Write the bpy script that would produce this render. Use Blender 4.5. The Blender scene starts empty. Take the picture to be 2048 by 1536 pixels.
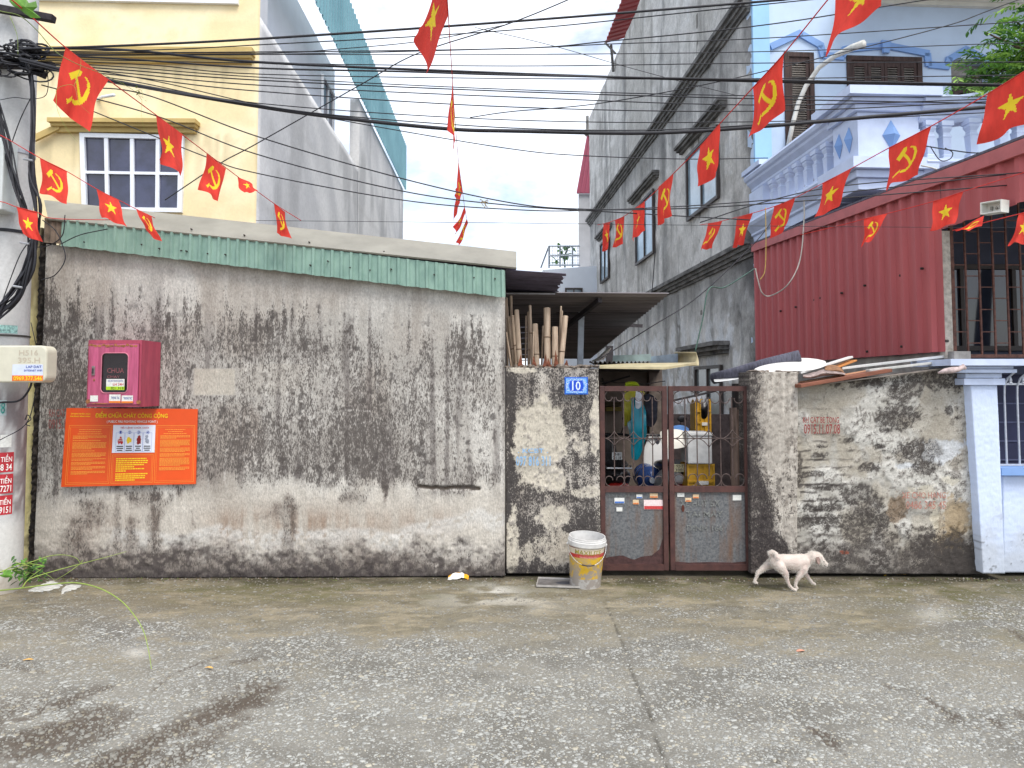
import bpy, math, random
import numpy as np
from mathutils import Vector, Matrix

random.seed(7)
RNG = np.random.default_rng(11)
SC = bpy.context.scene
COL = SC.collection

# ------------------------------------------------------------------ camera
F, CX, CY = 1420.0, 1024.0, 768.0          # focal length and centre in photo pixels
CAM = Vector((0.0, -6.0, 1.6))
PITCH = math.radians(3.0)
SHIFT = (3.0 - F * math.tan(PITCH)) / 2048.0
cam_data = bpy.data.cameras.new('camera')
cam_data.sensor_width = 36.0
cam_data.lens = 36.0 * F / 2048.0
cam_data.shift_y = SHIFT
cam_data.clip_start = 0.05
cam_data.clip_end = 500.0
cam = bpy.data.objects.new('camera', cam_data)
cam.location = CAM
cam.rotation_euler = (math.pi / 2 + PITCH, 0, 0)
COL.objects.link(cam)
SC.camera = cam

# ------------------------------------------------------------------ world, sun, exposure
SUN_EL, SUN_AZ = math.radians(58), math.radians(150)     # azimuth: clockwise from +y (north)
world = bpy.data.worlds.new('World')
SC.world = world
world.use_nodes = True
wt = world.node_tree
for n in list(wt.nodes):
    wt.nodes.remove(n)
w_out = wt.nodes.new('ShaderNodeOutputWorld')
w_bg = wt.nodes.new('ShaderNodeBackground')
w_sky = wt.nodes.new('ShaderNodeTexSky')
w_sky.sky_type = 'NISHITA'
w_sky.sun_disc = False
w_sky.sun_elevation = SUN_EL
w_sky.sun_rotation = SUN_AZ
w_sky.dust_density = 2.0
w_tc = wt.nodes.new('ShaderNodeTexCoord')
w_map = wt.nodes.new('ShaderNodeMapping')
w_map.inputs['Scale'].default_value = (1.0, 1.0, 1.9)
w_no = wt.nodes.new('ShaderNodeTexNoise')
w_no.inputs['Scale'].default_value = 5.0
w_no.inputs['Detail'].default_value = 8.0
w_no.inputs['Roughness'].default_value = 0.58
w_no.inputs['Distortion'].default_value = 0.15
w_ramp = wt.nodes.new('ShaderNodeValToRGB')
w_ramp.color_ramp.elements[0].position = 0.34
w_ramp.color_ramp.elements[0].color = (0.1, 0.1, 0.1, 1)
w_ramp.color_ramp.elements[1].position = 0.58
w_ramp.color_ramp.elements[1].color = (1, 1, 1, 1)
w_mix = wt.nodes.new('ShaderNodeMixRGB')
w_mix.inputs['Color2'].default_value = (5.6, 5.95, 6.6, 1)
wt.links.new(w_tc.outputs['Generated'], w_map.inputs['Vector'])
wt.links.new(w_map.outputs['Vector'], w_no.inputs['Vector'])
wt.links.new(w_no.outputs['Fac'], w_ramp.inputs['Fac'])
wt.links.new(w_ramp.outputs['Color'], w_mix.inputs['Fac'])
wt.links.new(w_sky.outputs['Color'], w_mix.inputs['Color1'])
wt.links.new(w_mix.outputs['Color'], w_bg.inputs['Color'])
w_bg.inputs['Strength'].default_value = 0.11
wt.links.new(w_bg.outputs['Background'], w_out.inputs['Surface'])

sun_data = bpy.data.lights.new('sun', 'SUN')
sun_data.energy = 1.5
sun_data.angle = math.radians(30)
sun_data.color = (1.0, 0.965, 0.91)
sun = bpy.data.objects.new('sun', sun_data)
sdir = Vector((math.sin(SUN_AZ) * math.cos(SUN_EL), math.cos(SUN_AZ) * math.cos(SUN_EL), math.sin(SUN_EL)))
sun.rotation_euler = sdir.to_track_quat('Z', 'Y').to_euler()
sun.location = (0, -6, 14)
COL.objects.link(sun)

SC.view_settings.view_transform = 'Standard'
SC.view_settings.look = 'None'
SC.view_settings.gamma = 1.0
SC.view_settings.exposure = 1.15
SC.view_settings.use_curve_mapping = False
SC.cycles.max_bounces = 6
SC.cycles.diffuse_bounces = 3
SC.cycles.glossy_bounces = 3
SC.cycles.transmission_bounces = 5
SC.cycles.transparent_max_bounces = 6

# ------------------------------------------------------------------ pixel -> ray -> point helpers
_fw = Vector((0, math.cos(PITCH), math.sin(PITCH)))
_up = Vector((0, -math.sin(PITCH), math.cos(PITCH)))
def ray(u, v):
    yc = (CY - v) / F + SHIFT * 2048.0 / F
    return Vector(((u - CX) / F, 0, 0)) + _up * yc + _fw
def P(u, v, d=6.0):
    """photo pixel -> point on the upright plane d metres in front of the camera"""
    r = ray(u, v)
    return CAM + r * (d / r.y)
def G(u, v, z=0.0):
    """photo pixel -> point on the horizontal plane z"""
    r = ray(u, v)
    return CAM + r * ((z - CAM.z) / r.z)
def PL(u, v, pt, nrm):
    r = ray(u, v)
    return CAM + r * ((Vector(pt) - CAM).dot(Vector(nrm)) / r.dot(Vector(nrm)))
def proj_np(V):
    rel = V - np.array(CAM)
    zc = rel @ np.array(_fw)
    yc = rel @ np.array(_up)
    u = CX + F * rel[:, 0] / zc
    v = CY - F * yc / zc + SHIFT * 2048.0
    return u, v

def s2l(c):
    c = c / 255.0
    return c / 12.92 if c <= 0.04045 else ((c + 0.055) / 1.055) ** 2.4
def S(r, g, b):
    return (s2l(r), s2l(g), s2l(b), 1.0)
def Sn(r, g, b):
    return np.array([s2l(r), s2l(g), s2l(b)])

# ------------------------------------------------------------------ numpy noise
def _hash(ix, iy, seed):
    with np.errstate(over='ignore'):
        h = (ix.astype(np.int64) * 374761393 + iy.astype(np.int64) * 668265263 + seed * 974634721) & 0xffffffff
        h = ((h ^ (h >> 13)) * 1274126177) & 0xffffffff
        h = h ^ (h >> 16)
    return (h & 0xffff) / 65535.0
def vn(x, y, seed=0):
    x = np.asarray(x, float); y = np.asarray(y, float)
    ix = np.floor(x); iy = np.floor(y)
    fx = x - ix; fy = y - iy
    fx = fx * fx * (3 - 2 * fx); fy = fy * fy * (3 - 2 * fy)
    a = _hash(ix, iy, seed); b = _hash(ix + 1, iy, seed)
    c = _hash(ix, iy + 1, seed); d = _hash(ix + 1, iy + 1, seed)
    return (a * (1 - fx) + b * fx) * (1 - fy) + (c * (1 - fx) + d * fx) * fy
def fbm(x, y, seed=0, octv=4, gain=0.5):
    s = 0; a = 1.0; t = 0
    for i in range(octv):
        s = s + a * vn(x * 2 ** i + 17.3 * i, y * 2 ** i - 9.1 * i, seed + i * 13)
        t += a; a *= gain
    return s / t
def sst(a, b, x):
    t = np.clip((x - a) / (b - a), 0, 1)
    return t * t * (3 - 2 * t)
def blob(u, v, cu, cv, su, sv):
    return np.exp(-((u - cu) / su) ** 2 - ((v - cv) / sv) ** 2)
def lerp(a, b, t):
    return a + (b - a) * t[..., None]
def seg_dist(x, y, pts):
    best = np.full(np.shape(x), 1e9)
    for (x0, y0), (x1, y1) in zip(pts[:-1], pts[1:]):
        dx, dy = x1 - x0, y1 - y0
        L = dx * dx + dy * dy + 1e-12
        t = np.clip(((x - x0) * dx + (y - y0) * dy) / L, 0, 1)
        best = np.minimum(best, np.hypot(x - x0 - t * dx, y - y0 - t * dy))
    return best

# ------------------------------------------------------------------ materials
MATS = {}
def M(name, rgb, rough=0.6, metal=0.0, var=0.15, scale=14.0, bump=0.15, stretch=(1, 1, 1), tint=None, spec=0.4,
      detail=6.0, rnd=0.0, alpha=1.0, trans=0.0, transl=0.0):
    if name in MATS:
        return MATS[name]
    m = bpy.data.materials.new(name)
    m.use_nodes = True
    t = m.node_tree
    b = t.nodes['Principled BSDF']
    col = rgb if len(rgb) == 4 else (*rgb, 1)
    b.inputs['Roughness'].default_value = rough
    b.inputs['Metallic'].default_value = metal
    b.inputs['Specular IOR Level'].default_value = spec
    tc = t.nodes.new('ShaderNodeTexCoord')
    mp = t.nodes.new('ShaderNodeMapping')
    mp.inputs['Scale'].default_value = stretch
    no = t.nodes.new('ShaderNodeTexNoise')
    no.inputs['Scale'].default_value = scale
    no.inputs['Detail'].default_value = detail
    no.inputs['Roughness'].default_value = 0.62
    t.links.new(tc.outputs['Object'], mp.inputs['Vector'])
    t.links.new(mp.outputs['Vector'], no.inputs['Vector'])
    rp = t.nodes.new('ShaderNodeValToRGB')
    dark = tuple(max(0, c * (1 - var * 1.6)) for c in col[:3]) if tint is None else tint[:3]
    lite = tuple(min(1, c * (1 + var)) for c in col[:3])
    e = rp.color_ramp.elements
    e[0].position = 0.3; e[0].color = (*dark, 1)
    e[1].position = 0.62; e[1].color = (*lite, 1)
    t.links.new(no.outputs['Fac'], rp.inputs['Fac'])
    src = rp.outputs['Color']
    if rnd:
        oi = t.nodes.new('ShaderNodeObjectInfo')
        mr = t.nodes.new('ShaderNodeMapRange')
        mr.inputs['To Min'].default_value = 1 - rnd
        mr.inputs['To Max'].default_value = 1 + rnd
        t.links.new(oi.outputs['Random'], mr.inputs['Value'])
        vm = t.nodes.new('ShaderNodeVectorMath'); vm.operation = 'SCALE'
        t.links.new(src, vm.inputs[0]); t.links.new(mr.outputs['Result'], vm.inputs['Scale'])
        src = vm.outputs['Vector']
    t.links.new(src, b.inputs['Base Color'])
    if bump:
        bp = t.nodes.new('ShaderNodeBump')
        bp.inputs['Strength'].default_value = bump
        bp.inputs['Distance'].default_value = 0.01
        t.links.new(no.outputs['Fac'], bp.inputs['Height'])
        t.links.new(bp.outputs['Normal'], b.inputs['Normal'])
    if trans:
        b.inputs['Transmission Weight'].default_value = trans
        b.inputs['IOR'].default_value = 1.2
    if alpha < 1:
        b.inputs['Alpha'].default_value = alpha
    if transl:
        out = t.nodes['Material Output']
        tr = t.nodes.new('ShaderNodeBsdfTranslucent')
        t.links.new(src, tr.inputs['Color'])
        mx = t.nodes.new('ShaderNodeMixShader')
        mx.inputs['Fac'].default_value = transl
        t.links.new(b.outputs['BSDF'], mx.inputs[1])
        t.links.new(tr.outputs['BSDF'], mx.inputs[2])
        t.links.new(mx.outputs['Shader'], out.inputs['Surface'])
    MATS[name] = m
    return m

def weathered(name, rough=0.92, fine=60.0, amt=0.35, bump=0.5, stretch=(1, 1, 0.5), bdist=0.012, spec=0.25, mould=None, mscale=95.0, mstretch=(1, 1, .38)):
    """colour comes from the stains stored on the mesh, broken up by fine noise"""
    if name in MATS:
        return MATS[name]
    m = bpy.data.materials.new(name)
    m.use_nodes = True
    t = m.node_tree
    b = t.nodes['Principled BSDF']
    b.inputs['Roughness'].default_value = rough
    b.inputs['Specular IOR Level'].default_value = spec
    at = t.nodes.new('ShaderNodeAttribute'); at.attribute_name = 'stain'
    tc = t.nodes.new('ShaderNodeTexCoord')
    mp = t.nodes.new('ShaderNodeMapping'); mp.inputs['Scale'].default_value = stretch
    n1 = t.nodes.new('ShaderNodeTexNoise'); n1.inputs['Scale'].default_value = fine
    n1.inputs['Detail'].default_value = 8; n1.inputs['Roughness'].default_value = 0.7
    t.links.new(tc.outputs['Object'], mp.inputs['Vector'])
    t.links.new(mp.outputs['Vector'], n1.inputs['Vector'])
    mr = t.nodes.new('ShaderNodeMapRange')
    mr.inputs['From Min'].default_value = 0.3; mr.inputs['From Max'].default_value = 0.7
    mr.inputs['To Min'].default_value = 1 - amt; mr.inputs['To Max'].default_value = 1 + amt
    t.links.new(n1.outputs['Fac'], mr.inputs['Value'])
    vm = t.nodes.new('ShaderNodeVectorMath'); vm.operation = 'SCALE'
    t.links.new(at.outputs['Color'], vm.inputs[0]); t.links.new(mr.outputs['Result'], vm.inputs['Scale'])
    src = vm.outputs['Vector']
    if mould is not None:            # black speckle grows where the stored density is high
        mp2 = t.nodes.new('ShaderNodeMapping'); mp2.inputs['Scale'].default_value = mstretch
        t.links.new(tc.outputs['Object'], mp2.inputs['Vector'])
        def nz(sc, det):
            q = t.nodes.new('ShaderNodeTexNoise'); q.inputs['Scale'].default_value = sc
            q.inputs['Detail'].default_value = det; q.inputs['Roughness'].default_value = .6
            t.links.new(mp2.outputs['Vector'], q.inputs['Vector']); return q.outputs['Fac']
        def mt(op, a_, b_):
            q = t.nodes.new('ShaderNodeMath'); q.operation = op
            for i_, x_ in enumerate((a_, b_)):
                if isinstance(x_, (int, float)): q.inputs[i_].default_value = x_
                else: t.links.new(x_, q.inputs[i_])
            return q.outputs[0]
        val = mt('ADD', mt('MULTIPLY', nz(mscale, 3), .7), mt('MULTIPLY', nz(mscale * .33, 4), .3))
        thr = mt('SUBTRACT', .70, mt('MULTIPLY', at.outputs['Alpha'], .4))
        rg = t.nodes.new('ShaderNodeMapRange'); rg.interpolation_type = 'SMOOTHSTEP'
        rg.inputs['From Min'].default_value = -.035; rg.inputs['From Max'].default_value = .06
        t.links.new(mt('SUBTRACT', val, thr), rg.inputs['Value'])
        mx = t.nodes.new('ShaderNodeMixRGB'); mx.inputs['Color2'].default_value = mould
        t.links.new(mt('MULTIPLY', rg.outputs['Result'], .86), mx.inputs['Fac'])
        t.links.new(src, mx.inputs['Color1']); src = mx.outputs['Color']
    t.links.new(src, b.inputs['Base Color'])
    bp = t.nodes.new('ShaderNodeBump'); bp.inputs['Strength'].default_value = bump
    bp.inputs['Distance'].default_value = bdist
    t.links.new(n1.outputs['Fac'], bp.inputs['Height'])
    t.links.new(bp.outputs['Normal'], b.inputs['Normal'])
    MATS[name] = m
    return m

def glass(name, rgb, rough=0.06, alpha=1.0):
    return M(name, rgb, rough=rough, var=0.25, scale=1.6, bump=0.02, spec=0.8, alpha=alpha)

# ------------------------------------------------------------------ objects
def root_of(o):
    while o.parent is not None:
        o = o.parent
    return o
def tag(o, label, cat=None, group=None, kind=None):
    if label: o['label'] = label
    if cat: o['category'] = cat
    if group: o['group'] = group
    if kind: o['kind'] = kind
    return o
def thing(name, loc, label, cat, group=None):
    o = bpy.data.objects.new(name, None)
    o.empty_display_size = 0.1
    COL.objects.link(o)
    o.location = loc
    return tag(o, label, cat, group)
def copy_tree(o, parent=None):
    c = o.copy(); COL.objects.link(c); c.parent = parent
    for ch in list(o.children):
        copy_tree(ch, c)
    return c
def link_mesh(name, me, mat, parent=None, smooth=False, kind=None, angle=None):
    o = bpy.data.objects.new(name, me)
    COL.objects.link(o)
    mats = mat if isinstance(mat, (list, tuple)) else [mat]
    if not me.materials:
        for x in mats: me.materials.append(x)
    if parent is not None: o.parent = parent
    if smooth:
        me.polygons.foreach_set('use_smooth', [True] * len(me.polygons))
        if angle is not None:
            me.set_sharp_from_angle(angle=math.radians(angle))
    if kind: o['kind'] = kind
    return o

class MB:
    """collects geometry in world coordinates; build() links it as one mesh object"""
    def __init__(self):
        self.v = []; self.f = []; self.m = []
    def add(self, vs, fs, mi=0):
        o = len(self.v)
        self.v += [tuple(x) for x in vs]
        self.f += [tuple(i + o for i in f) for f in fs]
        self.m += [mi] * len(fs)
        return self
    def hexa(self, b, t, mi=0):          # 4 bottom points, 4 top points (same turn)
        return self.add(list(b) + list(t), [(3, 2, 1, 0), (4, 5, 6, 7), (0, 1, 5, 4), (1, 2, 6, 5), (2, 3, 7, 6), (3, 0, 4, 7)], mi)
    def box(self, lo, hi, mi=0):
        (x0, y0, z0), (x1, y1, z1) = lo, hi
        return self.hexa([(x0, y0, z0), (x1, y0, z0), (x1, y1, z0), (x0, y1, z0)],
                         [(x0, y0, z1), (x1, y0, z1), (x1, y1, z1), (x0, y1, z1)], mi)
    def bar(self, a, b, w, h, up=(0, 0, 1), mi=0):
        a = Vector(a); b = Vector(b); d = (b - a).normalized(); upv = Vector(up)
        s = d.cross(upv)
        if s.length < 1e-4: s = d.cross(Vector((0, 1, 0)))
        s.normalize(); n = s.cross(d).normalized()
        s *= w / 2; n *= h / 2
        return self.hexa([a - s - n, a + s - n, a + s + n, a - s + n], [b - s - n, b + s - n, b + s + n, b - s + n], mi)
    def tube(self, pts, r, n=6, mi=0, cap=True):
        pts = [Vector(p) for p in pts]
        rs = r if isinstance(r, (list, tuple)) else [r] * len(pts)
        vs = []; fs = []
        ref = None
        for i, p in enumerate(pts):
            a = pts[max(0, i - 1)]; b = pts[min(len(pts) - 1, i + 1)]
            d = (b - a)
            d = d.normalized() if d.length > 1e-9 else Vector((0, 0, 1))
            if ref is None:
                ref = d.orthogonal().normalized()
            ref = (ref - d * ref.dot(d))
            ref = ref.normalized() if ref.length > 1e-6 else d.orthogonal().normalized()
            s = d.cross(ref)
            for k in range(n):
                an = 2 * math.pi * k / n
                vs.append(p + (ref * math.cos(an) + s * math.sin(an)) * rs[i])
        for i in range(len(pts) - 1):
            for k in range(n):
                k2 = (k + 1) % n
                fs.append((i * n + k, i * n + k2, (i + 1) * n + k2, (i + 1) * n + k))
        if cap:
            fs.append(tuple(range(n - 1, -1, -1)))
            fs.append(tuple((len(pts) - 1) * n + k for k in range(n)))
        return self.add(vs, fs, mi)
    def lathe(self, prof, n=24, c=(0, 0, 0), mat=None, mi=0, square=False, close=False):
        vs = []; fs = []
        for (r, z) in prof:
            for k in range(n):
                an = 2 * math.pi * (k + (0.5 if square else 0)) / n
                rr = r * (math.sqrt(2) if square else 1)
                p = Vector((rr * math.cos(an), rr * math.sin(an), z))
                if mat is not None: p = mat @ p
                vs.append(p + Vector(c))
        for i in range(len(prof) - 1):
            for k in range(n):
                k2 = (k + 1) % n
                fs.append((i * n + k, i * n + k2, (i + 1) * n + k2, (i + 1) * n + k))
        if close:
            fs.append(tuple(range(n - 1, -1, -1)))
            fs.append(tuple((len(prof) - 1) * n + k for k in range(n)))
        return self.add(vs, fs, mi)
    def prism(self, outline, ext, mi=0):   # planar outline of points, extruded by vector ext
        n = len(outline); e = Vector(ext)
        a = [Vector(p) for p in outline]
        return self.add(a + [p + e for p in a],
                        [tuple(range(n - 1, -1, -1)), tuple(range(n, 2 * n))] +
                        [(i, (i + 1) % n, n + (i + 1) % n, n + i) for i in range(n)], mi)
    def quad(self, a, b, c, d, mi=0):
        return self.add([a, b, c, d], [(0, 1, 2, 3)], mi)
    def ball(self, c, r, n=10, m=6, mi=0):
        rx, ry, rz = r if isinstance(r, (tuple, list)) else (r, r, r)
        vs = []; fs = []
        for j in range(m + 1):
            th = math.pi * j / m
            for k in range(n):
                an = 2 * math.pi * k / n
                vs.append((c[0] + rx * math.sin(th) * math.cos(an), c[1] + ry * math.sin(th) * math.sin(an), c[2] + rz * math.cos(th)))
        for j in range(m):
            for k in range(n):
                k2 = (k + 1) % n
                fs.append((j * n + k, (j + 1) * n + k, (j + 1) * n + k2, j * n + k2))
        return self.add(vs, fs, mi)
    def build(self, name, mat, parent=None, smooth=False, kind=None, angle=None, bevel=0.0):
        off = Vector(root_of(parent).location) if parent is not None else Vector((0, 0, 0))
        me = bpy.data.meshes.new(name)
        me.from_pydata([tuple(Vector(p) - off) for p in self.v], [], self.f)
        mats = mat if isinstance(mat, (list, tuple)) else [mat]
        if len(mats) > 1:
            for x in mats: me.materials.append(x)
            me.polygons.foreach_set('material_index', self.m)
        me.validate(); me.update()
        import bmesh
        bm = bmesh.new(); bm.from_mesh(me)
        bmesh.ops.recalc_face_normals(bm, faces=bm.faces)
        bm.to_mesh(me); bm.free()
        o = link_mesh(name, me, mats, parent, smooth, kind, angle)
        if bevel:
            bv = o.modifiers.new('bevel', 'BEVEL'); bv.width = bevel; bv.segments = 2; bv.limit_method = 'ANGLE'
        return o

def np_mesh(name, V, Q, mat, parent=None, colors=None, smooth=True, kind=None):
    off = np.array(root_of(parent).location) if parent is not None else np.zeros(3)
    me = bpy.data.meshes.new(name)
    n, q = len(V), len(Q)
    k = Q.shape[1]
    me.vertices.add(n); me.loops.add(q * k); me.polygons.add(q)
    me.vertices.foreach_set('co', (V - off).astype(np.float32).ravel())
    me.loops.foreach_set('vertex_index', Q.astype(np.int32).ravel())
    me.polygons.foreach_set('loop_start', (np.arange(q) * k).astype(np.int32))
    me.update(calc_edges=True)
    if colors is not None:
        a = me.color_attributes.new('stain', 'FLOAT_COLOR', 'POINT')
        c4 = np.zeros((n, 4), np.float32); c4[:, :colors.shape[1]] = colors
        a.data.foreach_set('color', c4.ravel())
    return link_mesh(name, me, mat, parent, smooth, kind)

def stained_wall(name, corners, step, colfn, mat, parent=None, disp=None, thick=0.12, topfn=None, back=(0, 1, 0), uvfn=None):
    """TL,TR,BR,BL corners; a fine grid with stain colours, closed behind"""
    TL, TR, BR, BL = [np.array(c, float) for c in corners]
    nx = max(2, int(np.linalg.norm(BR - BL) / step)); nz = max(2, int(np.linalg.norm(TL - BL) / step))
    s = np.linspace(0, 1, nx + 1); t = np.linspace(0, 1, nz + 1)
    ss, tt = np.meshgrid(s, t)
    ss = ss.ravel()[:, None]; tt = tt.ravel()[:, None]
    V = (BL * (1 - ss) + BR * ss) * (1 - tt) + (TL * (1 - ss) + TR * ss) * tt
    if topfn is not None:
        dz = topfn(V[:, 0]); V[:, 2] += dz * tt[:, 0] ** 6
    u, v = proj_np(V)
    a, b = (u, v) if uvfn is None else uvfn(V)
    cols = colfn(a, b)
    bk = np.array(back, float)
    if disp is not None:
        V = V - bk * disp(a, b)[:, None]
    idx = np.arange((nx + 1) * (nz + 1)).reshape(nz + 1, nx + 1)
    Q = np.stack([idx[:-1, :-1].ravel(), idx[:-1, 1:].ravel(), idx[1:, 1:].ravel(), idx[1:, :-1].ravel()], 1)
    ring = np.concatenate([idx[0, :], idx[1:, -1], idx[-1, -2::-1], idx[-2:0:-1, 0]])
    RV = V[ring] + bk * thick
    base = len(V); m = len(ring)
    j = np.arange(m); j2 = (j + 1) % m
    Q2 = np.stack([ring[j2], ring[j], base + j, base + j2], 1)
    bot = base + np.arange(nx + 1)
    top = base + (nx + nz) + np.arange(nx + 1)[::-1]
    Q3 = np.stack([bot[1:], bot[:-1], top[:-1], top[1:]], 1)
    return np_mesh(name, np.vstack([V, RV]), np.vstack([Q, Q2, Q3]), mat, parent, np.vstack([cols, cols[ring]]), smooth=True)

def corrugated(name, p0, across, down, normal, pitch, amp, mat, parent, prof='trap', thick=0.0015, wob=0.0, seg=1, lift=None):
    """sheet from p0: ribs repeat along `across`, run along `down`, stand out along `normal`"""
    p0 = Vector(p0); A = Vector(across); D = Vector(down); N = Vector(normal).normalized()
    L = A.length; a = A.normalized()
    pts = []
    if prof == 'trap':
        n = int(L / pitch) + 1
        for i in range(n):
            for (f, h) in ((0.0, 0), (0.52, 0), (0.64, 1), (0.86, 1), (0.98, 0)):
                x = (i + f) * pitch
                if x <= L: pts.append((x, h * amp))
        if L - pts[-1][0] > 1e-4: pts.append((L, pts[-1][1]))
    else:
        n = int(L / pitch * 8)
        for i in range(n + 1):
            x = L * i / n
            pts.append((x, amp * 0.5 * (1 + math.sin(2 * math.pi * x / pitch))))
    vs = []; fs = []
    rows = seg + 1; k = len(pts)
    for layer in (0, 1):
        for r in range(rows):
            for (x, h) in pts:
                q = p0 + a * x + D * (r / seg) + N * (h - layer * thick)
                if r == seg and wob: q += D.normalized() * (wob * math.sin(x * 37.0) * math.sin(x * 11.3))
                if lift: q += Vector((0, 0, lift(x / L, r / seg)))
                vs.append(q)
    W = rows * k
    for layer in (0, 1):
        for r in range(rows - 1):
            for i in range(k - 1):
                b = layer * W + r * k + i
                fs.append((b, b + 1, b + k + 1, b + k))
    for r in (0, rows - 1):
        for i in range(k - 1):
            b = r * k + i
            fs.append((b, b + 1, b + 1 + W, b + W))
    for i in (0, k - 1):
        for r in range(rows - 1):
            b = r * k + i
            fs.append((b, b + k, b + k + W, b + W))
    return MB().add(vs, fs).build(name, mat, parent)

# ------------------------------------------------------------------ lettering
_txt = {}
def text_mesh2d(s):
    if s in _txt: return _txt[s]
    cu = bpy.data.curves.new('t', 'FONT'); cu.body = s; cu.resolution_u = 2; cu.offset = 0.012
    o = bpy.data.objects.new('t', cu); COL.objects.link(o)
    dg = bpy.context.evaluated_depsgraph_get()
    me = bpy.data.meshes.new_from_object(o.evaluated_get(dg))
    V = np.array([v.co[:] for v in me.vertices]).reshape(-1, 3)[:, :2]
    Fs = [tuple(p.vertices) for p in me.polygons]
    bpy.data.objects.remove(o); bpy.data.curves.remove(cu); bpy.data.meshes.remove(me)
    lo = V.min(0); hi = V.max(0)
    V = (V - lo) / np.maximum(hi - lo, 1e-6)
    _txt[s] = (V, Fs)
    return _txt[s]
def add_text(mb, s, fn, mi=0):
    """fn(s, t) maps the unit rectangle of the lettering to 3D"""
    V, Fs = text_mesh2d(s)
    return mb.add([fn(a, b) for a, b in V], Fs, mi)
def rect_fn(u0, v0, u1, v1, d, skew=0.0):
    """lettering between photo rows v0 (top) and v1 (bottom) on upright plane d"""
    return lambda s, t: P(u0 + (u1 - u0) * s, v1 + (v0 - v1) * t + skew * s, d)

# ================================================================== GROUND
def ground_fields(x, y):
    """stain fields of the concrete, in metres"""
    V = np.stack([x, y, np.zeros_like(x)], 1)
    near = y > -4.6
    u, v = proj_np(np.where(near[:, None], V, np.array([0, 0, 0.0])))
    big = fbm(x * 0.9, y * 1.6, 3, 4)
    mid = fbm(x * 3.5, y * 6.0, 8, 4)
    fin = fbm(x * 22, y * 30, 12, 3)
    # dirt and algae creeping out from the wall foot
    dirt = sst(-1.75, -0.35, y + (big - 0.5) * 2.2 + (mid - 0.5) * 0.9)
    dirt = np.maximum(dirt, 0.75 * sst(0.55, 0.7, mid) * sst(-2.6, -1.0, y))
    moss = sst(-0.7, -0.05, y + (big - 0.5) * 0.9) * sst(0.36, 0.56, mid)
    moss = np.maximum(moss, sst(1650, 1900, u) * sst(1330, 1170, v) * sst(0.36, 0.62, mid) * 0.9)
    # oily brown stains dragged across the near slab
    dark = np.zeros_like(x)
    strokes = [([(-60, 1530), (60, 1480), (200, 1425)], 0.085, 1.0), ([(40, 1440), (140, 1400), (210, 1375)], 0.04, .8),
               ([(230, 1525), (330, 1465), (450, 1415), (530, 1375)], 0.10, 1.0), ([(120, 1460), (190, 1435)], 0.03, .8),
               ([(360, 1340), (440, 1310)], 0.016, .8), ([(300, 1385), (340, 1350)], 0.01, .7), ([(470, 1325), (510, 1318)], 0.03, .75),
               ([(330, 1530), (480, 1440)], 0.05, .75), ([(1855, 1398), (1890, 1420), (1912, 1440)], 0.022, .9),
               ([(1625, 1458), (1655, 1480), (1680, 1503)], 0.025, .9), ([(2020, 1260), (2060, 1290)], 0.03, .7),
               ([(1770, 1370), (1790, 1378)], 0.012, .7), ([(2030, 1420), (2060, 1440)], 0.03, .8), ([(1560, 1527), (1600, 1545)], .014, .8),
               ([(1985, 1440), (2000, 1452)], .015, .8), ([(0, 1330), (90, 1345)], .02, .4)]
    for pts, w, k in strokes:
        q = [G(a, b) for a, b in pts]
        dd = seg_dist(x, y, [(p.x, p.y) for p in q])
        dark = np.maximum(dark, k * sst(1.8, 0.2, dd / w + (fin - 0.5) * 2.2 + (mid - 0.5) * 1.5))
    halo = sst(600, 260, u) * sst(1350, 1450, v) * sst(0.42, 0.6, fbm(x * 4, y * 4, 31, 4))
    dark = np.maximum(dark, halo * 0.78)
    # darker band along the wall foot
    foot = sst(-0.24, -0.02, y + (mid - 0.5) * 0.36 + (fin - .5) * .08)
    crack = seg_dist(x + (fin - .5) * .02, y, [(p.x, p.y) for p in [G(1203, 1180), G(1222, 1230), G(1250, 1300), G(1270, 1360), G(1292, 1410), G(1320, 1500), G(1345, 1560)]])
    crack2 = seg_dist(x, y + (fin - .5) * .03, [(p.x, p.y) for p in [G(600, 1172), G(720, 1168), G(860, 1166)]])
    pale = 0.7 * blob(u, v, 985, 1180, 45, 14) * sst(.4, .6, mid) + .7 * blob(u, v, 275, 1305, 25, 10) + .5 * blob(u, v, 1000, 1200, 150, 20) * sst(.45, .6, mid) + .5 * blob(u, v, 1870, 1230, 40, 14)
    return dict(u=u, v=v, big=big, mid=mid, fin=fin, dirt=dirt, moss=moss, dark=dark, foot=foot,
                crack=sst(0.008, 0.001, crack) * .8, crackw=sst(0.05, 0.0, crack), crack2=.5 * sst(.012, .003, crack2), pale=pale)

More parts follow.
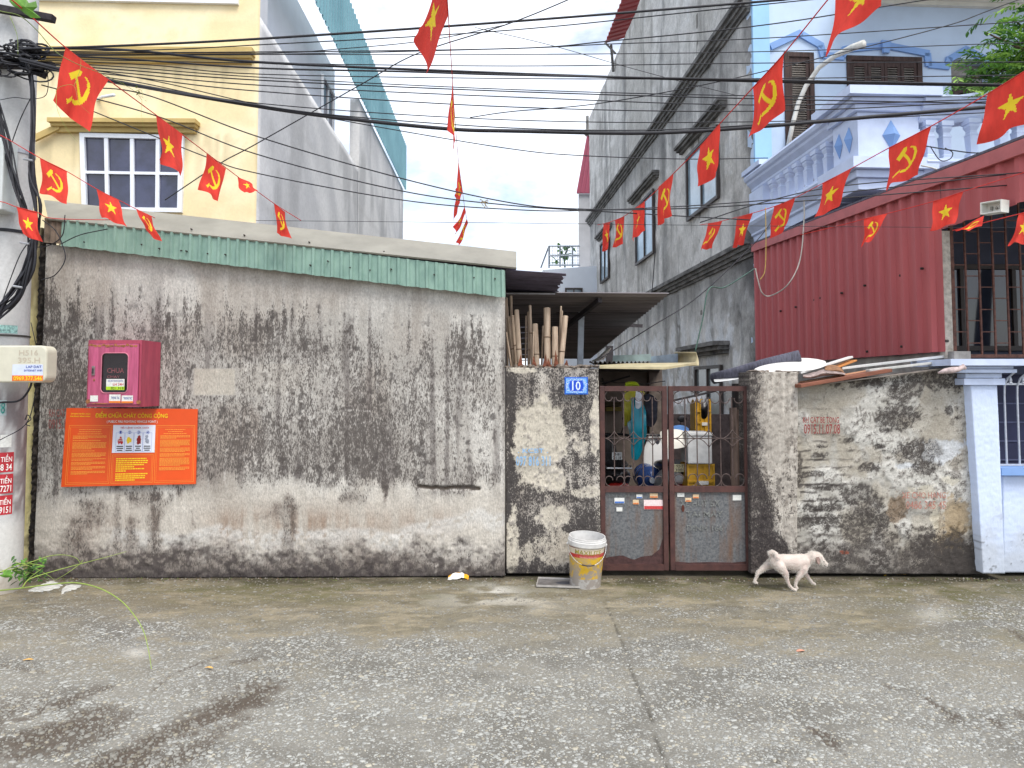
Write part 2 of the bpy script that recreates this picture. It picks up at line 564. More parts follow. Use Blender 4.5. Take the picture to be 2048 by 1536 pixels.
def ground_color(x, y):
    f = ground_fields(x, y)
    c = lerp(np.broadcast_to(Sn(106, 103, 95), (len(x), 3)), np.broadcast_to(Sn(130, 127, 118), (len(x), 3)), sst(.35, .65, f['mid'] * .6 + f['big'] * .4))
    c = lerp(c, np.broadcast_to(Sn(112, 104, 83), c.shape), f['dirt'] * (0.75 + 0.25 * f['fin']))
    c = lerp(c, np.broadcast_to(Sn(142, 132, 110), c.shape), f['dirt'] * sst(.5, .66, fbm(x * 5, y * 12, 77, 4)) * .75)
    g2 = fbm(x * 34, y * 46, 201, 3, .6); g3 = fbm(x * 9 + y * 3, y * 26, 202, 4, .6)
    c = c * (1 + f['dirt'] * (.55 * (g2 - .5) + .75 * (g3 - .5)))[:, None]
    c = lerp(c, np.broadcast_to(Sn(82, 80, 46), c.shape), f['moss'] * .8 * (.35 + .9 * sst(.38, .6, g3)))
    c = lerp(c, np.broadcast_to(Sn(58, 52, 42), c.shape), f['foot'] * .75)
    c = lerp(c, np.broadcast_to(Sn(74, 62, 51), c.shape), f['dark'] * .82)
    c = lerp(c, np.broadcast_to(Sn(190, 186, 176), c.shape), np.clip(f['pale'], 0, .9))
    c = lerp(c, np.broadcast_to(Sn(62, 58, 50), c.shape), np.maximum(f['crack'], f['crack2']) * .85)
    grit = (1 - f['dirt'] * .85) * (1 - .75 * f['dark'])
    grit = np.clip(np.maximum(grit, .75 * sst(.6, .72, fbm(x * 2.2, y * 5, 55, 3)) * sst(0.02, -.3, y)), 0, 1)
    return np.hstack([c, grit[:, None]])

def concrete_material():
    m = weathered('worn_concrete', rough=0.78, fine=70, amt=0.3, bump=0.45, stretch=(1, 1, 1), bdist=0.008, spec=0.35)
    t = m.node_tree; b = t.nodes['Principled BSDF']
    src = b.inputs['Base Color'].links[0].from_socket
    tc = next(n for n in t.nodes if n.type == 'TEX_COORD')
    at = next(n for n in t.nodes if n.type == 'ATTRIBUTE')
    vo = t.nodes.new('ShaderNodeTexVoronoi'); vo.inputs['Scale'].default_value = 80
    t.links.new(tc.outputs['Object'], vo.inputs['Vector'])
    rp = t.nodes.new('ShaderNodeValToRGB')
    rp.color_ramp.elements[0].position = 0.2; rp.color_ramp.elements[0].color = (1, 1, 1, 1)
    rp.color_ramp.elements[1].position = 0.42; rp.color_ramp.elements[1].color = (0, 0, 0, 1)
    t.links.new(vo.outputs['Distance'], rp.inputs['Fac'])
    sep = t.nodes.new('ShaderNodeSeparateColor')
    t.links.new(vo.outputs['Color'], sep.inputs['Color'])
    gt = t.nodes.new('ShaderNodeMath'); gt.operation = 'GREATER_THAN'; gt.inputs[1].default_value = 0.3
    t.links.new(sep.outputs['Red'], gt.inputs[0])
    m1 = t.nodes.new('ShaderNodeMath'); m1.operation = 'MULTIPLY'
    t.links.new(rp.outputs['Color'], m1.inputs[0]); t.links.new(gt.outputs[0], m1.inputs[1])
    m2 = t.nodes.new('ShaderNodeMath'); m2.operation = 'MULTIPLY'
    t.links.new(m1.outputs[0], m2.inputs[0]); t.links.new(at.outputs['Alpha'], m2.inputs[1])
    m3 = t.nodes.new('ShaderNodeMath'); m3.operation = 'MULTIPLY'; m3.inputs[1].default_value = 0.9
    t.links.new(m2.outputs[0], m3.inputs[0])
    rc = t.nodes.new('ShaderNodeValToRGB')
    rc.color_ramp.elements[0].color = S(96, 95, 91); rc.color_ramp.elements[1].color = S(176, 175, 168)
    t.links.new(sep.outputs['Green'], rc.inputs['Fac'])
    mx = t.nodes.new('ShaderNodeMixRGB')
    t.links.new(m3.outputs[0], mx.inputs['Fac']); t.links.new(src, mx.inputs['Color1']); t.links.new(rc.outputs['Color'], mx.inputs['Color2'])
    t.links.new(mx.outputs['Color'], b.inputs['Base Color'])
    return m

gx = np.concatenate([np.array([-70, -40, -20, -12, -8, -6.5, -5.6]), np.arange(-5.0, 5.0001, 0.018), np.array([5.6, 6.5, 8, 12, 20, 40, 70])])
gy = np.concatenate([np.array([-70, -40, -20, -12, -8, -6, -4.6, -4]), np.arange(-3.6, 0.12, 0.018), np.array([0.5, 1, 2, 3, 5, 8, 14, 25, 60])])
XX, YY = np.meshgrid(gx, gy)
xs, ys = XX.ravel(), YY.ravel()
gz = (fbm(xs * 1.1, ys * 1.1, 4, 3) - .5) * 0.014 + (fbm(xs * 14, ys * 14, 5, 2) - .5) * 0.004
_f = ground_fields(xs, ys)
gz = np.where(np.abs(xs) < 5, gz, 0) - 0.006 * _f['crack'] - 0.004 * _f['dark']
gz = np.where(ys > 0.1, 0, gz)
idx = np.arange(len(xs)).reshape(len(gy), len(gx))
Q = np.stack([idx[:-1, :-1].ravel(), idx[:-1, 1:].ravel(), idx[1:, 1:].ravel(), idx[1:, :-1].ravel()], 1)
ground = np_mesh('ground', np.stack([xs, ys, gz], 1), Q, concrete_material(), colors=ground_color(xs, ys))
tag(ground, 'worn grey concrete lane with exposed pebbles, dirt and brown stains', kind='structure')

# exposed pebbles of the concrete: tens of thousands, set nearly flush
def pebbles():
    n = 200000
    px = RNG.uniform(-4.4, 4.4, n)
    py = -3.45 + 3.35 * RNG.random(n) ** 1.25
    f = ground_fields(px, py)
    clump = fbm(px * 2.4, py * 4.2, 41, 3)
    keep_p = (1 - .8 * f['dirt']) * (1 - .55 * f['dark']) * (0.7 + .6 * sst(.36, .62, clump)) * (1 - f['crackw'] * .6)
    keep_p = np.maximum(keep_p, .5 * sst(.62, .7, fbm(px * 2.2, py * 5, 55, 3)) * (1 - f['foot'])) * (1 - f['crackw'] * .5)
    # only what can be seen
    keep = (RNG.random(n) < keep_p * .62) & (f['u'] > -60) & (f['u'] < 2110) & (f['v'] < 1580)
    px, py = px[keep], py[keep]; n = len(px)
    zz = (fbm(px * 1.1, py * 1.1, 4, 3) - .5) * 0.014
    rad = np.clip(0.0026 + 0.0028 * RNG.gamma(1.5, 1.0, n), .0026, .018)
    asp = RNG.uniform(.5, .95, n); rot = RNG.uniform(0, 2 * math.pi, n)
    k = 6
    an = np.linspace(0, 2 * math.pi, k, endpoint=False)[None, :] + RNG.uniform(-.25, .25, (n, k))
    rr = rad[:, None] * RNG.uniform(.78, 1.15, (n, k))
    lx = rr * np.cos(an); ly = rr * np.sin(an) * asp[:, None]
    cx = lx * np.cos(rot)[:, None] - ly * np.sin(rot)[:, None]; cy = lx * np.sin(rot)[:, None] + ly * np.cos(rot)[:, None]
    hgt = np.clip(rad * .14, .0007, .0022)
    V = np.zeros((n, 2 * k, 3))
    V[:, :k, 0] = px[:, None] + cx; V[:, :k, 1] = py[:, None] + cy; V[:, :k, 2] = zz[:, None] - .004
    V[:, k:, 0] = px[:, None] + cx * .82; V[:, k:, 1] = py[:, None] + cy * .82
    V[:, k:, 2] = zz[:, None] + hgt[:, None] + RNG.uniform(-.0003, .0003, (n, k))
    b = (np.arange(n) * 2 * k)[:, None]
    i = np.arange(k); j = (i + 1) % k
    side = np.stack([b + i, b + j, b + k + j, b + k + i], 2).reshape(-1, 4)
    top = np.stack([b[:, 0] + k, b[:, 0] + k + 1, b[:, 0] + k + 2, b[:, 0] + k + 3], 1)
    top2 = np.stack([b[:, 0] + k, b[:, 0] + k + 3, b[:, 0] + k + 4, b[:, 0] + k + 5], 1)
    tone = RNG.beta(2.0, 1.6, n)
    base = Sn(116, 115, 111)[None] * (1 - tone[:, None]) + Sn(176, 176, 170)[None] * tone[:, None]
    warm = (RNG.random(n) < .16)[:, None]
    base = np.where(warm, base * np.array([1.06, .98, .84]), base * np.array([1.0, 1.0, .99]))
    ff = ground_fields(px, py)
    film = np.clip(ff['dirt'] * .5 + ff['dark'] * .6, 0, .8)[:, None]
    base = base * (1 - film) + Sn(92, 84, 70)[None] * film
    cols = np.repeat(base, 2 * k, 0)
    Qs = np.vstack([side, top, top2])
    o = np_mesh('pebbles', V.reshape(-1, 3), Qs, weathered('pebble_stone', rough=.6, fine=120, amt=.18, bump=.1, stretch=(1, 1, 1)), ground, cols, smooth=False, kind='stuff')
    return o
pebbles()

# ================================================================== SHED ON THE LEFT (long stained wall under a green metal fascia)
def shed_color(u, v):
    N = (len(u), 3)
    big = fbm(u / 150, v / 190, 1, 4); mid = fbm(u / 42, v / 60, 2, 4)
    streak = fbm(u / 9, v / 130, 3, 4); streak2 = fbm(u / 3.2, v / 42, 33, 3)
    speck = fbm(u / 4.2, v / 9.5, 4, 3, .6); grain = fbm(u / 6.5, v / 7.5, 5, 3, .6)
    wart = fbm(u / 13, v / 17, 61, 3)
    topline = 495 + (u - 130) * .1023
    tband = v - topline
    clean = 1 - sst(20, 150, tband + (mid - .5) * 60 + (streak - .5) * 150 + (streak2 - .5) * 60)
    low = sst(955, 1005, v + (mid - .5) * 90 + (big - .5) * 60)            # paler plaster below the mould
    foot = sst(1072, 1128, v + (grain - .5) * 50 + (mid - .5) * 70)          # dark splash zone
    c = lerp(np.broadcast_to(Sn(174, 169, 161), N), np.broadcast_to(Sn(202, 198, 190), N), sst(.35, .65, mid * .5 + streak * .5))
    c = lerp(c, np.broadcast_to(Sn(166, 155, 143), N), sst(.48, .66, big) * .5)
    # paler vertical run-offs
    c = lerp(c, np.broadcast_to(Sn(208, 204, 196), N), sst(.56, .7, streak2 * .6 + streak * .4) * .55 * (1 - clean))
    # mould speckle
    dens = .45 + .26 * (big - .5) + .14 * (mid - .5) + .34 * (streak - .5) + .38 * (speck - .5)
    dens += .20 * blob(u, v, 110, 640, 60, 170) + .16 * blob(u, v, 560, 900, 170, 75) + .20 * blob(u, v, 740, 890, 95, 90) + .12 * blob(u, v, 430, 640, 190, 60) + .10 * blob(u, v, 620, 690, 90, 45)
    dens += .14 * blob(u, v, 890, 690, 70, 90) + .22 * blob(u, v, 945, 1000, 40, 80) + .13 * blob(u, v, 120, 900, 40, 60) + .15 * blob(u, v, 130, 790, 40, 60)
    dens -= .25 * blob(u, v, 430, 545, 300, 30) + .10 * blob(u, v, 540, 600, 60, 60) + .15 * blob(u, v, 960, 900, 70, 50)
    dens = dens * (1 - clean) * (1 - low * .8)
    soft = sst(.28, .75, dens) * .55
    c = lerp(c, np.broadcast_to(Sn(104, 94, 88), N), np.clip(soft * (1 - clean), 0, 1))
    # big warts of mould
    c = lerp(c, np.broadcast_to(Sn(62, 57, 56), N), sst(.69, .76, wart + .12 * (dens - .4)) * (1 - low) * (1 - clean) * .7)
    # tall dark drip streaks
    ds = sst(.60, .76, fbm(u / 16, v / 320, 9, 3)) * (1 - clean) * (1 - low)
    c = lerp(c, np.broadcast_to(Sn(88, 80, 78), N), ds * .55)
    # lower zone: pale, brown washes, salts and drips
    c = lerp(c, np.broadcast_to(Sn(194, 186, 173), N), low * .55 * (1 - foot))
    brown = np.clip(blob(u, v, 640, 1048, 170, 34) + .8 * blob(u, v, 480, 1050, 60, 40) + .5 * blob(u, v, 860, 1040, 60, 30) + .5 * blob(u, v, 210, 1050, 90, 40), 0, 1)
    c = lerp(c, np.broadcast_to(Sn(142, 120, 102), N), brown * sst(.25, .6, mid * .5 + streak * .5) * .85)
    salt_edge = 1052 + 34 * (fbm(u / 60, v * 0, 15, 3) - .5) - 30 * sst(780, 960, u)
    salt = sst(0, 12, v - salt_edge) * sst(58, 18, v - salt_edge + (mid - .5) * 50) * sst(200, 240, u)
    c = lerp(c, np.broadcast_to(Sn(204, 202, 197), N), salt * .6 * sst(.34, .5, grain * .6 + mid * .4))
    flake = sst(.5, .6, fbm(u / 13, v / 11, 18, 4))
    c = lerp(c, np.broadcast_to(Sn(112, 102, 94), N), foot * .85 * (1 - .5 * blob(u, v, 950, 1095, 75, 40)))
    c = lerp(c, np.broadcast_to(Sn(70, 63, 62), N), foot * flake * .8)
    c = lerp(c, np.broadcast_to(Sn(56, 50, 50), N), sst(1128, 1150, v + (grain - .5) * 30) * .8)
    drip = np.zeros_like(u)
    for (cu, v0, v1, w) in ((310, 978, 1108, 15), (285, 985, 1020, 40), (575, 985, 1100, 11), (190, 1000, 1060, 26), (235, 985, 1105, 9), (262, 1030, 1105, 14), (360, 975, 1000, 10), (770, 960, 1010, 8), (700, 985, 1010, 20), (160, 1030, 1110, 22), (560, 1005, 1040, 26), (385, 1020, 1060, 6)):
        k = sst(w * 1.5, w * .35, np.abs(u - cu) + (mid - .5) * w * 2.4 + (grain - .5) * w * 1.6) * sst(v0 - 12, v0 + 14, v) * sst(v1 + 14, v1 - 22, v + (grain - .5) * 30)
        drip = np.maximum(drip, k)
    c = lerp(c, np.broadcast_to(Sn(92, 79, 71), N), drip * (.35 + .5 * sst(.42, .58, grain * .6 + streak * .4)))
    # darker damp left edge, grey patch near the scratches
    c = lerp(c, np.broadcast_to(Sn(96, 88, 84), N), blob(u, v, 430, 955, 45, 45) * .5 + blob(u, v, 90, 1130, 60, 40) * .5)
    # repair patch
    pm = sst(386, 390, u) * sst(472, 468, u) * sst(736, 739, v) * sst(792, 788, v)
    c = lerp(c, np.broadcast_to(Sn(186, 178, 164), N), pm * .8)
    pm2 = sst(470, 476, u) * sst(640, 600, u) * sst(726, 730, v) * sst(800, 770, v)
    c = lerp(c, np.broadcast_to(Sn(182, 174, 162), N), pm2 * .28)
    # scratched star and lines
    star = [(490, 945), (503, 890), (517, 945), (478, 912), (530, 905), (490, 945)]
    sc = seg_dist(u, v, star)
    for ln in ([(449, 960), (452, 905), (462, 880), (510, 870), (540, 880), (548, 945)], [(680, 860), (685, 820), (740, 822)], [(835, 976), (960, 976)],
               [(700, 850), (760, 840)], [(985, 880), (990, 930)], [(1000, 905), (1005, 930)], [(560, 830), (610, 838)], [(950, 745), (1000, 744)]):
        sc = np.minimum(sc, seg_dist(u, v, ln))
    c = lerp(c, np.broadcast_to(Sn(198, 192, 184), N), sst(2.4, .8, sc) * .6)
    gouge = seg_dist(u, v + (vn(u / 9, v * 0, 4) - .5) * 3, [(838, 973), (880, 976), (940, 975), (958, 977)])
    c = lerp(c, np.broadcast_to(Sn(70, 62, 54), N), sst(5, 2.5, gouge))
    # rough right edge
    c = lerp(c, np.broadcast_to(Sn(80, 74, 70), N), sst(1004, 1011, u + (grain - .5) * 8) * .4)
    dens = np.clip(np.maximum(dens, foot * .46) + .34 * drip, 0, 1) * (1 - .85 * pm)
    return np.hstack([np.clip(c * (0.93 + .14 * grain)[:, None], 0, 1), dens[:, None]])
def shed_disp(u, v):
    foot = sst(1040, 1110, v)
    d = (fbm(u / 11, v / 11, 18, 4) - .5) * (.006 + .016 * foot) + (fbm(u / 120, v / 120, 7, 2) - .5) * .012
    gouge = seg_dist(u, v, [(838, 973), (880, 976), (940, 975), (958, 977)])
    return d - .012 * sst(6, 2, gouge)

shed = thing('shed', (P(540, 1150).x, 0.0, 0), 'low shed with a long mould-stained plaster wall under a green metal fascia', 'shed')
stained_wall('wall', [P(93, 488), P(1010, 582), P(1010, 1152), P(66, 1157)], 0.0095, shed_color, weathered('mouldy_plaster', fine=75, amt=.28, bump=.55, mould=S(82, 76, 72), mscale=150, mstretch=(1, 1, .28)), shed, shed_disp, thick=.16)
side_grey = M('bare_render', S(150, 145, 138), rough=.95, var=.3, scale=5, bump=.4)
xr = P(1010, 900).x
MB().box((xr - .14, .17, 0), (xr - .005, 3.4, 2.5)).build('side_wall', side_grey, shed)
green_paint = M('faded_green_sheet', S(134, 162, 148), rough=.6, var=.12, scale=5, bump=.06, stretch=(2, 2, 1), tint=S(116, 146, 134)[:3], spec=.3)
tl, tr, br, bl = P(124, 438, 5.93), P(1010, 541, 5.93), P(1011, 583, 5.93), P(127, 492, 5.93)
corrugated('fascia_sheet', tl, tr - tl, Vector((.004, -.012, -(tl.z - bl.z))), (0, -1, 0), (tr - tl).length / 47, .017, green_paint, shed, 'trap', wob=.004)
rust = M('rust_rim', S(120, 100, 84), rough=.9, var=.4, scale=40, bump=.3)
MB().bar(bl + Vector((.0, .006, .004)), br + Vector((0, .006, .004)), .014, .012).build('fascia_rail', rust, shed)
flash = M('dull_flashing', S(150, 146, 134), rough=.6, var=.12, scale=2.5, bump=.06, metal=.1)
a, b, c_, d_ = P(88, 400, 6.25), P(1033, 503, 6.25), P(1033, 535, 5.91), P(96, 437, 5.91)
MB().hexa([a, b, c_, d_], [Vector(q) + Vector((0, .01, -.012)) for q in (a, b, c_, d_)]).build('roof_flashing', flash, shed)
old = M('old_fibre_cement', S(128, 112, 98), rough=.95, var=.35, scale=12, bump=.4)
corrugated('end_sheet', P(90, 436, 5.95), P(124, 439, 5.95) - P(90, 436, 5.95), Vector((0, 0, -.21)), (0, -1, 0), .05, .012, old, shed, 'sine')
dk_roof = M('roof_underside', S(96, 92, 104), rough=.7, var=.25, scale=6, bump=.1, stretch=(1, 5, 1))
z1 = P(88, 400, 6.25).z; z2 = P(1033, 503, 6.25).z
corrugated('roof_sheet', Vector((P(88, 400, 6.25).x, .26, z1 - .02)), Vector((P(1033, 503, 6.25).x - P(88, 400, 6.25).x, 0, z2 - z1)), Vector((0, 2.9, -.5)), (0, 0, 1), .12, .02, dk_roof, shed, 'sine')
# eave reaching over the side passage
e0 = P(1012, 541, 6.0); e1 = P(1131, 549, 6.0); e2 = P(1102, 590, 7.35); e3 = P(1011, 588, 7.35)
corrugated('eave_sheet', e0, e3 - e0, e1 - e0, (0, 0, 1), .1, .014, M('eave_metal', S(104, 98, 116), rough=.6, var=.25, scale=5, bump=.1), shed, 'sine', wob=.02)
screw = M('dark_screw', S(60, 54, 50), rough=.7, var=.2, bump=0)
for (u, v) in ((168, 484), (318, 497), (362, 501), (372, 502), (415, 507), (450, 509), (515, 487), (620, 530), (655, 522), (700, 535), (740, 540), (782, 538), (868, 549), (948, 555), (990, 557), (283, 489), (382, 458), (488, 470), (618, 484), (768, 503)):
    q = P(u, v, 5.90 if v > 440 + (u - 125) * .113 + 8 else 5.95)
    MB().lathe([(.0065, -.02), (.0065, .004), (.003, .006)], 6, q, Matrix.Rotation(math.pi / 2, 3, 'X'), close=True).build('screw', screw, shed)
# stencilled lettering at the left of the wall
stencil_red = M('faded_red_stencil', S(112, 52, 50), rough=.95, var=.5, scale=60, bump=0, tint=S(128, 100, 94)[:3])
mb = MB(); add_text(mb, 'KH CAT BE TONG', rect_fn(98, 818, 170, 834, 5.982)); add_text(mb, '0915.11.07.08', rect_fn(97, 838, 172, 858, 5.982))
mb.build('stencil_lettering', stencil_red, shed)

# ================================================================== WALL STUB WITH THE HOUSE NUMBER
def stub_color(u, v):
    N = (len(u), 3)
    mid = fbm(u / 36, v / 46, 21, 4); fine = fbm(u / 7, v / 8, 22, 4, .6); st = fbm(u / 7, v / 110, 23, 4); sp = fbm(u / 3.5, v / 8, 24, 3)
    c = lerp(np.broadcast_to(Sn(160, 152, 142), N), np.broadcast_to(Sn(194, 187, 176), N), sst(.35, .65, mid))
    dens = .52 + .5 * (mid - .5) + .35 * (st - .5)
    dens += .18 * blob(u, v, 1060, 770, 60, 40) + .2 * blob(u, v, 1140, 830, 40, 40) + .3 * blob(u, v, 1022, 900, 12, 300) + .25 * blob(u, v, 1060, 975, 26, 45) + .22 * blob(u, v, 1130, 990, 36, 20) + .25 * blob(u, v, 1060, 1100, 60, 60) + .25 * blob(u, v, 1160, 1060, 50, 40)
    dens -= .35 * blob(u, v, 1087, 780, 10, 45)
    dens = dens * .85 + .3 * (fine - .5)
    c = lerp(c, np.broadcast_to(Sn(100, 93, 89), N), sst(.3, .75, dens) * .7)
    # bare patches where the old coat fell off
    def patch(cu, cv, su, sv, wob=.9):
        return sst(1.25, .95, np.hypot((u - cu) / su, (v - cv) / sv) + (mid - .5) * wob + (fine - .5) * .5)
    p = np.maximum.reduce([patch(1080, 890, 50, 72), patch(1085, 835, 20, 40), patch(1095, 950, 36, 34, 1.2), patch(1160, 890, 18, 40, 1.8) * .7, patch(1100, 1040, 34, 22, 1.8) * .8, patch(1170, 985, 35, 12, 1.6) * .8, patch(1025, 1080, 12, 60, 1.5), patch(1190, 860, 10, 60, 1.2), patch(1100, 1090, 45, 40, 1.8) * .6, patch(1045, 740, 26, 6, .4)])
    keep = sst(.53, .62, fine * .7 + mid * .3)
    c = lerp(c, np.broadcast_to(Sn(196, 188, 172), N) * (0.85 + .3 * mid)[:, None], p * (1 - keep * .8))
    c = lerp(c, np.broadcast_to(Sn(196, 188, 174), N), sst(1192, 1197, u + (fine - .5) * 8) * .75)
    c = lerp(c, np.broadcast_to(Sn(60, 56, 52), N), sst(1118, 1148, v + (fine - .5) * 30) * .75)
    return np.hstack([np.clip(c, 0, 1), np.clip((dens + .04) * (1 - p * .6), 0, 1)[:, None]])
def stub_disp(u, v):
    mid = fbm(u / 36, v / 46, 21, 4); fine = fbm(u / 7, v / 8, 22, 4, .6)
    p = sst(1.25, 1.0, np.hypot((u - 1080) / 50, (v - 890) / 72) + (mid - .5) * .9 + (fine - .5) * .5)
    return (fine - .5) * .012 - p * .006
stub = thing('garden_wall', (P(1105, 1145).x, .06, 0), 'short peeling plaster wall between the shed and the gate, topped with rubble', 'wall')
stained_wall('wall', [P(1012, 735, 6.02), P(1197, 737, 6.02), P(1202, 1147, 6.02), P(1013, 1147, 6.02)], .0085, stub_color, weathered('peeling_plaster', fine=80, amt=.25, bump=.6, mould=S(52, 48, 48), mscale=100, mstretch=(1, 1, .6)), stub, stub_disp, thick=.2)
rubble = weathered  # alias kept short
rub_m = M('mortar_rubble', S(118, 108, 98), rough=.98, var=.45, scale=25, bump=.6, rnd=.2)
shard_m = M('rusty_shard', S(112, 66, 48), rough=.9, var=.5, scale=30, bump=.3)
random.seed(3)
def lump(mb, c, sx, sy, sz, seed):
    r = random.Random(seed)
    vs = []; n = 7
    for j, (rr, zz) in enumerate(((1, -.5), (1.05, .1), (.55, .55))):
        for k in range(n):
            an = 2 * math.pi * k / n
            q = rr * r.uniform(.72, 1.2)
            vs.append((c[0] + sx * q * math.cos(an), c[1] + sy * q * math.sin(an), c[2] + sz * (zz + r.uniform(-.12, .12))))
    fs = [(j * n + k, j * n + (k + 1) % n, (j + 1) * n + (k + 1) % n, (j + 1) * n + k) for j in range(2) for k in range(n)]
    fs += [tuple(range(n - 1, -1, -1)), tuple(2 * n + k for k in range(n))]
    mb.add(vs, fs)
for k in range(26):
    u = 1016 + k * 7.0 + random.uniform(-3, 3)
    q = P(u, 735 + random.uniform(-3, 1), 6.08 + random.uniform(-.03, .1))
    mb = MB(); lump(mb, q, random.uniform(.018, .04), random.uniform(.04, .07), random.uniform(.016, .035), k); mb.build('rubble_piece', rub_m, stub)
for k, (u, h) in enumerate(((1040, 26), (1069, 22), (1090, 26), (1113, 34), (1132, 14), (1098, 18))):
    q = P(u, 733, 6.1); w = .022
    MB().prism([q + Vector((-w, 0, 0)), q + Vector((w, 0, 0)), q + Vector((w * .4 * (-1) ** k, 0, h / 236))], (0, .012, 0)).build('shard', shard_m, stub)
blue_st = M('faded_blue_stencil', S(96, 150, 196), rough=.95, var=.4, scale=50, bump=0, tint=S(160, 172, 180)[:3])
mb = MB(); add_text(mb, '097 816 311', rect_fn(1032, 912, 1101, 932, 5.998)); add_text(mb, '. KCBT .', rect_fn(1036, 897, 1096, 906, 5.998))
mb.build('stencil_lettering', blue_st, stub)

# house number plate
plate = thing('house_number_plate', P(1153, 790, 5.985), 'small blue and white enamel house number plate reading 10', 'number plate')
enam = M('blue_enamel', S(38, 96, 190), rough=.3, var=.12, scale=30, bump=.02)
white_e = M('white_enamel', S(214, 226, 240), rough=.35, var=.1, scale=30, bump=0)
light_e = M('pale_blue_enamel', S(120, 172, 226), rough=.3, var=.3, scale=90, bump=0, tint=S(60, 120, 205)[:3])
lo, hi = P(1129, 789, 5.99), P(1176, 754, 5.975)
MB().box((lo.x, -.025, lo.z), (hi.x, -.008, hi.z)).build('panel', enam, plate, bevel=.003)
def pl(s, t, y=-.0285): return Vector((lo.x + (hi.x - lo.x) * s, y, lo.z + (hi.z - lo.z) * t))
MB().prism([pl(.06, .08, -.026), pl(.94, .08, -.026), pl(.94, .92, -.026), pl(.06, .92, -.026)], (0, -.0012, 0)).build('field', light_e, plate)
MB().prism([pl(.24, .2, -.0275), pl(.76, .2, -.0275), pl(.82, .5, -.0275), pl(.76, .8, -.0275), pl(.24, .8, -.0275), pl(.18, .5, -.0275)], (0, -.0012, 0)).build('shield', M('deep_blue_enamel', S(24, 74, 196), rough=.3, var=.05, bump=0), plate)
mb = MB(); add_text(mb, '10', lambda s, t: pl(.32 + .36 * s, .24 + .52 * t, -.0295)); mb.build('numerals', white_e, plate)
mb = MB()
for k in range(34):
    an = 2 * math.pi * k / 34
    s, t = .5 + .40 * math.cos(an) * 1.02, .5 + .37 * math.sin(an)
    s = min(.92, max(.08, .5 + (s - .5) * 1.05)); r_ = .0055 + .003 * (k % 3)
    mb.tube([pl(s, t) + Vector((r_ * math.cos(q), 0, r_ * math.sin(q))) for q in np.linspace(k, k + 4.4, 7)], .0014, 4)
mb.build('scroll_border', white_e, plate)

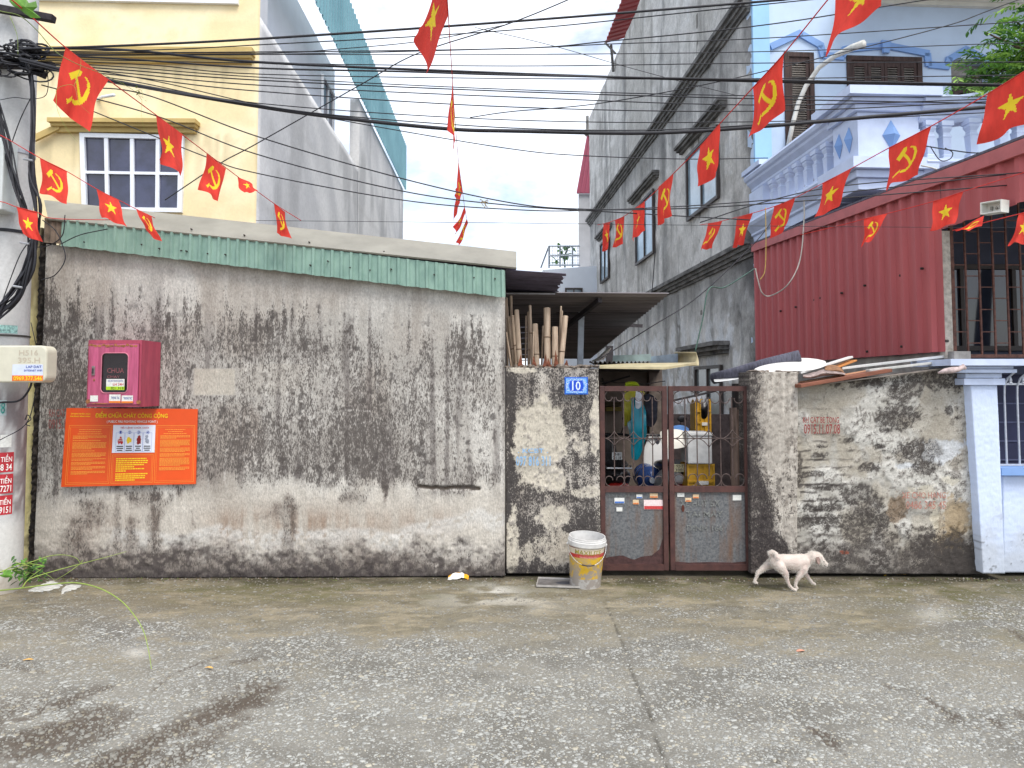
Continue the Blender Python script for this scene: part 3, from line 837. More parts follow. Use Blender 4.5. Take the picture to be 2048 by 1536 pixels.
# ================================================================== BOUNDARY WALL RIGHT OF THE GATE
def bwall_color(u, v):
    N = (len(u), 3)
    big = fbm(u / 120, v / 120, 71, 4); mid = fbm(u / 40, v / 34, 72, 4); fine = fbm(u / 8, v / 7.5, 73, 4, .6); sp = fbm(u / 4, v / 4, 74, 3)
    c = lerp(np.broadcast_to(Sn(166, 162, 153), N), np.broadcast_to(Sn(198, 195, 187), N), sst(.35, .65, mid))
    c = lerp(c, np.broadcast_to(Sn(164, 154, 136), N), sst(.5, .64, fbm(u / 55, v / 70, 75, 4)) * .55)
    def patch(cu, cv, su, sv, wob=1.0, f=.7):
        return sst(1.2, .9, np.hypot((u - cu) / su, (v - cv) / sv) + (mid - .5) * wob * 2 + (fine - .5) * f * 2)
    dark = np.maximum.reduce([patch(1800, 835, 45, 24), patch(1820, 905, 50, 24), patch(1845, 935, 30, 18), patch(1640, 910, 14, 5, .5), patch(1600, 940, 5, 26, .6), patch(1600, 965, 8, 14), patch(1625, 947, 22, 5, .5),
        patch(1650, 1000, 18, 4), patch(1740, 935, 22, 8), patch(1760, 893, 14, 6), patch(1770, 860, 12, 6), patch(1700, 880, 10, 5), patch(1640, 893, 12, 4), patch(1655, 975, 40, 5, 1.4), patch(1640, 1040, 45, 14, 1.3), patch(1720, 1000, 40, 22, 1.4),
        patch(1740, 1040, 55, 40, 1.1), patch(1800, 770, 30, 40, 1.4), patch(1740, 760, 60, 14, 1.2), patch(1830, 745, 22, 34, 1.2), patch(1900, 760, 40, 20, 1.6), patch(1900, 820, 8, 10), patch(1915, 835, 8, 7), patch(1640, 1015, 60, 10, 1.6), patch(1900, 1130, 60, 60, 1.1), patch(1860, 1090, 30, 40, 1.6)])
    nois = sst(.58, .66, fine * .55 + mid * .45)
    c = lerp(c, np.broadcast_to(Sn(92, 84, 76), N), nois * .55)
    c = lerp(c, np.broadcast_to(Sn(70, 64, 61), N), dark * .85 * (1 - .6 * sst(.48, .6, sp)))
    # courses of brick ghosting through the plaster on the left
    bz = np.abs(((v + (mid - .5) * 10) / 17.0) % 1 - .5)
    ghost = sst(.34, .44, bz) * sst(.45, .62, fbm(u / 26, v / 12, 78, 3)) * blob(u, v, 1630, 980, 75, 130)
    c = lerp(c, np.broadcast_to(Sn(58, 52, 50), N), np.clip(ghost * 1.3, 0, .9))
    # pale bluish paint remnants, tan patch
    c = lerp(c, np.broadcast_to(Sn(196, 200, 204), N), np.maximum(patch(1890, 905, 40, 22, 1.0), patch(1810, 930, 26, 12, 1.2)) * .75 * (1 - dark * .6))
    c = lerp(c, np.broadcast_to(Sn(160, 138, 104), N), np.maximum(patch(1910, 1030, 26, 50), patch(1880, 1060, 14, 60) * .6) * .7)
    c = lerp(c, np.broadcast_to(Sn(200, 192, 172), N), np.maximum.reduce([patch(1870, 1030, 10, 50), patch(1855, 980, 26, 12), patch(1900, 960, 30, 10)]) * .6)
    c = lerp(c, np.broadcast_to(Sn(140, 120, 98), N), patch(1792, 1020, 18, 26, .5) * .7)
    # splash zone
    foot = sst(1055, 1110, v + (fine - .5) * 70 + (mid - .5) * 60)
    c = lerp(c, np.broadcast_to(Sn(104, 96, 89), N), foot * .75 * (1 - .7 * blob(u, v, 1885, 1075, 22, 40)))
    c = lerp(c, np.broadcast_to(Sn(62, 57, 55), N), foot * sst(.46, .56, fine) * .6)
    c = lerp(c, np.broadcast_to(Sn(50, 46, 43), N), patch(1915, 1115, 34, 42, 1.2) * .7)
    c = lerp(c, np.broadcast_to(Sn(58, 54, 50), N), sst(1130, 1150, v + (fine - .5) * 20) * .6)
    # right hand pilaster strip
    strip = sst(1934, 1940, u - (v - 770) * .07)
    c = lerp(c, lerp(np.broadcast_to(Sn(176, 166, 140), N), np.broadcast_to(Sn(98, 88, 74), N), sst(930, 980, v + (mid - .5) * 60)), strip * .85)
    # brick red chip
    c = lerp(c, np.broadcast_to(Sn(140, 74, 54), N), patch(1690, 1105, 9, 4, .3) * .9)
    # handwriting scratch
    hw = np.full_like(u, 1e9)
    for ln in ([(1712, 815), (1716, 832)], [(1720, 812), (1722, 832)], [(1722, 822), (1728, 818)], [(1730, 825), (1734, 832)], [(1737, 826), (1741, 834), (1740, 842)], [(1745, 826), (1750, 842)], [(1752, 824), (1756, 836)], [(1758, 830), (1768, 828)]):
        hw = np.minimum(hw, seg_dist(u, v, ln))
    c = lerp(c, np.broadcast_to(Sn(84, 76, 70), N), sst(2.2, .7, hw) * .7)
    cr = np.abs(fbm(u / 60, v / 45, 91, 4) - .5)
    c = lerp(c, np.broadcast_to(Sn(76, 70, 64), N), sst(.010, .002, cr) * .6)
    md = np.clip(.18 + .35 * dark + .25 * foot + .6 * (mid - .5) + .5 * (fine - .5), 0, .75)
    return np.hstack([np.clip(c, 0, 1), md[:, None]])
def bwall_disp(u, v):
    mid = fbm(u / 40, v / 34, 72, 4); fine = fbm(u / 8, v / 7.5, 73, 4, .6)
    pl_ = sst(.5, .53, fbm(u / 55, v / 70, 75, 4))
    return (fine - .5) * .014 + (mid - .5) * .02 - pl_ * .006
bwall = thing('boundary_wall', (P(1750, 1148).x, .06, 0), 'peeling boundary wall with red stencilled phone number between gate and pale blue pillar', 'wall')
stained_wall('wall', [P(1594, 772, 6.02), P(1938, 731, 6.02), P(1966, 1149, 6.02), P(1592, 1147, 6.02)], .0095, bwall_color, weathered('blotched_plaster', fine=80, amt=.25, bump=.6, stretch=(1, 1, 1), mould=S(66, 61, 58), mscale=105, mstretch=(1, 1, .9)), bwall, bwall_disp, thick=.2)
def pier_color(u, v):
    N = (len(u), 3)
    mid = fbm(u / 26, v / 44, 81, 4); fine = fbm(u / 6, v / 8, 82, 4, .6); st = fbm(u / 7, v / 90, 83, 3)
    c = lerp(np.broadcast_to(Sn(166, 159, 149), N), np.broadcast_to(Sn(194, 187, 176), N), sst(.35, .65, mid * .5 + st * .5))
    edge = 1526 + 26 * sst(930, 1010, v) + 30 * sst(1050, 1110, v)
    black = sst(8, -14, u - edge + (mid - .5) * 46 + (fine - .5) * 26)
    c = lerp(c, np.broadcast_to(Sn(110, 101, 92), N), sst(.5, .62, fine * .5 + mid * .5) * .6)
    c = lerp(c, np.broadcast_to(Sn(74, 68, 64), N), sst(.58, .66, fine * .6 + fbm(u / 20, v / 24, 84, 3) * .4) * .7 * sst(880, 960, v))
    c = lerp(c, np.broadcast_to(Sn(66, 60, 58), N), black * (.55 + .4 * sst(.60, .46, fine)))
    c = lerp(c, np.broadcast_to(Sn(84, 76, 72), N), sst(1080, 1130, v + (fine - .5) * 90) * .75)
    return np.hstack([np.clip(c, 0, 1), np.clip(.2 + .3 * black + .15 * sst(880, 960, v) + .5 * (mid - .5) + .4 * (fine - .5), 0, .9)[:, None]])
stained_wall('gate_pier', [P(1498, 744, 5.98), P(1596, 744, 5.98), P(1594, 1147, 5.98), P(1502, 1147, 5.98)], .0085, pier_color, weathered('pier_plaster', fine=80, amt=.22, bump=.6, mould=S(52, 47, 47), mscale=110, mstretch=(1, 1, .6)), bwall, lambda u, v: (fbm(u / 8, v / 8, 82, 4) - .5) * .014, thick=.28)
for k in range(12):
    u = 1502 + k * 8.0 + random.uniform(-3, 3)
    q = P(u, 744 + random.uniform(-2, 2), 6.05 + random.uniform(-.03, .1))
    mb = MB(); lump(mb, q, random.uniform(.02, .045), random.uniform(.05, .09), random.uniform(.012, .026), 100 + k); mb.build('rubble_piece', rub_m, bwall)
sten2 = M('red_stencil', S(128, 42, 44), rough=.9, var=.25, scale=60, bump=0, tint=S(140, 84, 78)[:3])
mb = MB(); add_text(mb, 'KH CAT BE TONG', rect_fn(1606, 834, 1678, 846, 5.985)); add_text(mb, '0915.11.07.08', rect_fn(1608, 848, 1680, 868, 5.985))
mb.build('stencil_lettering', sten2, bwall)
mb = MB(); add_text(mb, 'XE CHO HANG', rect_fn(1804, 984, 1892, 997, 5.98)); add_text(mb, '0486 345 45', rect_fn(1812, 1002, 1892, 1018, 5.98))
mb.build('faded_lettering', M('worn_red_stencil', S(146, 84, 76), rough=.95, var=.35, scale=38, bump=0, tint=S(176, 158, 140)[:3]), bwall)

# ================================================================== YELLOW HOUSE (left, behind the shed)
EL = Vector((-26 / F, 1, 0)).normalized()           # direction its side wall runs away from the lane
NLs = Vector((1, 26 / F, 0)).normalized()             # outward normal of that side wall
L0 = P(505, 771, 9.0); L0.z = 0
def LW(u, v, off=0.0):
    return PL(u, v, L0 + NLs * off, NLs)
def LS(d, z, off=0.0):
    q = L0 + EL * ((d - 9.0) / EL.y) + NLs * off; return Vector((q.x, q.y, z))
FL = Vector((-1, -.035, 0)).normalized(); NF = Vector((.035, -1, 0)).normalized()
def LF(u, v, off=0.0):
    return PL(u, v, L0 + NF * off, NF)
yh = thing('yellow_house', (-5.0, 3.0, 0), 'tall yellow house with a grey cement side wall and white framed window', 'house')
yel = M('yellow_paint', S(236, 218, 176), rough=.9, var=.05, scale=2.2, bump=.06, stretch=(1.6, 1.6, .35), tint=S(224, 204, 160)[:3])
x_l = LF(-420, 300)
def yellow_color(u, v):
    N = (len(u), 3)
    m = fbm(u / 90, v / 70, 141, 4); st = fbm(u / 7, v / 150, 142, 4); f = fbm(u / 10, v / 12, 143, 3)
    c = lerp(np.broadcast_to(Sn(230, 212, 168), N), np.broadcast_to(Sn(242, 226, 188), N), sst(.35, .65, m))
    run = sst(.5, .68, st) * np.maximum(sst(120, 135, v) * sst(235, 150, v), sst(262, 275, v) * sst(400, 290, v))
    c = lerp(c, np.broadcast_to(Sn(188, 172, 134), N), run * .5)
    c = lerp(c, np.broadcast_to(Sn(206, 192, 152), N), sst(.58, .72, f * .4 + m * .6) * .4)
    return c
TLy, TRy = Vector((x_l.x, x_l.y, 9.5)), Vector((L0.x, L0.y, 9.5)) - NLs * .004
stained_wall('front_wall', [TLy, TRy, L0 - NLs * .004, Vector((x_l.x, x_l.y, 0))], .05, yellow_color, weathered('yellow_render', fine=30, amt=.05, bump=.15, stretch=(1, 1, 1)), yh, lambda u, v: (fbm(u / 14, v / 14, 143, 3) - .5) * .012, thick=.25, back=tuple(-NF))
def cement_color(u, v):
    N = (len(u), 3)
    m = fbm(u * .5, v * .45, 51, 5); st = fbm(u * 1.5, v * .5, 52, 4); diag = fbm((u + v) * 2.2, (v - u) * .5, 53, 4)
    c = lerp(np.broadcast_to(Sn(196, 196, 196), N), np.broadcast_to(Sn(222, 221, 219), N), sst(.35, .65, m * .5 + diag * .5))
    c = lerp(c, np.broadcast_to(Sn(164, 164, 164), N), sst(.54, .68, st) * .6)
    c = lerp(c, np.broadcast_to(Sn(176, 175, 172), N), sst(.03, .01, np.abs((v + .05 * m) % 1.6 - .8)) * .35)
    return c
cem = weathered('bare_cement', fine=14, amt=.10, bump=.25, stretch=(1, 1, 1), bdist=.02)
def side_panel(name, d0, d1, z0, z1, parent, mat, colfn, step=.12, frame=LS, back=None, thick=.2):
    return stained_wall(name, [frame(d0, z1), frame(d1, z1), frame(d1, z0), frame(d0, z0)], step, colfn, mat, parent,
                        thick=thick, back=back, uvfn=lambda V: (V[:, 1], V[:, 2]))
side_panel('side_wall', 9.03, 15.5, 0, 6.4, yh, cem, cement_color, back=tuple(-NLs))
side_panel('rear_side_wall', 15.502, 22.8, 0, 7.97, yh, cem, cement_color, back=tuple(-NLs))
# recessed white upper storey and green sheet cladding over it
offw = M('white_render', S(224, 228, 236), rough=.9, var=.04, scale=2, bump=.04)
MB().hexa([LS(9.2, 6.4, -.55), LS(15.5, 6.4, -.55), LS(15.5, 6.4, -.8), LS(9.2, 6.4, -.8)], [LS(9.2, 8.6, -.55), LS(15.5, 8.6, -.55), LS(15.5, 8.6, -.8), LS(9.2, 8.6, -.8)]).build('upper_wall', offw, yh)
MB().hexa([LS(9.04, 6.38, -.02), LS(15.5, 6.38, -.02), LS(15.5, 6.38, -.55), LS(9.04, 6.38, -.55)], [LS(9.04, 6.42, -.02), LS(15.5, 6.42, -.02), LS(15.5, 6.42, -.55), LS(9.04, 6.42, -.55)]).build('terrace_edge', cem, yh)
MB().hexa([LS(9.03, 6.4, -.004), LS(9.32, 6.4, -.004), LS(9.32, 6.4, -.3), LS(9.03, 6.4, -.3)], [LS(9.03, 9.5, -.004), LS(9.32, 9.5, -.004), LS(9.32, 9.5, -.3), LS(9.03, 9.5, -.3)]).build('corner_pier', M('grey_white_render', S(206, 208, 212), rough=.9, var=.05, scale=3), yh)
gsheet = M('teal_sheet', S(112, 156, 166), rough=.5, var=.1, scale=.8, bump=.03, tint=S(92, 138, 150)[:3])
corrugated('cladding_sheet', LS(9.4, 7.95, .06), LS(22.8, 7.95, .06) - LS(9.4, 7.95, .06), Vector((0, 0, 1.47)), NLs, .21, .035, gsheet, yh, 'trap')
alu = M('white_aluminium', S(226, 230, 236), rough=.4, var=.03, bump=0)
dglass = M('dark_window_glass', S(52, 54, 76), rough=.05, var=.45, scale=2.2, bump=.02, spec=.8, rnd=.35)
def window_in(parent, pts, nrm, cols, rows, fw=.045, mat=alu, gl=dglass, name='window', outer=.055, depth=.05, panes=True):
    """pts: TL,TR,BR,BL on the wall; a frame standing proud of the wall, with its bars and each pane"""
    TL, TR, BR, BL = [Vector(p) for p in pts]; n = Vector(nrm).normalized()
    def at(s, t, o=0): return (BL * (1 - s) + BR * s) * (1 - t) + (TL * (1 - s) + TR * s) * t + n * o
    W = (BR - BL).length; H = (TL - BL).length
    mb = MB()
    def rect(s0, s1, t0, t1, o0, o1):
        nonlocal mb
        mb.hexa([at(s0, t0, o0), at(s1, t0, o0), at(s1, t0, o1), at(s0, t0, o1)], [at(s0, t1, o0), at(s1, t1, o0), at(s1, t1, o1), at(s0, t1, o1)])
    a = outer / W; b = outer / H
    rect(0, 1, 1 - b, 1, 0, depth); rect(0, 1, 0, b, 0, depth); rect(0, a, b, 1 - b, 0, depth); rect(1 - a, 1, b, 1 - b, 0, depth)
    fr = mb.build(name, mat, parent)
    mb = MB()
    for i in range(1, cols):
        s = i / cols; w = fw / W / 2
        rect(s - w, s + w, b, 1 - b, .002, depth * .85)
        mb.build('glazing_bar', mat, fr); mb = MB()
    edges = [a] + [x for i in range(1, cols) for x in (i / cols - fw / W / 2, i / cols + fw / W / 2)] + [1 - a]
    for j in range(1, rows):
        t = j / rows; w = fw * .8 / H / 2
        for i in range(cols):
            rect(edges[2 * i], edges[2 * i + 1], t - w, t + w, .002, depth * .8)
            mb.build('glazing_bar', mat, fr); mb = MB()
    te = [b] + [x for j in range(1, rows) for x in (j / rows - fw * .8 / H / 2, j / rows + fw * .8 / H / 2)] + [1 - b]
    for i in range(cols):
        for j in range(rows):
            s0, s1, t0, t1 = edges[2 * i], edges[2 * i + 1], te[2 * j], te[2 * j + 1]
            m2 = MB(); m2.hexa([at(s0, t0, .003), at(s1, t0, .003), at(s1, t0, .010), at(s0, t0, .010)], [at(s0, t1, .003), at(s1, t1, .003), at(s1, t1, .010), at(s0, t1, .010)])
            m2.build('pane', gl, fr)
    return fr
window_in(yh, [LF(163, 268), LF(370, 273), LF(366, 426), LF(168, 424)], NF, 4, 2)
window_in(yh, [LF(60, -190), LF(478, -190), LF(478, 11), LF(60, 2)], NF, 2, 1, fw=.05, gl=glass('pale_window_glass', S(206, 214, 228), rough=.1))
trim = M('yellow_trim', S(186, 162, 104), rough=.85, var=.1, scale=3)
def ledge(parent, pts, nrm, name, mat, prof=((0, .16), (.35, .12), (.6, .07)), h=None):
    """stepped moulding between two wall points (top edge), stepping in towards the bottom"""
    A, B = [Vector(p) for p in pts]; n = Vector(nrm).normalized()
    mb = MB(); k = len(prof)
    for i, (t, o) in enumerate(prof):
        t2 = prof[i + 1][0] if i + 1 < k else 1.0
        z0, z1 = -t2 * h, -t * h
        ex = (B - A).normalized() * (o * .5)
        a, b = A - ex, B + ex
        mb.hexa([a + Vector((0, 0, z0)), b + Vector((0, 0, z0)), b + n * o + Vector((0, 0, z0)), a + n * o + Vector((0, 0, z0))],
                [a + Vector((0, 0, z1)), b + Vector((0, 0, z1)), b + n * o + Vector((0, 0, z1)), a + n * o + Vector((0, 0, z1))])
    return mb.build(name, mat, parent)
ledge(yh, (LF(122, 244), LF(388, 246)), NF, 'window_hood', trim, h=.15)
ledge(yh, (LF(40, 102), LF(500, 104)), NF, 'cornice', trim, h=.17, prof=((0, .14), (.45, .1), (.7, .06)))
MB().prism([LF(122, 247, .05), LF(122, 260, .05), LF(70, 285, .05), LF(70, 272, .05)], NF * .04).build('sloping_moulding', trim, yh)
MB().tube([LF(195, 200, 0), LF(205, 194, .1), LF(228, 190, .3)], .02, 8).build('drain_spout', alu, yh, smooth=True)
window_in(yh, [LS(14.3, 8.0, -.54), LS(15.3, 8.0, -.54), LS(15.3, 6.5, -.54), LS(14.3, 6.5, -.54)], NLs, 2, 1)

# yellow wall beside the pole
yw = thing('yellow_side_wall', (P(-100, 1140).x, .1, 0), 'narrow weathered yellow plaster wall behind the utility pole', 'wall')
def yw_color(u, v):
    N = (len(u), 3)
    m = fbm(u / 12, v / 40, 61, 4); f = fbm(u / 5, v / 9, 62, 3)
    c = lerp(np.broadcast_to(Sn(206, 190, 130), N), np.broadcast_to(Sn(226, 212, 156), N), sst(.35, .65, m))
    c = lerp(c, np.broadcast_to(Sn(124, 108, 78), N), sst(.52, .7, f * .6 + m * .4) * sst(1000, 1130, v) * .9)
    c = lerp(c, np.broadcast_to(Sn(120, 104, 84), N), sst(700, 540, v + (m - .5) * 120) * .75)
    c = lerp(c, np.broadcast_to(Sn(60, 54, 48), N), sst(70, 82, u + (f - .5) * 14 + (v - 600) * .034) * .8)
    return c
stained_wall('wall', [P(-420, 450, 6.12), P(84, 455, 6.12), P(61, 1150, 6.12), P(-420, 1165, 6.12)], .02, yw_color, weathered('yellow_plaster', fine=60, amt=.12, bump=.3), yw, lambda u, v: (fbm(u / 6, v / 9, 62, 3) - .5) * .01, thick=.2)
def jamb_color(u, v):
    f = fbm(u / 4, v / 6, 64, 3)
    return lerp(np.broadcast_to(Sn(40, 36, 34), (len(u), 3)), np.broadcast_to(Sn(84, 76, 68), (len(u), 3)), sst(.5, .7, f))
stained_wall('rough_joint', [P(80, 470, 6.06), P(95, 470, 6.06), P(70, 1152, 6.06), P(56, 1152, 6.06)], .012, jamb_color, weathered('black_joint', fine=60, amt=.3, bump=.8), yw, lambda u, v: (fbm(u / 5, v / 6, 65, 3) - .5) * .05, thick=.1)

# ================================================================== GREY HOUSE (right, long mossy side wall)
ER = Vector((-79 / F, 1, 0)).normalized()
NRs = Vector((-1, -79 / F, 0)).normalized()            # outward normal of its side wall (faces left)
R0 = P(1515, 771, 10.5); R0.z = 0
def RS(d, z, off=0.0):
    q = R0 + ER * ((d - 10.5) / ER.y) + NRs * off; return Vector((q.x, q.y, z))
def RW(u, v, off=0.0):
    return PL(u, v, R0 + NRs * off, NRs)
gh = thing('grey_house', (R0.x + 2, R0.y + 7, 0), 'tall grey house with a stained cement side wall and dark stepped ledges', 'house')
def grey_color(y, z):
    N = (len(y), 3)
    big = fbm(y * .35, z * .3, 101, 4); mid = fbm(y * 1.3, z * 1.1, 102, 5); st = fbm(y * 4.5, z * .5, 103, 4); fine = fbm(y * 7, z * 7, 104, 4, .6)
    diag = fbm(y * 2.6 + z * 1.0, z * 3.0 - y * .5, 109, 4)
    c = lerp(np.broadcast_to(Sn(190, 187, 182), N), np.broadcast_to(Sn(220, 217, 212), N), sst(.36, .64, mid * .4 + diag * .6))
    c = lerp(c, np.broadcast_to(Sn(170, 166, 158), N), sst(.48, .66, big) * .5)
    c = lerp(c, np.broadcast_to(Sn(210, 212, 212), N), sst(.6, .74, fine * .5 + mid * .5) * .5)
    c = lerp(c, np.broadcast_to(Sn(120, 118, 114), N), sst(.6, .74, st) * .5)
    # black growth at the front corner; streaky darkening below each ledge
    edge = sst(5.35, 4.5, y + (mid - .5) * 1.2 + (fine - .5) * .5 + .05 * z * sst(3.7, 7, z))
    c = lerp(c, np.broadcast_to(Sn(46, 44, 44), N), edge * .85 * sst(12, 3, z))
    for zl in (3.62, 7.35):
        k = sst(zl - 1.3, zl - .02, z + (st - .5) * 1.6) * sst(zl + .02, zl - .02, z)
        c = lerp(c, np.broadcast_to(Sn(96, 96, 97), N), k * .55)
    # white flaking paint low on the wall
    fl = sst(.47, .55, fbm(y * 4.5, z * 4.0, 105, 4, .6)) * sst(3.1, 2.5, z + (mid - .5) * .9) * sst(4.9, 5.6, y)
    c = lerp(c, np.broadcast_to(Sn(222, 224, 226), N), fl * .8)
    for yy in (13.4, 16.2, 9.4):
        k = sst(.35, .05, np.abs(y - yy + (mid - .5) * .5)) * sst(.4, .6, st + .15)
        c = lerp(c, np.broadcast_to(Sn(98, 98, 98), N), k * .55)
    return np.clip(c, 0, 1)
gmat = weathered('mossy_cement', fine=16, amt=.22, bump=.7, stretch=(1, 1, .7), bdist=.03)
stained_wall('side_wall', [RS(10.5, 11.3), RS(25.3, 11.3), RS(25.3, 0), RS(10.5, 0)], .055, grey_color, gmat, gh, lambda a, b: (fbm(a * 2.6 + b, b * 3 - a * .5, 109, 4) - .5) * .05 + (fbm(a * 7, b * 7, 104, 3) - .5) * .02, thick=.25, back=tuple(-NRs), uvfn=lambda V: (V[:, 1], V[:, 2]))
MB().hexa([RS(10.5, 0, -.25), RS(25.3, 0, -.25), RS(25.3, 0, -4), RS(10.75, 0, -4)], [RS(10.5, 11.3, -.25), RS(25.3, 11.3, -.25), RS(25.3, 11.3, -4), RS(10.75, 11.3, -4)]).build('body', side_grey, gh)
ledm = M('mossy_ledge', S(112, 110, 107), rough=.95, var=.4, scale=8, bump=.5, stretch=(1, .4, 1))
lprof = ((0, .17), (.3, .12), (.55, .08), (.8, .04))
ledge(gh, (RS(10.55, 3.78), RS(25.2, 3.78)), NRs, 'ledge', ledm, h=.24, prof=lprof)
ledge(gh, (RS(10.55, 7.55), RS(25.2, 7.55)), NRs, 'ledge', ledm, h=.26, prof=lprof)
bframe = M('dark_brown_frame', S(70, 62, 58), rough=.5, var=.1, bump=.02)
pgl = glass('sky_window_glass', S(150, 172, 186), rough=.08)
def side_window(u0, u1, d0, d1, z0, z1, hood=True):
    window_in(gh, [RS(d1, z1, .02), RS(d0, z1, .02), RS(d0, z0, .02), RS(d1, z0, .02)], NRs, 2, 1, mat=bframe, gl=pgl, outer=.06, depth=.05)
    if hood: ledge(gh, (RS(d0 - .3, z1 + .32), RS(d1 + .35, z1 + .32)), NRs, 'window_hood', ledm, h=.15, prof=((0, .17), (.35, .13), (.7, .07)))
side_window(0, 0, 11.9, 13.66, 4.78, 6.05)
side_window(0, 0, 16.2, 18.0, 4.65, 6.15)
side_window(0, 0, 21.6, 23.0, 4.9, 6.2)
ledge(gh, (RS(11.7, 2.33), RS(13.6, 2.33)), NRs, 'window_hood', ledm, h=.2, prof=((0, .28), (.35, .2), (.7, .1)))
# ground floor window behind the yard
window_in(gh, [RS(13.3, 1.95, .02), RS(11.9, 1.95, .02), RS(11.9, .55, .02), RS(13.3, .55, .02)], NRs, 2, 1, mat=bframe, gl=glass('dim_window_glass', S(110, 116, 116), rough=.12))
redm = M('red_sheet', S(166, 72, 76), rough=.55, var=.1, scale=2, bump=.03)
q = RS(18.2, 11.5, .25)
corrugated('roof_sheet', RS(17.6, 11.75, .3), RS(20.6, 11.75, .3) - RS(17.6, 11.75, .3), NRs * -1.6 + Vector((0, 0, .5)), (0, 0, 1), .25, .05, redm, gh, 'trap')
MB().tube([RS(20.3, 11.3, .05), RS(20.5, 11.7, .3), RS(20.6, 11.75, .3)], .03, 6).tube([RS(20.6, 10.9, .06), RS(20.6, 11.7, .12)], .04, 6).build('roof_bracket', ledm, gh)

# ================================================================== FAR HOUSES BETWEEN THE TWO
fh = thing('red_roofed_house', (P(1160, 771, 29).x, 23, 0), 'distant house with a red sheet metal gable behind the grey house', 'house')
MB().hexa([P(1157, 900, 29), P(1230, 900, 29), P(1230, 900, 33), P(1157, 900, 33)], [P(1157, 388, 29), P(1230, 388, 29), P(1230, 388, 33), P(1157, 388, 33)]).build('wall', M('far_render', S(170, 170, 172), rough=.9, var=.12, scale=.8, bump=.1), fh)
a, b = P(1154, 386, 28.9), P(1175, 270, 28.9)
MB().prism([a, P(1240, 386, 28.9), P(1240, 240, 28.9), b], (0, .12, 0)).build('gable_sheet', M('far_red_sheet', S(150, 72, 92), rough=.6, var=.1, scale=1), fh)
MB().tube([b, b + Vector((0, 0, .8))], .06, 6).ball(b + Vector((0, 0, .1)), .16).build('finial', ledm, fh)
for k in range(10):
    s = k / 10
    MB().bar(a.lerp(P(1240, 386, 28.9), s) + Vector((0, -.03, 0)), b.lerp(P(1240, 240, 28.9), s) + Vector((0, -.03, 0)), .04, .05).build('sheet_rib', M('far_red_sheet', (0, 0, 0)), fh)
wh = thing('white_house', (P(1120, 771, 24).x, 18, 0), 'distant white house with a wire plant cage on its flat roof', 'house')
D = 24.0
MB().hexa([P(1085, 900, D), P(1200, 900, D), P(1200, 900, D + 5), P(1085, 900, D + 5)], [P(1085, 540, D), P(1200, 531, D), P(1200, 540, D + 5), P(1085, 540, D + 5)]).build('wall', M('far_white', S(220, 226, 234), rough=.9, var=.04, scale=1), wh)
window_in(wh, [P(1130, 576, D - .01), P(1165, 576, D - .01), P(1165, 640, D - .01), P(1130, 640, D - .01)], (0, -1, 0), 2, 1, gl=glass('far_glass', S(120, 136, 146)), mat=bframe)
cage = MB()
def C(u, v, dd=0): return P(u, v, D + .3 + dd)
for (p, q) in (((1098, 492), (1160, 492)), ((1098, 530), (1160, 530)), ((1098, 492), (1098, 536)), ((1120, 492), (1120, 534)), ((1145, 492), (1145, 534)), ((1098, 511), (1160, 511))):
    cage.tube([C(*p), C(*q)], .03, 5)
cage.tube([C(1098, 492), P(1082, 535, D + 2)], .03, 5)
for k in range(12): cage.tube([C(1100 + k * 5, 492), C(1100 + k * 5, 532)], .008, 4)
for k in range(6): cage.tube([C(1098, 496 + k * 6), C(1160, 496 + k * 6)], .008, 4)
cage.build('plant_cage', M('galvanised_wire', S(150, 158, 166), rough=.5, metal=.5), wh)

# ================================================================== PALE BLUE HOUSE WITH BALCONY
FB = Vector((1, 79 / F, 0)).normalized(); NB = Vector((79 / F, -1, 0)).normalized()
def BF(u, v, off=0.0): return PL(u, v, R0 + NB * off, NB)
def BP(u, v, d):                                         # plane parallel to the facade at depth d of the property line
    return PL(u, v, RS(d, 0), NB)
bh = thing('blue_house', (R0.x + 2.5, R0.y, 0), 'pale blue house with a balustraded balcony and brown louvred shutters', 'house')
bluew = M('pale_blue_paint', S(186, 204, 226), rough=.8, var=.07, scale=1.2, bump=.05)
bluew2 = M('pale_blue_trim', S(204, 216, 238), rough=.7, var=.05, scale=3, bump=.05)
bluem = M('mid_blue_paint', S(124, 158, 208), rough=.7, var=.06, scale=3, bump=.04)
# facade with real openings: door, wide window, far window
x1 = 6.6
def bw(s0, s1, z0, z1, name='front_wall', o0=0.0, o1=-.22, mat=bluew):
    def q(s, z, o): 
        p = R0 + FB * s + NB * o; return Vector((p.x, p.y, z))
    return MB().hexa([q(s0, z0, o0), q(s1, z0, o0), q(s1, z0, o1), q(s0, z0, o1)], [q(s0, z1, o0), q(s1, z1, o0), q(s1, z1, o1), q(s0, z1, o1)]).build(name, mat, bh)
def bs(u, v):
    p = BF(u, v); return ((p - R0).dot(FB), p.z)
sd0, zd1 = bs(1567, 105); sd1, _ = bs(1626, 108); _, zd0 = bs(1570, 300)
sw0, zw1 = bs(1692, 112); sw1, _ = bs(1842, 122); _, zw0 = bs(1700, 218)
sv0, zv1 = bs(1903, 165); sv1, _ = bs(1985, 165); _, zv0 = bs(1903, 230)
zf = 3.7
bw(.004, sd0, zf, 8.6); bw(sd0, sd1, zd1, 8.6); bw(sd1, sw0, zf, 8.6); bw(sw0, sw1, zw1, 8.6); bw(sw0, sw1, zf, zw0)
bw(sw1, sv0, zf, 8.6); bw(sv0, sv1, zw1, 8.6); bw(sv0, sv1, zf, zv0); bw(sv1, x1, zf, 8.6); bw(.004, x1, 0, zf)
bw(.004, .26, zf, 8.6, 'corner_pilaster', .06, .001, M('sky_blue_paint', S(150, 192, 226), rough=.7, var=.06, scale=2))
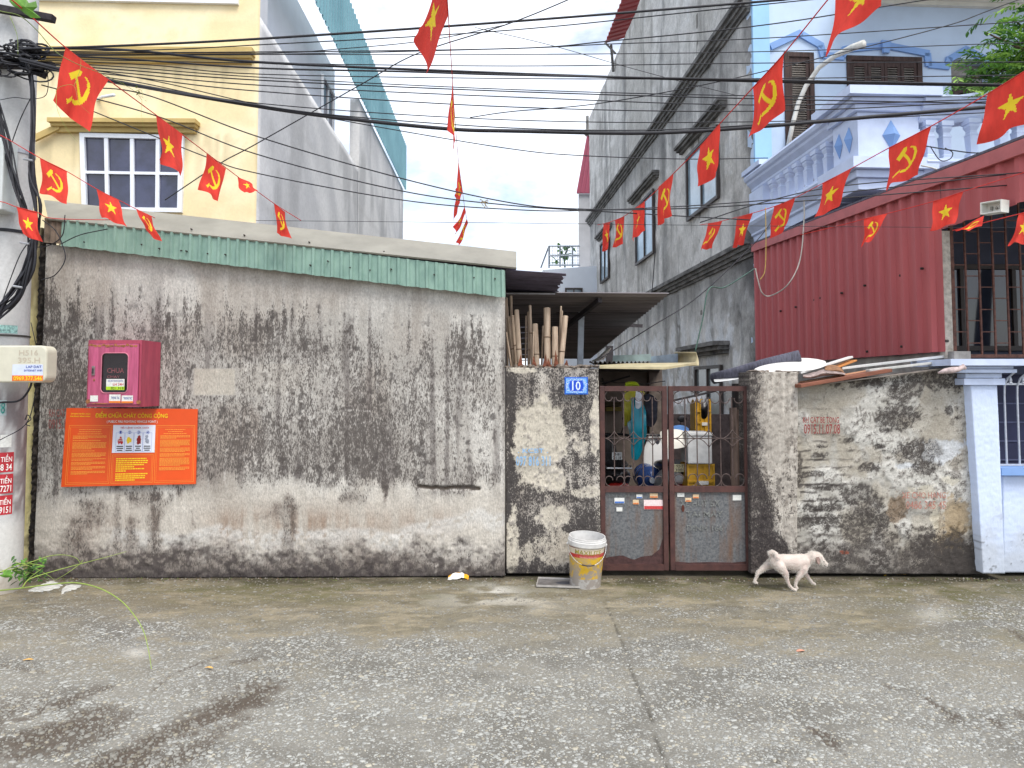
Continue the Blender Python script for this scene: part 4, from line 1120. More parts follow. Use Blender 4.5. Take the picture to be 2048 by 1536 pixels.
bw(.004, x1, 2.9, 8.6, 'inner_wall', -2.5, -2.6, M('dim_plaster', S(120, 116, 110), rough=.9))
brown = M('weathered_brown_wood', S(62, 46, 42), rough=.75, var=.35, scale=10, bump=.25, stretch=(3, 3, .6))
def louvre(s0, s1, z0, z1, leaves, trans=.78):
    """frame, leaves and louvres of a shuttered opening"""
    def q(s, z, o): 
        p = R0 + FB * s + NB * o; return Vector((p.x, p.y, z))
    mb = MB(); fw = .07
    def r(s_0, s_1, z_0, z_1, o0, o1, m=mb):
        m.hexa([q(s_0, z_0, o0), q(s_1, z_0, o0), q(s_1, z_0, o1), q(s_0, z_0, o1)], [q(s_0, z_1, o0), q(s_1, z_1, o0), q(s_1, z_1, o1), q(s_0, z_1, o1)])
    r(s0, s1, z1 - fw, z1, .03, -.1); r(s0, s1, z0, z0 + fw, .03, -.1); r(s0, s0 + fw, z0 + fw, z1 - fw, .03, -.1); r(s1 - fw, s1, z0 + fw, z1 - fw, .03, -.1)
    sh = mb.build('shutter_frame', brown, bh)
    w = (s1 - s0 - 2 * fw) / leaves
    for i in range(leaves):
        a = s0 + fw + w * i; b_ = a + w
        m2 = MB(); st = .05
        zs = [z0 + fw, z1 - fw]
        zm = zs[0] + (zs[1] - zs[0]) * (.5 if zs[1] - zs[0] > 1.2 else 0)
        r(a + .004, a + st, zs[0], zs[1], .01, -.04, m2); r(b_ - st, b_ - .004, zs[0], zs[1], .01, -.04, m2)
        r(a + st, b_ - st, zs[1] - .09, zs[1], .01, -.04, m2); r(a + st, b_ - st, zs[0], zs[0] + .08, .01, -.04, m2)
        if zm > zs[0]: r(a + st, b_ - st, zm - .05, zm + .05, .01, -.04, m2)
        lf = m2.build('shutter_leaf', brown, sh)
        m3 = MB(); z = zs[0] + .1
        while z < zs[1] - .1:
            if not (zm > zs[0] and abs(z - zm) < .07):
                m3.hexa([q(a + st, z, .006), q(b_ - st, z, .006), q(b_ - st, z + .025, -.036), q(a + st, z + .025, -.036)],
                        [q(a + st, z + .008, .006), q(b_ - st, z + .008, .006), q(b_ - st, z + .033, -.036), q(a + st, z + .033, -.036)])
            z += .036
        m3.build('louvre_slats', M('grey_brown_slats', S(128, 120, 112), rough=.8, var=.25, scale=12), sh, kind='stuff')
louvre(sd0, sd1, zf, zd1, 1); louvre(sw0, sw1, zw0, zw1, 4); louvre(sv0, sv1, zv0, zv1, 2)
# raised blue bands over the openings
def band(pts, w=.1, o=.035, name='raised_band', mat=bluem):
    Q = [BF(u, v, .0) for u, v in pts]
    mb = MB()
    for a, b in zip(Q[:-1], Q[1:]):
        mb.bar(a + NB * o * .5, b + NB * o * .5 + (b - a).normalized() * w * .3, o, w, up=Vector((0, 0, 1)) if abs((b - a).normalized().z) < .9 else FB)
    return mb.build(name, mat, bh)
band([(1540, 95), (1598, 68), (1640, 92), (1645, 112), (1683, 115), (1688, 100), (1770, 92), (1853, 108), (1855, 130), (1893, 134), (1896, 120), (1930, 100), (1965, 118), (2010, 124)])
MB().prism([BF(1761, 82, .04), BF(1780, 84, .04), BF(1776, 108, .04), BF(1765, 107, .04)], NB * .04).build('keystone', bluem, bh)
band([(1522, 130), (1522, 60)], w=.04, o=.02, name='pilaster_line'); band([(1527, 200), (1548, 201)], w=.02, o=.07, name='pilaster_line')
# eave
sof = M('soffit', S(214, 214, 206), rough=.9, var=.06, scale=4)
e0, e1, e2, e3 = BF(1720, -2), BF(2120, 25), BF(2120, -160, 1.6), BF(1690, -160, 1.6)
zt = BF(1760, -4).z
def bq(s, z, o):
    p = R0 + FB * s + NB * o; return Vector((p.x, p.y, z))
MB().hexa([bq(1.5, zt, 0), bq(4.6, zt, 0), bq(4.6, zt, 1.35), bq(1.2, zt, 1.35)], [bq(1.5, zt + .16, 0), bq(4.6, zt + .16, 0), bq(4.6, zt + .16, 1.35), bq(1.2, zt + .16, 1.35)]).build('eave', sof, bh)
ledge(bh, (bq(1.5, zt - .002, 0), bq(4.6, zt - .002, 0)), NB, 'eave_moulding', sof, h=.12, prof=((0, .12), (.5, .07)))
# curved white pipe on the facade
MB().tube([BF(u, v, o) for u, v, o in ((1577, 290, .12), (1585, 250, .12), (1597, 205, .14), (1612, 172, .18), (1638, 135, .3), (1670, 112, .5), (1705, 95, .75), (1728, 88, .9))], [.035] * 6 + [.05, .06], 8).build('lamp_arm', M('chalky_white_pipe', S(206, 204, 196), rough=.7, var=.1, scale=20), bh, smooth=True)

# --- balcony: left run along the property line, pier at the corner, front run
balc = M('balcony_white_blue', S(198, 210, 234), rough=.7, var=.07, scale=4, bump=.05)
ZS, ZR = 3.69, 4.70              # slab underside, rail top
DB = 7.55                        # depth of the balcony front
def bal(d, z, o): return RS(d, z, o)
def run(mb, prof, frame, a, b):
    """sweep a (out, z) profile between positions a and b of frame(t, z, out)"""
    va = [frame(a, z, o) for o, z in prof]; vb = [frame(b, z, o) for o, z in prof]; n = len(prof)
    mb.add(va + vb, [(i, (i + 1) % n, n + (i + 1) % n, n + i) for i in range(n)] + [tuple(range(n)), tuple(range(2 * n - 1, n - 1, -1))])
rail_prof = [(-.14, 4.45), (.02, 4.45), (.05, 4.49), (.05, 4.52), (.11, 4.58), (.12, 4.61), (.15, 4.63), (.17, 4.67), (.15, 4.71), (-.14, 4.71)]
base_prof = [(-.14, 3.69), (.03, 3.69), (.03, 3.80), (.06, 3.82), (.06, 3.85), (.12, 3.92), (.14, 3.94), (.16, 3.98), (.14, 4.02), (-.14, 4.02)]
FR0 = RS(DB, 0, 0)
def frontf(s, z, o):              # front run: s metres to the right of the corner, o metres towards the lane
    p = FR0 + FB * s + NB * o; return Vector((p.x, p.y, z))
bal_top = MB(); run(bal_top, rail_prof, bal, DB + .5, 10.48); run(bal_top, rail_prof, frontf, .62, 1.0); 
bal_o = bal_top.build('balcony', balc, bh)
mb = MB(); run(mb, rail_prof, lambda s, z, o: frontf(s, z, o + (.14 if s > .9 else 0)), 1.0, 1.35); bwob = None
mb = MB(); run(mb, rail_prof, lambda s, z, o: frontf(s, z, o + .18), 1.32, 4.2); mb.build('handrail', balc, bal_o)
mb = MB(); run(mb, rail_prof, lambda s, z, o: frontf(s, z, o + (.0 if s < 1.1 else .178)), 1.0, 1.318); mb.build('handrail', balc, bal_o)
mb = MB(); run(mb, base_prof, bal, DB + .5, 10.48); mb.build('plinth', balc, bal_o)
mb = MB(); run(mb, base_prof, frontf, .62, 1.0); mb.build('plinth', balc, bal_o)
mb = MB(); run(mb, base_prof, lambda s, z, o: frontf(s, z, o + (.0 if s < 1.1 else .178)), 1.0, 1.318); mb.build('plinth', balc, bal_o)
mb = MB(); run(mb, base_prof, lambda s, z, o: frontf(s, z, o + .18), 1.32, 4.2); mb.build('plinth', balc, bal_o)
MB().hexa([frontf(.02, 3.71, 0), frontf(4.2, 3.71, .1), RS(10.48, 3.71, -4.2), RS(10.48, 3.71, -.02)], [frontf(.02, 3.84, 0), frontf(4.2, 3.84, .1), RS(10.48, 3.84, -4.2), RS(10.48, 3.84, -.02)]).build('floor_slab', M('stained_slab', S(150, 128, 112), rough=.9, var=.2, scale=5), bal_o)
# corner pier
def pier(z0, z1, g, name, mat=balc):
    def q(d, s, z): return RS(d, z, -s)
    d0, d1 = DB - .02 - g, DB + .5 + g
    return MB().hexa([q(d0, -.06 - g, z0), q(d0, .62 + g, z0), q(d1, .62 + g, z0), q(d1, -.06 - g, z0)], [q(d0, -.06 - g, z1), q(d0, .62 + g, z1), q(d1, .62 + g, z1), q(d1, -.06 - g, z1)]).build(name, mat, bal_o)
pier(4.03, 4.55, 0, 'corner_pier'); pier(3.70, 3.82, .02, 'pier_base'); pier(3.825, 3.90, .06, 'pier_base'); pier(3.905, 4.025, .13, 'pier_base')
pier(4.555, 4.62, .05, 'pier_cap'); pier(4.625, 4.68, .1, 'pier_cap'); pier(4.685, 4.78, .17, 'pier_cap')
def diamond(frame, cs, cz, ws, wz, o):
    a = [frame(cs - ws, cz, 0), frame(cs, cz + wz, 0), frame(cs + ws, cz, 0), frame(cs, cz - wz, 0)]; c = frame(cs, cz, o)
    return MB().add(a + [c], [(0, 1, 4), (1, 2, 4), (2, 3, 4), (3, 0, 4)]).build('diamond', bluem, bal_o)
diamond(lambda s, z, o: frontf(s, z, .024 + o), .31, 4.30, .10, .17, .07)
for dd in (.15, .36): diamond(lambda s, z, o: RS(DB + s, z, .065 + o), dd, 4.30, .07, .15, .06)
# wall end post on the left
def post(d0, d1, z0, z1, g, name): 
    return MB().hexa([RS(d0 - g, z0, .1 + g), RS(d1 + g, z0, .1 + g), RS(d1 + g, z0, -.18 - g), RS(d0 - g, z0, -.18 - g)], [RS(d0 - g, z1, .1 + g), RS(d1 + g, z1, .1 + g), RS(d1 + g, z1, -.18 - g), RS(d0 - g, z1, -.18 - g)]).build(name, balc, bal_o)
post(9.95, 10.44, 4.025, 4.44, 0, 'end_post'); post(9.95, 10.44, 4.72, 4.79, .08, 'end_post_cap')
# balusters (square, turned in steps) share one mesh
bmb = MB(); bmb.lathe([(.062, 4.0), (.062, 4.05), (.05, 4.065), (.05, 4.085), (.036, 4.10), (.044, 4.19), (.047, 4.28), (.05, 4.285), (.05, 4.30), (.038, 4.31), (.038, 4.34), (.055, 4.38), (.055, 4.405), (.068, 4.41), (.068, 4.46)], 4, square=True, close=True)
off0 = Vector(bh.location)
bm0 = bmb.build('baluster', balc, bal_o)
bm0.data.transform(Matrix.Translation(off0)); first = True
spots = [RS(d, 0, 0.0) for d in np.linspace(8.28, 9.78, 7)] + [frontf(s, 0, .0) for s in (.74, .92)] + [frontf(1.16, 0, .09)] + [frontf(s, 0, .18) for s in np.arange(1.42, 4.1, .19)]
for p in spots:
    o = bm0 if first else bm0.copy()
    if not first: COL.objects.link(o); o.parent = bal_o
    first = False
    o.location = Vector((p.x, p.y, 0)) - off0
    o.rotation_euler = (0, 0, .0556)

# ================================================================== RED SHEET CARPORT (runs along the property line)
cp = thing('carport', RS(8.0, 0, -.6), 'carport clad in ribbed red metal sheet with a rusty window grille', 'carport')
redp = M('red_ribbed_sheet', S(174, 90, 90), rough=.65, var=.14, scale=3, bump=.05, stretch=(1.5, 1.5, .3), tint=S(168, 88, 90)[:3])
ztop = lambda d: 3.47 + (d - 6.27) * .045
zb = 1.90
p0 = RS(6.27, zb, .03); p1 = RS(10.42, zb, .03)
def red_lift(x, r): return r * (x * 4.15 * .045 - .03)
corrugated('side_sheet', p0, p1 - p0, Vector((0, 0, 3.47 - zb)), NRs, .198, .036, redp, cp, 'trap', lift=red_lift, thick=.001)
p0 = RS(5.2, 2.99, .03); p1 = RS(6.262, 2.99, .03)
corrugated('cheek_sheet', p0, p1 - p0, Vector((0, 0, .45)), NRs, .198, .028, redp, cp, 'trap', lift=lambda x, r: r * (-.05 + x * .045), thick=.001)
MB().bar(RS(5.2, ztop(5.2) - .03, .075), RS(10.42, ztop(10.42) - .03, .075), .03, .11, up=(0, 0, 1)).build('top_flashing', M('red_flashing', S(182, 102, 102), rough=.6, var=.1, scale=5), cp)
MB().hexa([RS(5.2, ztop(5.2) + .03, .09), RS(10.45, ztop(10.45) + .03, .09), RS(10.45, 3.66, -4.5), RS(5.2, 3.44, -4.5)], [RS(5.2, ztop(5.2) + .05, .09), RS(10.45, ztop(10.45) + .05, .09), RS(10.45, 3.68, -4.5), RS(5.2, 3.46, -4.5)]).build('roof', dk_roof, cp)
# small dark screws of the side sheet
for (u, v) in ((1560, 622), (1590, 614), (1628, 600), (1640, 596), (1682, 586), (1728, 571), (1800, 551), (1842, 537), (1892, 682), (1802, 693), (1733, 703), (1785, 384), (1620, 462), (1712, 425)):
    q = RW(u, v, .064)
    MB().lathe([(.012, -.02), (.012, .004), (.005, .007)], 6, q, Matrix.Rotation(-math.pi / 2, 3, 'Y'), close=True).build('screw', screw, cp)
# base wall under the sheet
MB().hexa([RS(6.2, 0, 0), RS(10.42, 0, 0), RS(10.42, 0, -.15), RS(6.2, 0, -.15)], [RS(6.2, 1.9, 0), RS(10.42, 1.9, 0), RS(10.42, 1.9, -.15), RS(6.2, 1.9, -.15)]).build('base_wall', side_grey, cp)
# grille on the lane side
DGr = 6.3
gl_x0 = RS(DGr, 0, 0).x
MB().box((gl_x0 - .02, DGr - 6 - .02, 1.84), (gl_x0 + .05, DGr - 6 + .06, 2.98)).build('corner_post', M('pale_mortar', S(176, 168, 156), rough=.95, var=.25, scale=20, bump=.4), cp)
rusty = M('rusty_grille', S(94, 62, 52), rough=.75, var=.35, scale=30, bump=.15)
gr = MB()
def gp(u, v): return P(u, v, DGr)
zt_, zb_ = 3.38, gp(1950, 712).z
x_g0 = gl_x0 + .07
grf = MB().bar((x_g0, DGr - 6, zb_), (x_g0, DGr - 6, zt_), .03, .03, up=(0, 1, 0)).bar((x_g0, DGr - 6, zb_), (x_g0 + 2.2, DGr - 6, zb_), .03, .03).bar((x_g0, DGr - 6, zt_), (x_g0 + 2.2, DGr - 6, zt_), .03, .03).build('grille_frame', rusty, cp)
pitch = .123
for i in range(1, 18):
    x = x_g0 + i * pitch
    MB().bar((x, DGr - 6, zb_ + .015), (x, DGr - 6, zt_ - .015), .014, .014, up=(0, 1, 0)).build('grille_bar', rusty, grf)
for i in range(17):
    for j in range(8):
        z = zb_ + (.115 if i % 2 else .215) + j * .2
        if z < zt_ - .05:
            MB().bar((x_g0 + i * pitch + .008, DGr - 6, z), (x_g0 + (i + 1) * pitch - .008, DGr - 6, z), .012, .008).build('grille_rung', rusty, grf)
# dim room behind the grille
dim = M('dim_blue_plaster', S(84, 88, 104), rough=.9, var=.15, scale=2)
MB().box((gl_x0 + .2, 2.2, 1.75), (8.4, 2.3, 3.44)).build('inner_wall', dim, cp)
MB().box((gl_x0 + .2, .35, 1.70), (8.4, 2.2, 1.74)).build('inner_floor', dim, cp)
window_in(cp, [(4.6, 2.19, 3.0), (6.4, 2.19, 3.0), (6.4, 2.19, 2.0), (4.6, 2.19, 2.0)], (0, -1, 0), 3, 1, mat=bframe, gl=glass('shadow_glass', S(50, 54, 66)))
# white plastic lamp housing under the cheek
lamp = thing('lamp_housing', RW(1987, 412, .1), 'open white plastic lamp housing fixed to the red sheet above the grille', 'lamp')
wpl = M('white_plastic', S(226, 226, 216), rough=.45, var=.06, scale=20, bump=.02)
a = RW(1966, 405, .08); 
A_, B_, C_, D_ = P(1966, 406, 5.55), P(2009, 399, 5.38), P(2008, 424, 5.38), P(1966, 430, 5.55)
nn = (B_ - A_).cross(D_ - A_).normalized()
if nn.y > 0: nn = -nn
def lq(s, t, o): return (A_ * (1 - s) + B_ * s) * (1 - t) + (D_ * (1 - s) + C_ * s) * t + nn * o
mb = MB()
def lrect(s0, s1, t0, t1, o0, o1, mb): mb.hexa([lq(s0, t1, o0), lq(s1, t1, o0), lq(s1, t1, o1), lq(s0, t1, o1)], [lq(s0, t0, o0), lq(s1, t0, o0), lq(s1, t0, o1), lq(s0, t0, o1)])
lrect(0, 1, 0, 1, -.05, -.04, mb); lrect(0, 1, 0, .1, -.04, .03, mb); lrect(0, 1, .9, 1, -.04, .03, mb); lrect(0, .06, .1, .9, -.04, .03, mb); lrect(.94, 1, .1, .9, -.04, .03, mb)
mb.build('tray', wpl, lamp)
mb = MB(); lrect(.25, .32, .35, .65, -.04, -.02, mb); lrect(.68, .75, .35, .65, -.04, -.02, mb); lrect(.45, .55, .45, .6, -.04, -.025, mb); mb.build('fitting', M('grey_fitting', S(150, 148, 140), rough=.6), lamp)
MB().bar(lq(.5, .5, -.05), RW(1995, 411, -.02), .03, .03).build('bracket', screw, lamp)

# ================================================================== PALE BLUE FENCE WITH CAPPED PILLAR
fe = thing('blue_fence', (P(1985, 1148).x, .05, 0), 'pale blue plastered fence pillar and low wall with silver iron grille', 'fence')
def fence_color(u, v):
    N = (len(u), 3)
    m = fbm(u / 22, v / 22, 121, 4); f = fbm(u / 6, v / 6, 122, 3)
    c = lerp(np.broadcast_to(Sn(198, 212, 238), N), np.broadcast_to(Sn(208, 220, 242), N), m)
    low = sst(1010, 1120, v + (m - .5) * 90)
    c = lerp(c, np.broadcast_to(Sn(178, 182, 186), N), low * .7)
    c = lerp(c, np.broadcast_to(Sn(92, 92, 92), N), sst(.6, .7, f * .6 + m * .4) * low * .8)
    return c
fm = weathered('pale_blue_plaster', fine=60, amt=.06, bump=.25, rough=.8)
stained_wall('pillar', [P(1941, 770, 5.93), P(1994, 770, 5.93), P(2010, 1147, 5.93), P(1966, 1147, 5.93)], .012, fence_color, fm, fe, lambda u, v: (fbm(u / 6, v / 6, 122, 3) - .5) * .006, thick=.3)
stained_wall('low_wall', [P(2006, 952, 6.05), P(2260, 952, 6.05), P(2260, 1145, 6.05), P(2008, 1145, 6.05)], .012, fence_color, fm, fe, lambda u, v: (fbm(u / 6, v / 6, 122, 3) - .5) * .006, thick=.15)
q0, q1 = P(2004, 951, 5.98), P(2260, 936, 5.98)
MB().box((q0.x, -.02, q0.z), (q1.x, .22, q1.z)).build('sill', bluem, fe)
capm = M('pale_blue_cap', S(196, 208, 232), rough=.65, var=.08, scale=6, bump=.05)
px0, px1 = P(1941, 770, 5.93).x, P(1994, 770, 5.93).x
for (v0, v1, g) in ((770, 757, .05), (756, 747, .03), (746, 739, .12), (738, 733, .10), (732, 719, .22)):
    z0, z1 = P(1960, v0, 5.93).z, P(1960, v1, 5.93).z
    MB().box((px0 - g - .02, -.07 - g * .6, z0 + .001), (px1 + g, .25 + g * .6, z1)).build('cap_moulding', capm, fe)
zc0, zc1 = P(1960, 732, 5.93).z, P(1960, 719, 5.93).z
MB().box((px1 + .221, .0, zc0 + .03), (px1 + 1.6, .34, zc1 - .005)).build('coping', capm, fe)
silver = M('silver_paint_iron', S(188, 192, 200), rough=.4, metal=.3, var=.1, scale=30)
gz0, gz1 = P(2020, 930, 6.1).z, P(2020, 768, 6.1).z
gx0 = px1 + .03
MB().bar((gx0, .12, gz1), (gx0 + 1.5, .12, gz1), .016, .016).build('rail', silver, fe)
MB().bar((gx0, .12, gz0), (gx0 + 1.5, .12, gz0), .016, .016).build('rail', silver, fe)
for i in range(9):
    x = gx0 + .05 + i * .11
    MB().tube([(x, .12, gz0), (x, .12, gz1 - .1), (x, .115, gz1 - .02), (x + .012, .09, gz1 + .05), (x + .045, .05, gz1 + .1)], .009, 6).build('iron_bar', silver, fe)
    MB().lathe([(.004, gz1 + .0), (.02, gz1 + .008), (.012, gz1 + .02), (.016, gz1 + .03), (.004, gz1 + .075)], 8, (x + .055, .12, 0)).build('finial', silver, fe)
gd = M('navy_shutter', S(54, 56, 84), rough=.6, var=.15, scale=5)
MB().box((gx0 - .06, .5, 0), (gx0 + 1.9, .56, 1.72)).build('screen_panel', gd, fe)
for k in range(6): MB().box((gx0 - .06, .488, .75 + k * .17), (gx0 + 1.9, .498, .762 + k * .17)).build('screen_line', M('navy_line', S(96, 100, 128), rough=.6), fe)

# ================================================================== GATE: two leaves
gpaint = M('maroon_gate_paint', S(74, 47, 42), rough=.6, var=.3, scale=14, bump=.12, tint=S(62, 40, 38)[:3])
giron = M('dark_scroll_iron', S(84, 70, 66), rough=.55, var=.3, scale=40, bump=.1)
YG = 6.06
def galv():
    m = M('galvanised_sheet', S(108, 109, 109), rough=.55, metal=.2, var=.2, scale=60, bump=.05, tint=S(78, 80, 84)[:3])
    t = m.node_tree; b = t.nodes['Principled BSDF']; src = b.inputs['Base Color'].links[0].from_socket
    tc = next(n for n in t.nodes if n.type == 'TEX_COORD')
    mp = t.nodes.new('ShaderNodeMapping'); mp.inputs['Scale'].default_value = (9, 9, 1.3)
    no = t.nodes.new('ShaderNodeTexNoise'); no.inputs['Scale'].default_value = 1.0; no.inputs['Detail'].default_value = 6; no.inputs['Roughness'].default_value = .65
    t.links.new(tc.outputs['Object'], mp.inputs['Vector']); t.links.new(mp.outputs['Vector'], no.inputs['Vector'])
    rp = t.nodes.new('ShaderNodeValToRGB'); rp.color_ramp.elements[0].position = .48; rp.color_ramp.elements[0].color = (0, 0, 0, 1)
    rp.color_ramp.elements[1].position = .72; rp.color_ramp.elements[1].color = (.8, .8, .8, 1)
    t.links.new(no.outputs['Fac'], rp.inputs['Fac'])
    mx = t.nodes.new('ShaderNodeMixRGB'); mx.inputs['Color2'].default_value = S(112, 80, 56)
    t.links.new(rp.outputs['Color'], mx.inputs['Fac']); t.links.new(src, mx.inputs['Color1']); t.links.new(mx.outputs['Color'], b.inputs['Base Color'])
    return m
galv_m = galv()
def gate_leaf(uL, uR, label, bottom, stick, rustshape):
    c = P((uL + uR) / 2, 1140, YG)
    lf = thing('gate_leaf', (c.x, c.y, 0), label, 'gate', 'leaves of the maroon yard gate')
    xL, xR = P(uL, 950, YG).x, P(uR, 950, YG).x
    y = YG - 6
    zt, zm, zb_ = P(1300, 772, YG).z, P(1300, 978, YG).z, P(1300, bottom, YG).z
    w = .042
    fr = MB()
    for x in (xL + w / 2, xR - w / 2): fr.bar((x, y, zb_), (x, y, zt), w, .035, up=(0, 1, 0))
    fr.build('stile', gpaint, lf, bevel=.004)
    MB().bar((xL + w, y, zt - .022), (xR - w, y, zt - .022), .034, .043).build('top_rail', gpaint, lf)
    MB().bar((xL + w, y, zm), (xR - w, y, zm), .034, .05).build('middle_rail', gpaint, lf)
    MB().bar((xL + w, y, zb_ + .025), (xR - w, y, zb_ + .025), .034, .05).build('bottom_rail', gpaint, lf)
    sh = MB().box((xL + w - .01, y + .006, zb_ + .05), (xR - w + .01, y + .010, zm - .024)).build('sheet_panel', galv_m, lf)
    # maroon paint creeping over the sheet bottom
    pts = [(xL + w, y + .004, zb_ + .05)] + [(xL + w + (xR - xL - 2 * w) * s, y + .004, zb_ + .05 + h) for s, h in rustshape] + [(xR - w, y + .004, zb_ + .05)]
    MB().prism(pts, (0, .0015, 0)).build('paint_edge', M('maroon_overpaint', S(70, 46, 44), rough=.7, var=.3, scale=25), lf)
    x0, x1, z0, z1 = xL + w, xR - w, zm + .025, zt - .045
    W = x1 - x0; n = 6
    R = .0045
    step = W / n
    zmid = z0 + (z1 - z0) * .5
    bars = MB()
    for i in range(1, n):
        x = x0 + step * i
        full = i % 2 == 0
        bars = MB().tube([(x, y, z0 if full else z0 + .085), (x, y, z1 if full else z1 - .05)], R * 1.1, 6).build('upright', giron, lf)
    MB().tube([(x0, y + .01, zmid), (x1, y + .01, zmid)], R, 6).build('cross_wire', giron, lf)
    rr = step * .98
    for k in range(3):
        cx = x0 + step * (2 * k + 1)
        # pair of scrolls at the bottom (like a rounded heart) and at the top
        for (zz, sg) in ((z0, 1), (z1, -1)):
            for sx in (-1, 1):
                pts = []
                for a in np.linspace(0, 1, 22):
                    an = -math.pi / 2 + a * math.pi * 1.45
                    rad = rr * .5 * (1 - .42 * max(0, a - .55) / .45)
                    pts.append((cx + sx * (rr * .5 + rad * math.cos(an) * 1.0 - .0), y - .004, zz + sg * (rr * .55 + rad * 1.1 * math.sin(an))))
                MB().tube(pts, R * .9, 6).build('scroll', giron, lf, smooth=True)
        # star of curved rays at mid height
        for (sx, sz) in ((1, 1), (-1, 1), (1, -1), (-1, -1)):
            h = rr * .75
            pts = []
            for a in np.linspace(0, 1, 9):
                pts.append((cx + sx * rr * a, y - .006, zmid + sz * h * (1 - a) ** 2.0))
            MB().tube(pts, R * .85, 5).build('curved_ray', giron, lf, smooth=True)
    for (u, v, wpx, hpx, col, strip) in stick:
        a = P(u, v + hpx, YG - .006); b_ = P(u + wpx, v, YG - .006)
        st = MB().box((a.x, y - .0005, a.z), (b_.x, y + .004, b_.z)).build('sticker', M('paper_%s' % col, {'white': S(214, 214, 208), 'cream': S(212, 186, 150), 'pink': S(226, 206, 204)}[col], rough=.8, var=.1, scale=60), lf)
        mb = MB()
        mb.box((a.x + .003, y - .0018, a.z + .002), (b_.x - .003, y - .0008, a.z + (b_.z - a.z) * .36))
        if strip: mb.build('sticker_strip', M('strip_%s' % strip, {'orange': S(206, 120, 70), 'red': S(184, 60, 60), 'blue': S(70, 110, 180)}[strip], rough=.8, var=.2, scale=80), st)
    return lf, (xL, xR, zm, zb_, y)
g1, gi1 = gate_leaf(1200, 1335, 'gate leaf next to the house number wall, with a torn price sticker', 1140,
          [(1229, 996, 20, 11, 'white', 'blue'), (1266, 1000, 12, 9, 'cream', 'orange'), (1273, 989, 12, 8, 'white', 'blue'), (1300, 987, 16, 9, 'cream', 'orange'), (1288, 1000, 40, 19, 'pink', 'red'), (1233, 1015, 12, 8, 'white', None)],
          [(0, .05), (.1, .06), (.3, .07), (.45, .04), (.5, .035), (.62, .06), (.8, .07), (.93, .12), (1, .22)])
g2, gi2 = gate_leaf(1338, 1499, 'gate leaf next to the peeling boundary wall, scratched with letters', 1140,
          [(1371, 996, 12, 8, 'cream', 'orange'), (1386, 989, 12, 8, 'cream', 'orange'), (1466, 990, 17, 11, 'white', None), (1355, 986, 14, 8, 'white', None)],
          [(0, .02), (.2, .01), (.5, .015), (.8, .01), (1, .02)])
scr = M('scratched_metal', S(190, 190, 182), rough=.7, var=.3, scale=60, bump=0)
mb = MB(); add_text(mb, 'XE HUT BX', rect_fn(1360, 1000, 1440, 1013, YG - .0005)); add_text(mb, 'TAI MAY', rect_fn(1372, 1022, 1446, 1034, YG - .0005)); add_text(mb, 'DINH 166', rect_fn(1374, 1050, 1446, 1062, YG - .0005))
mb.build('scratched_letters', M('scratch_grey', S(112, 113, 110), rough=.7, var=.5, scale=60, bump=0), g2)
mb = MB(); add_text(mb, 'XE BA BA', rect_fn(1216, 988, 1262, 995, YG - .0005)); mb.build('scratched_letters', MATS['scratch_grey'], g1)
rh = P(1366, 1017, YG - .001)
MB().prism([rh + Vector((.012 * math.cos(a), 0, .03 * math.sin(a))) for a in np.linspace(0, 2 * math.pi, 10, endpoint=False)], (0, .001, 0)).build('rust_hole', M('rust_dark', S(84, 44, 34), rough=.9, var=.3), g2)

# ================================================================== YARD: roofs and room behind the gate
yr = thing('yard_shelter', (P(1200, 771, 8).x, 2.0, 0), 'lean-to yard shelter with a dark corrugated roof over a grey steel post', 'shelter')
n0 = P(1008, 588, 7.0); n1 = P(1338, 590, 7.0)
f0 = P(1000, 716, 12.0); f1 = P(1181, 718, 12.0)
# ribs run left to right; sheet falls towards the back
corrugated('roof_sheet', n1, f1 - n1, n0 - n1, (0, 0, 1), .13, .03, M('shelter_roof_metal', S(112, 106, 108), rough=.65, var=.25, scale=3, bump=.08, stretch=(.3, 3, 1)), yr, 'sine', seg=1)
MB().bar(P(1012, 587, 6.98), P(1110, 588, 6.98), .02, .012).build('edge_strip', M('pale_edge', S(190, 190, 196), rough=.5), yr)
pp0, pp1 = P(1151, 735, 8.0), P(1163, 632, 8.0)
MB().bar((pp0.x, 2.0, 0), (pp1.x, 2.0, pp1.z + .12), .065, .065, up=(0, 1, 0)).build('post', M('galvanised_post', S(178, 186, 194), rough=.5, metal=.2, var=.12, scale=12), yr)
blk = M('dark_purlin', S(60, 56, 58), rough=.7, var=.2)
MB().bar(P(1110, 622, 8.0), P(1192, 620, 8.0), .05, .07).build('purlin', blk, yr)
MB().bar(P(1085, 690, 9.2), P(1200, 600, 7.1), .04, .05).build('purlin', blk, yr)
MB().bar(P(1168, 645, 9.0), P(1285, 652, 9.0), .03, .04).build('purlin', blk, yr)
MB().bar(P(1219, 692, 11.0), P(1219, 735, 11.0), .1, .1, up=(0, 1, 0)).build('post', blk, yr)
# back room of the yard
yb = thing('yard_room', (P(1260, 771, 9).x, 3, 0), 'dim back room of the yard with taupe plaster wall', 'room')
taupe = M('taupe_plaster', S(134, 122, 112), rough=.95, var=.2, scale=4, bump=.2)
xs0 = xr; xs1 = RS(9.6, 0, .2).x
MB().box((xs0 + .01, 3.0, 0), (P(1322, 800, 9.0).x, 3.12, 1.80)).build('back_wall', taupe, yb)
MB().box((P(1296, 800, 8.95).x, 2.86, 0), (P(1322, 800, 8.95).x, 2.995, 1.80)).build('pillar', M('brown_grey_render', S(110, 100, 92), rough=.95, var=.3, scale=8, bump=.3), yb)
MB().bar(P(1204, 768, 8.9), P(1260, 752, 8.9), .02, .02).bar(P(1204, 756, 8.9), P(1212, 775, 8.9), .02, .02).build('wall_hooks', blk, yb)
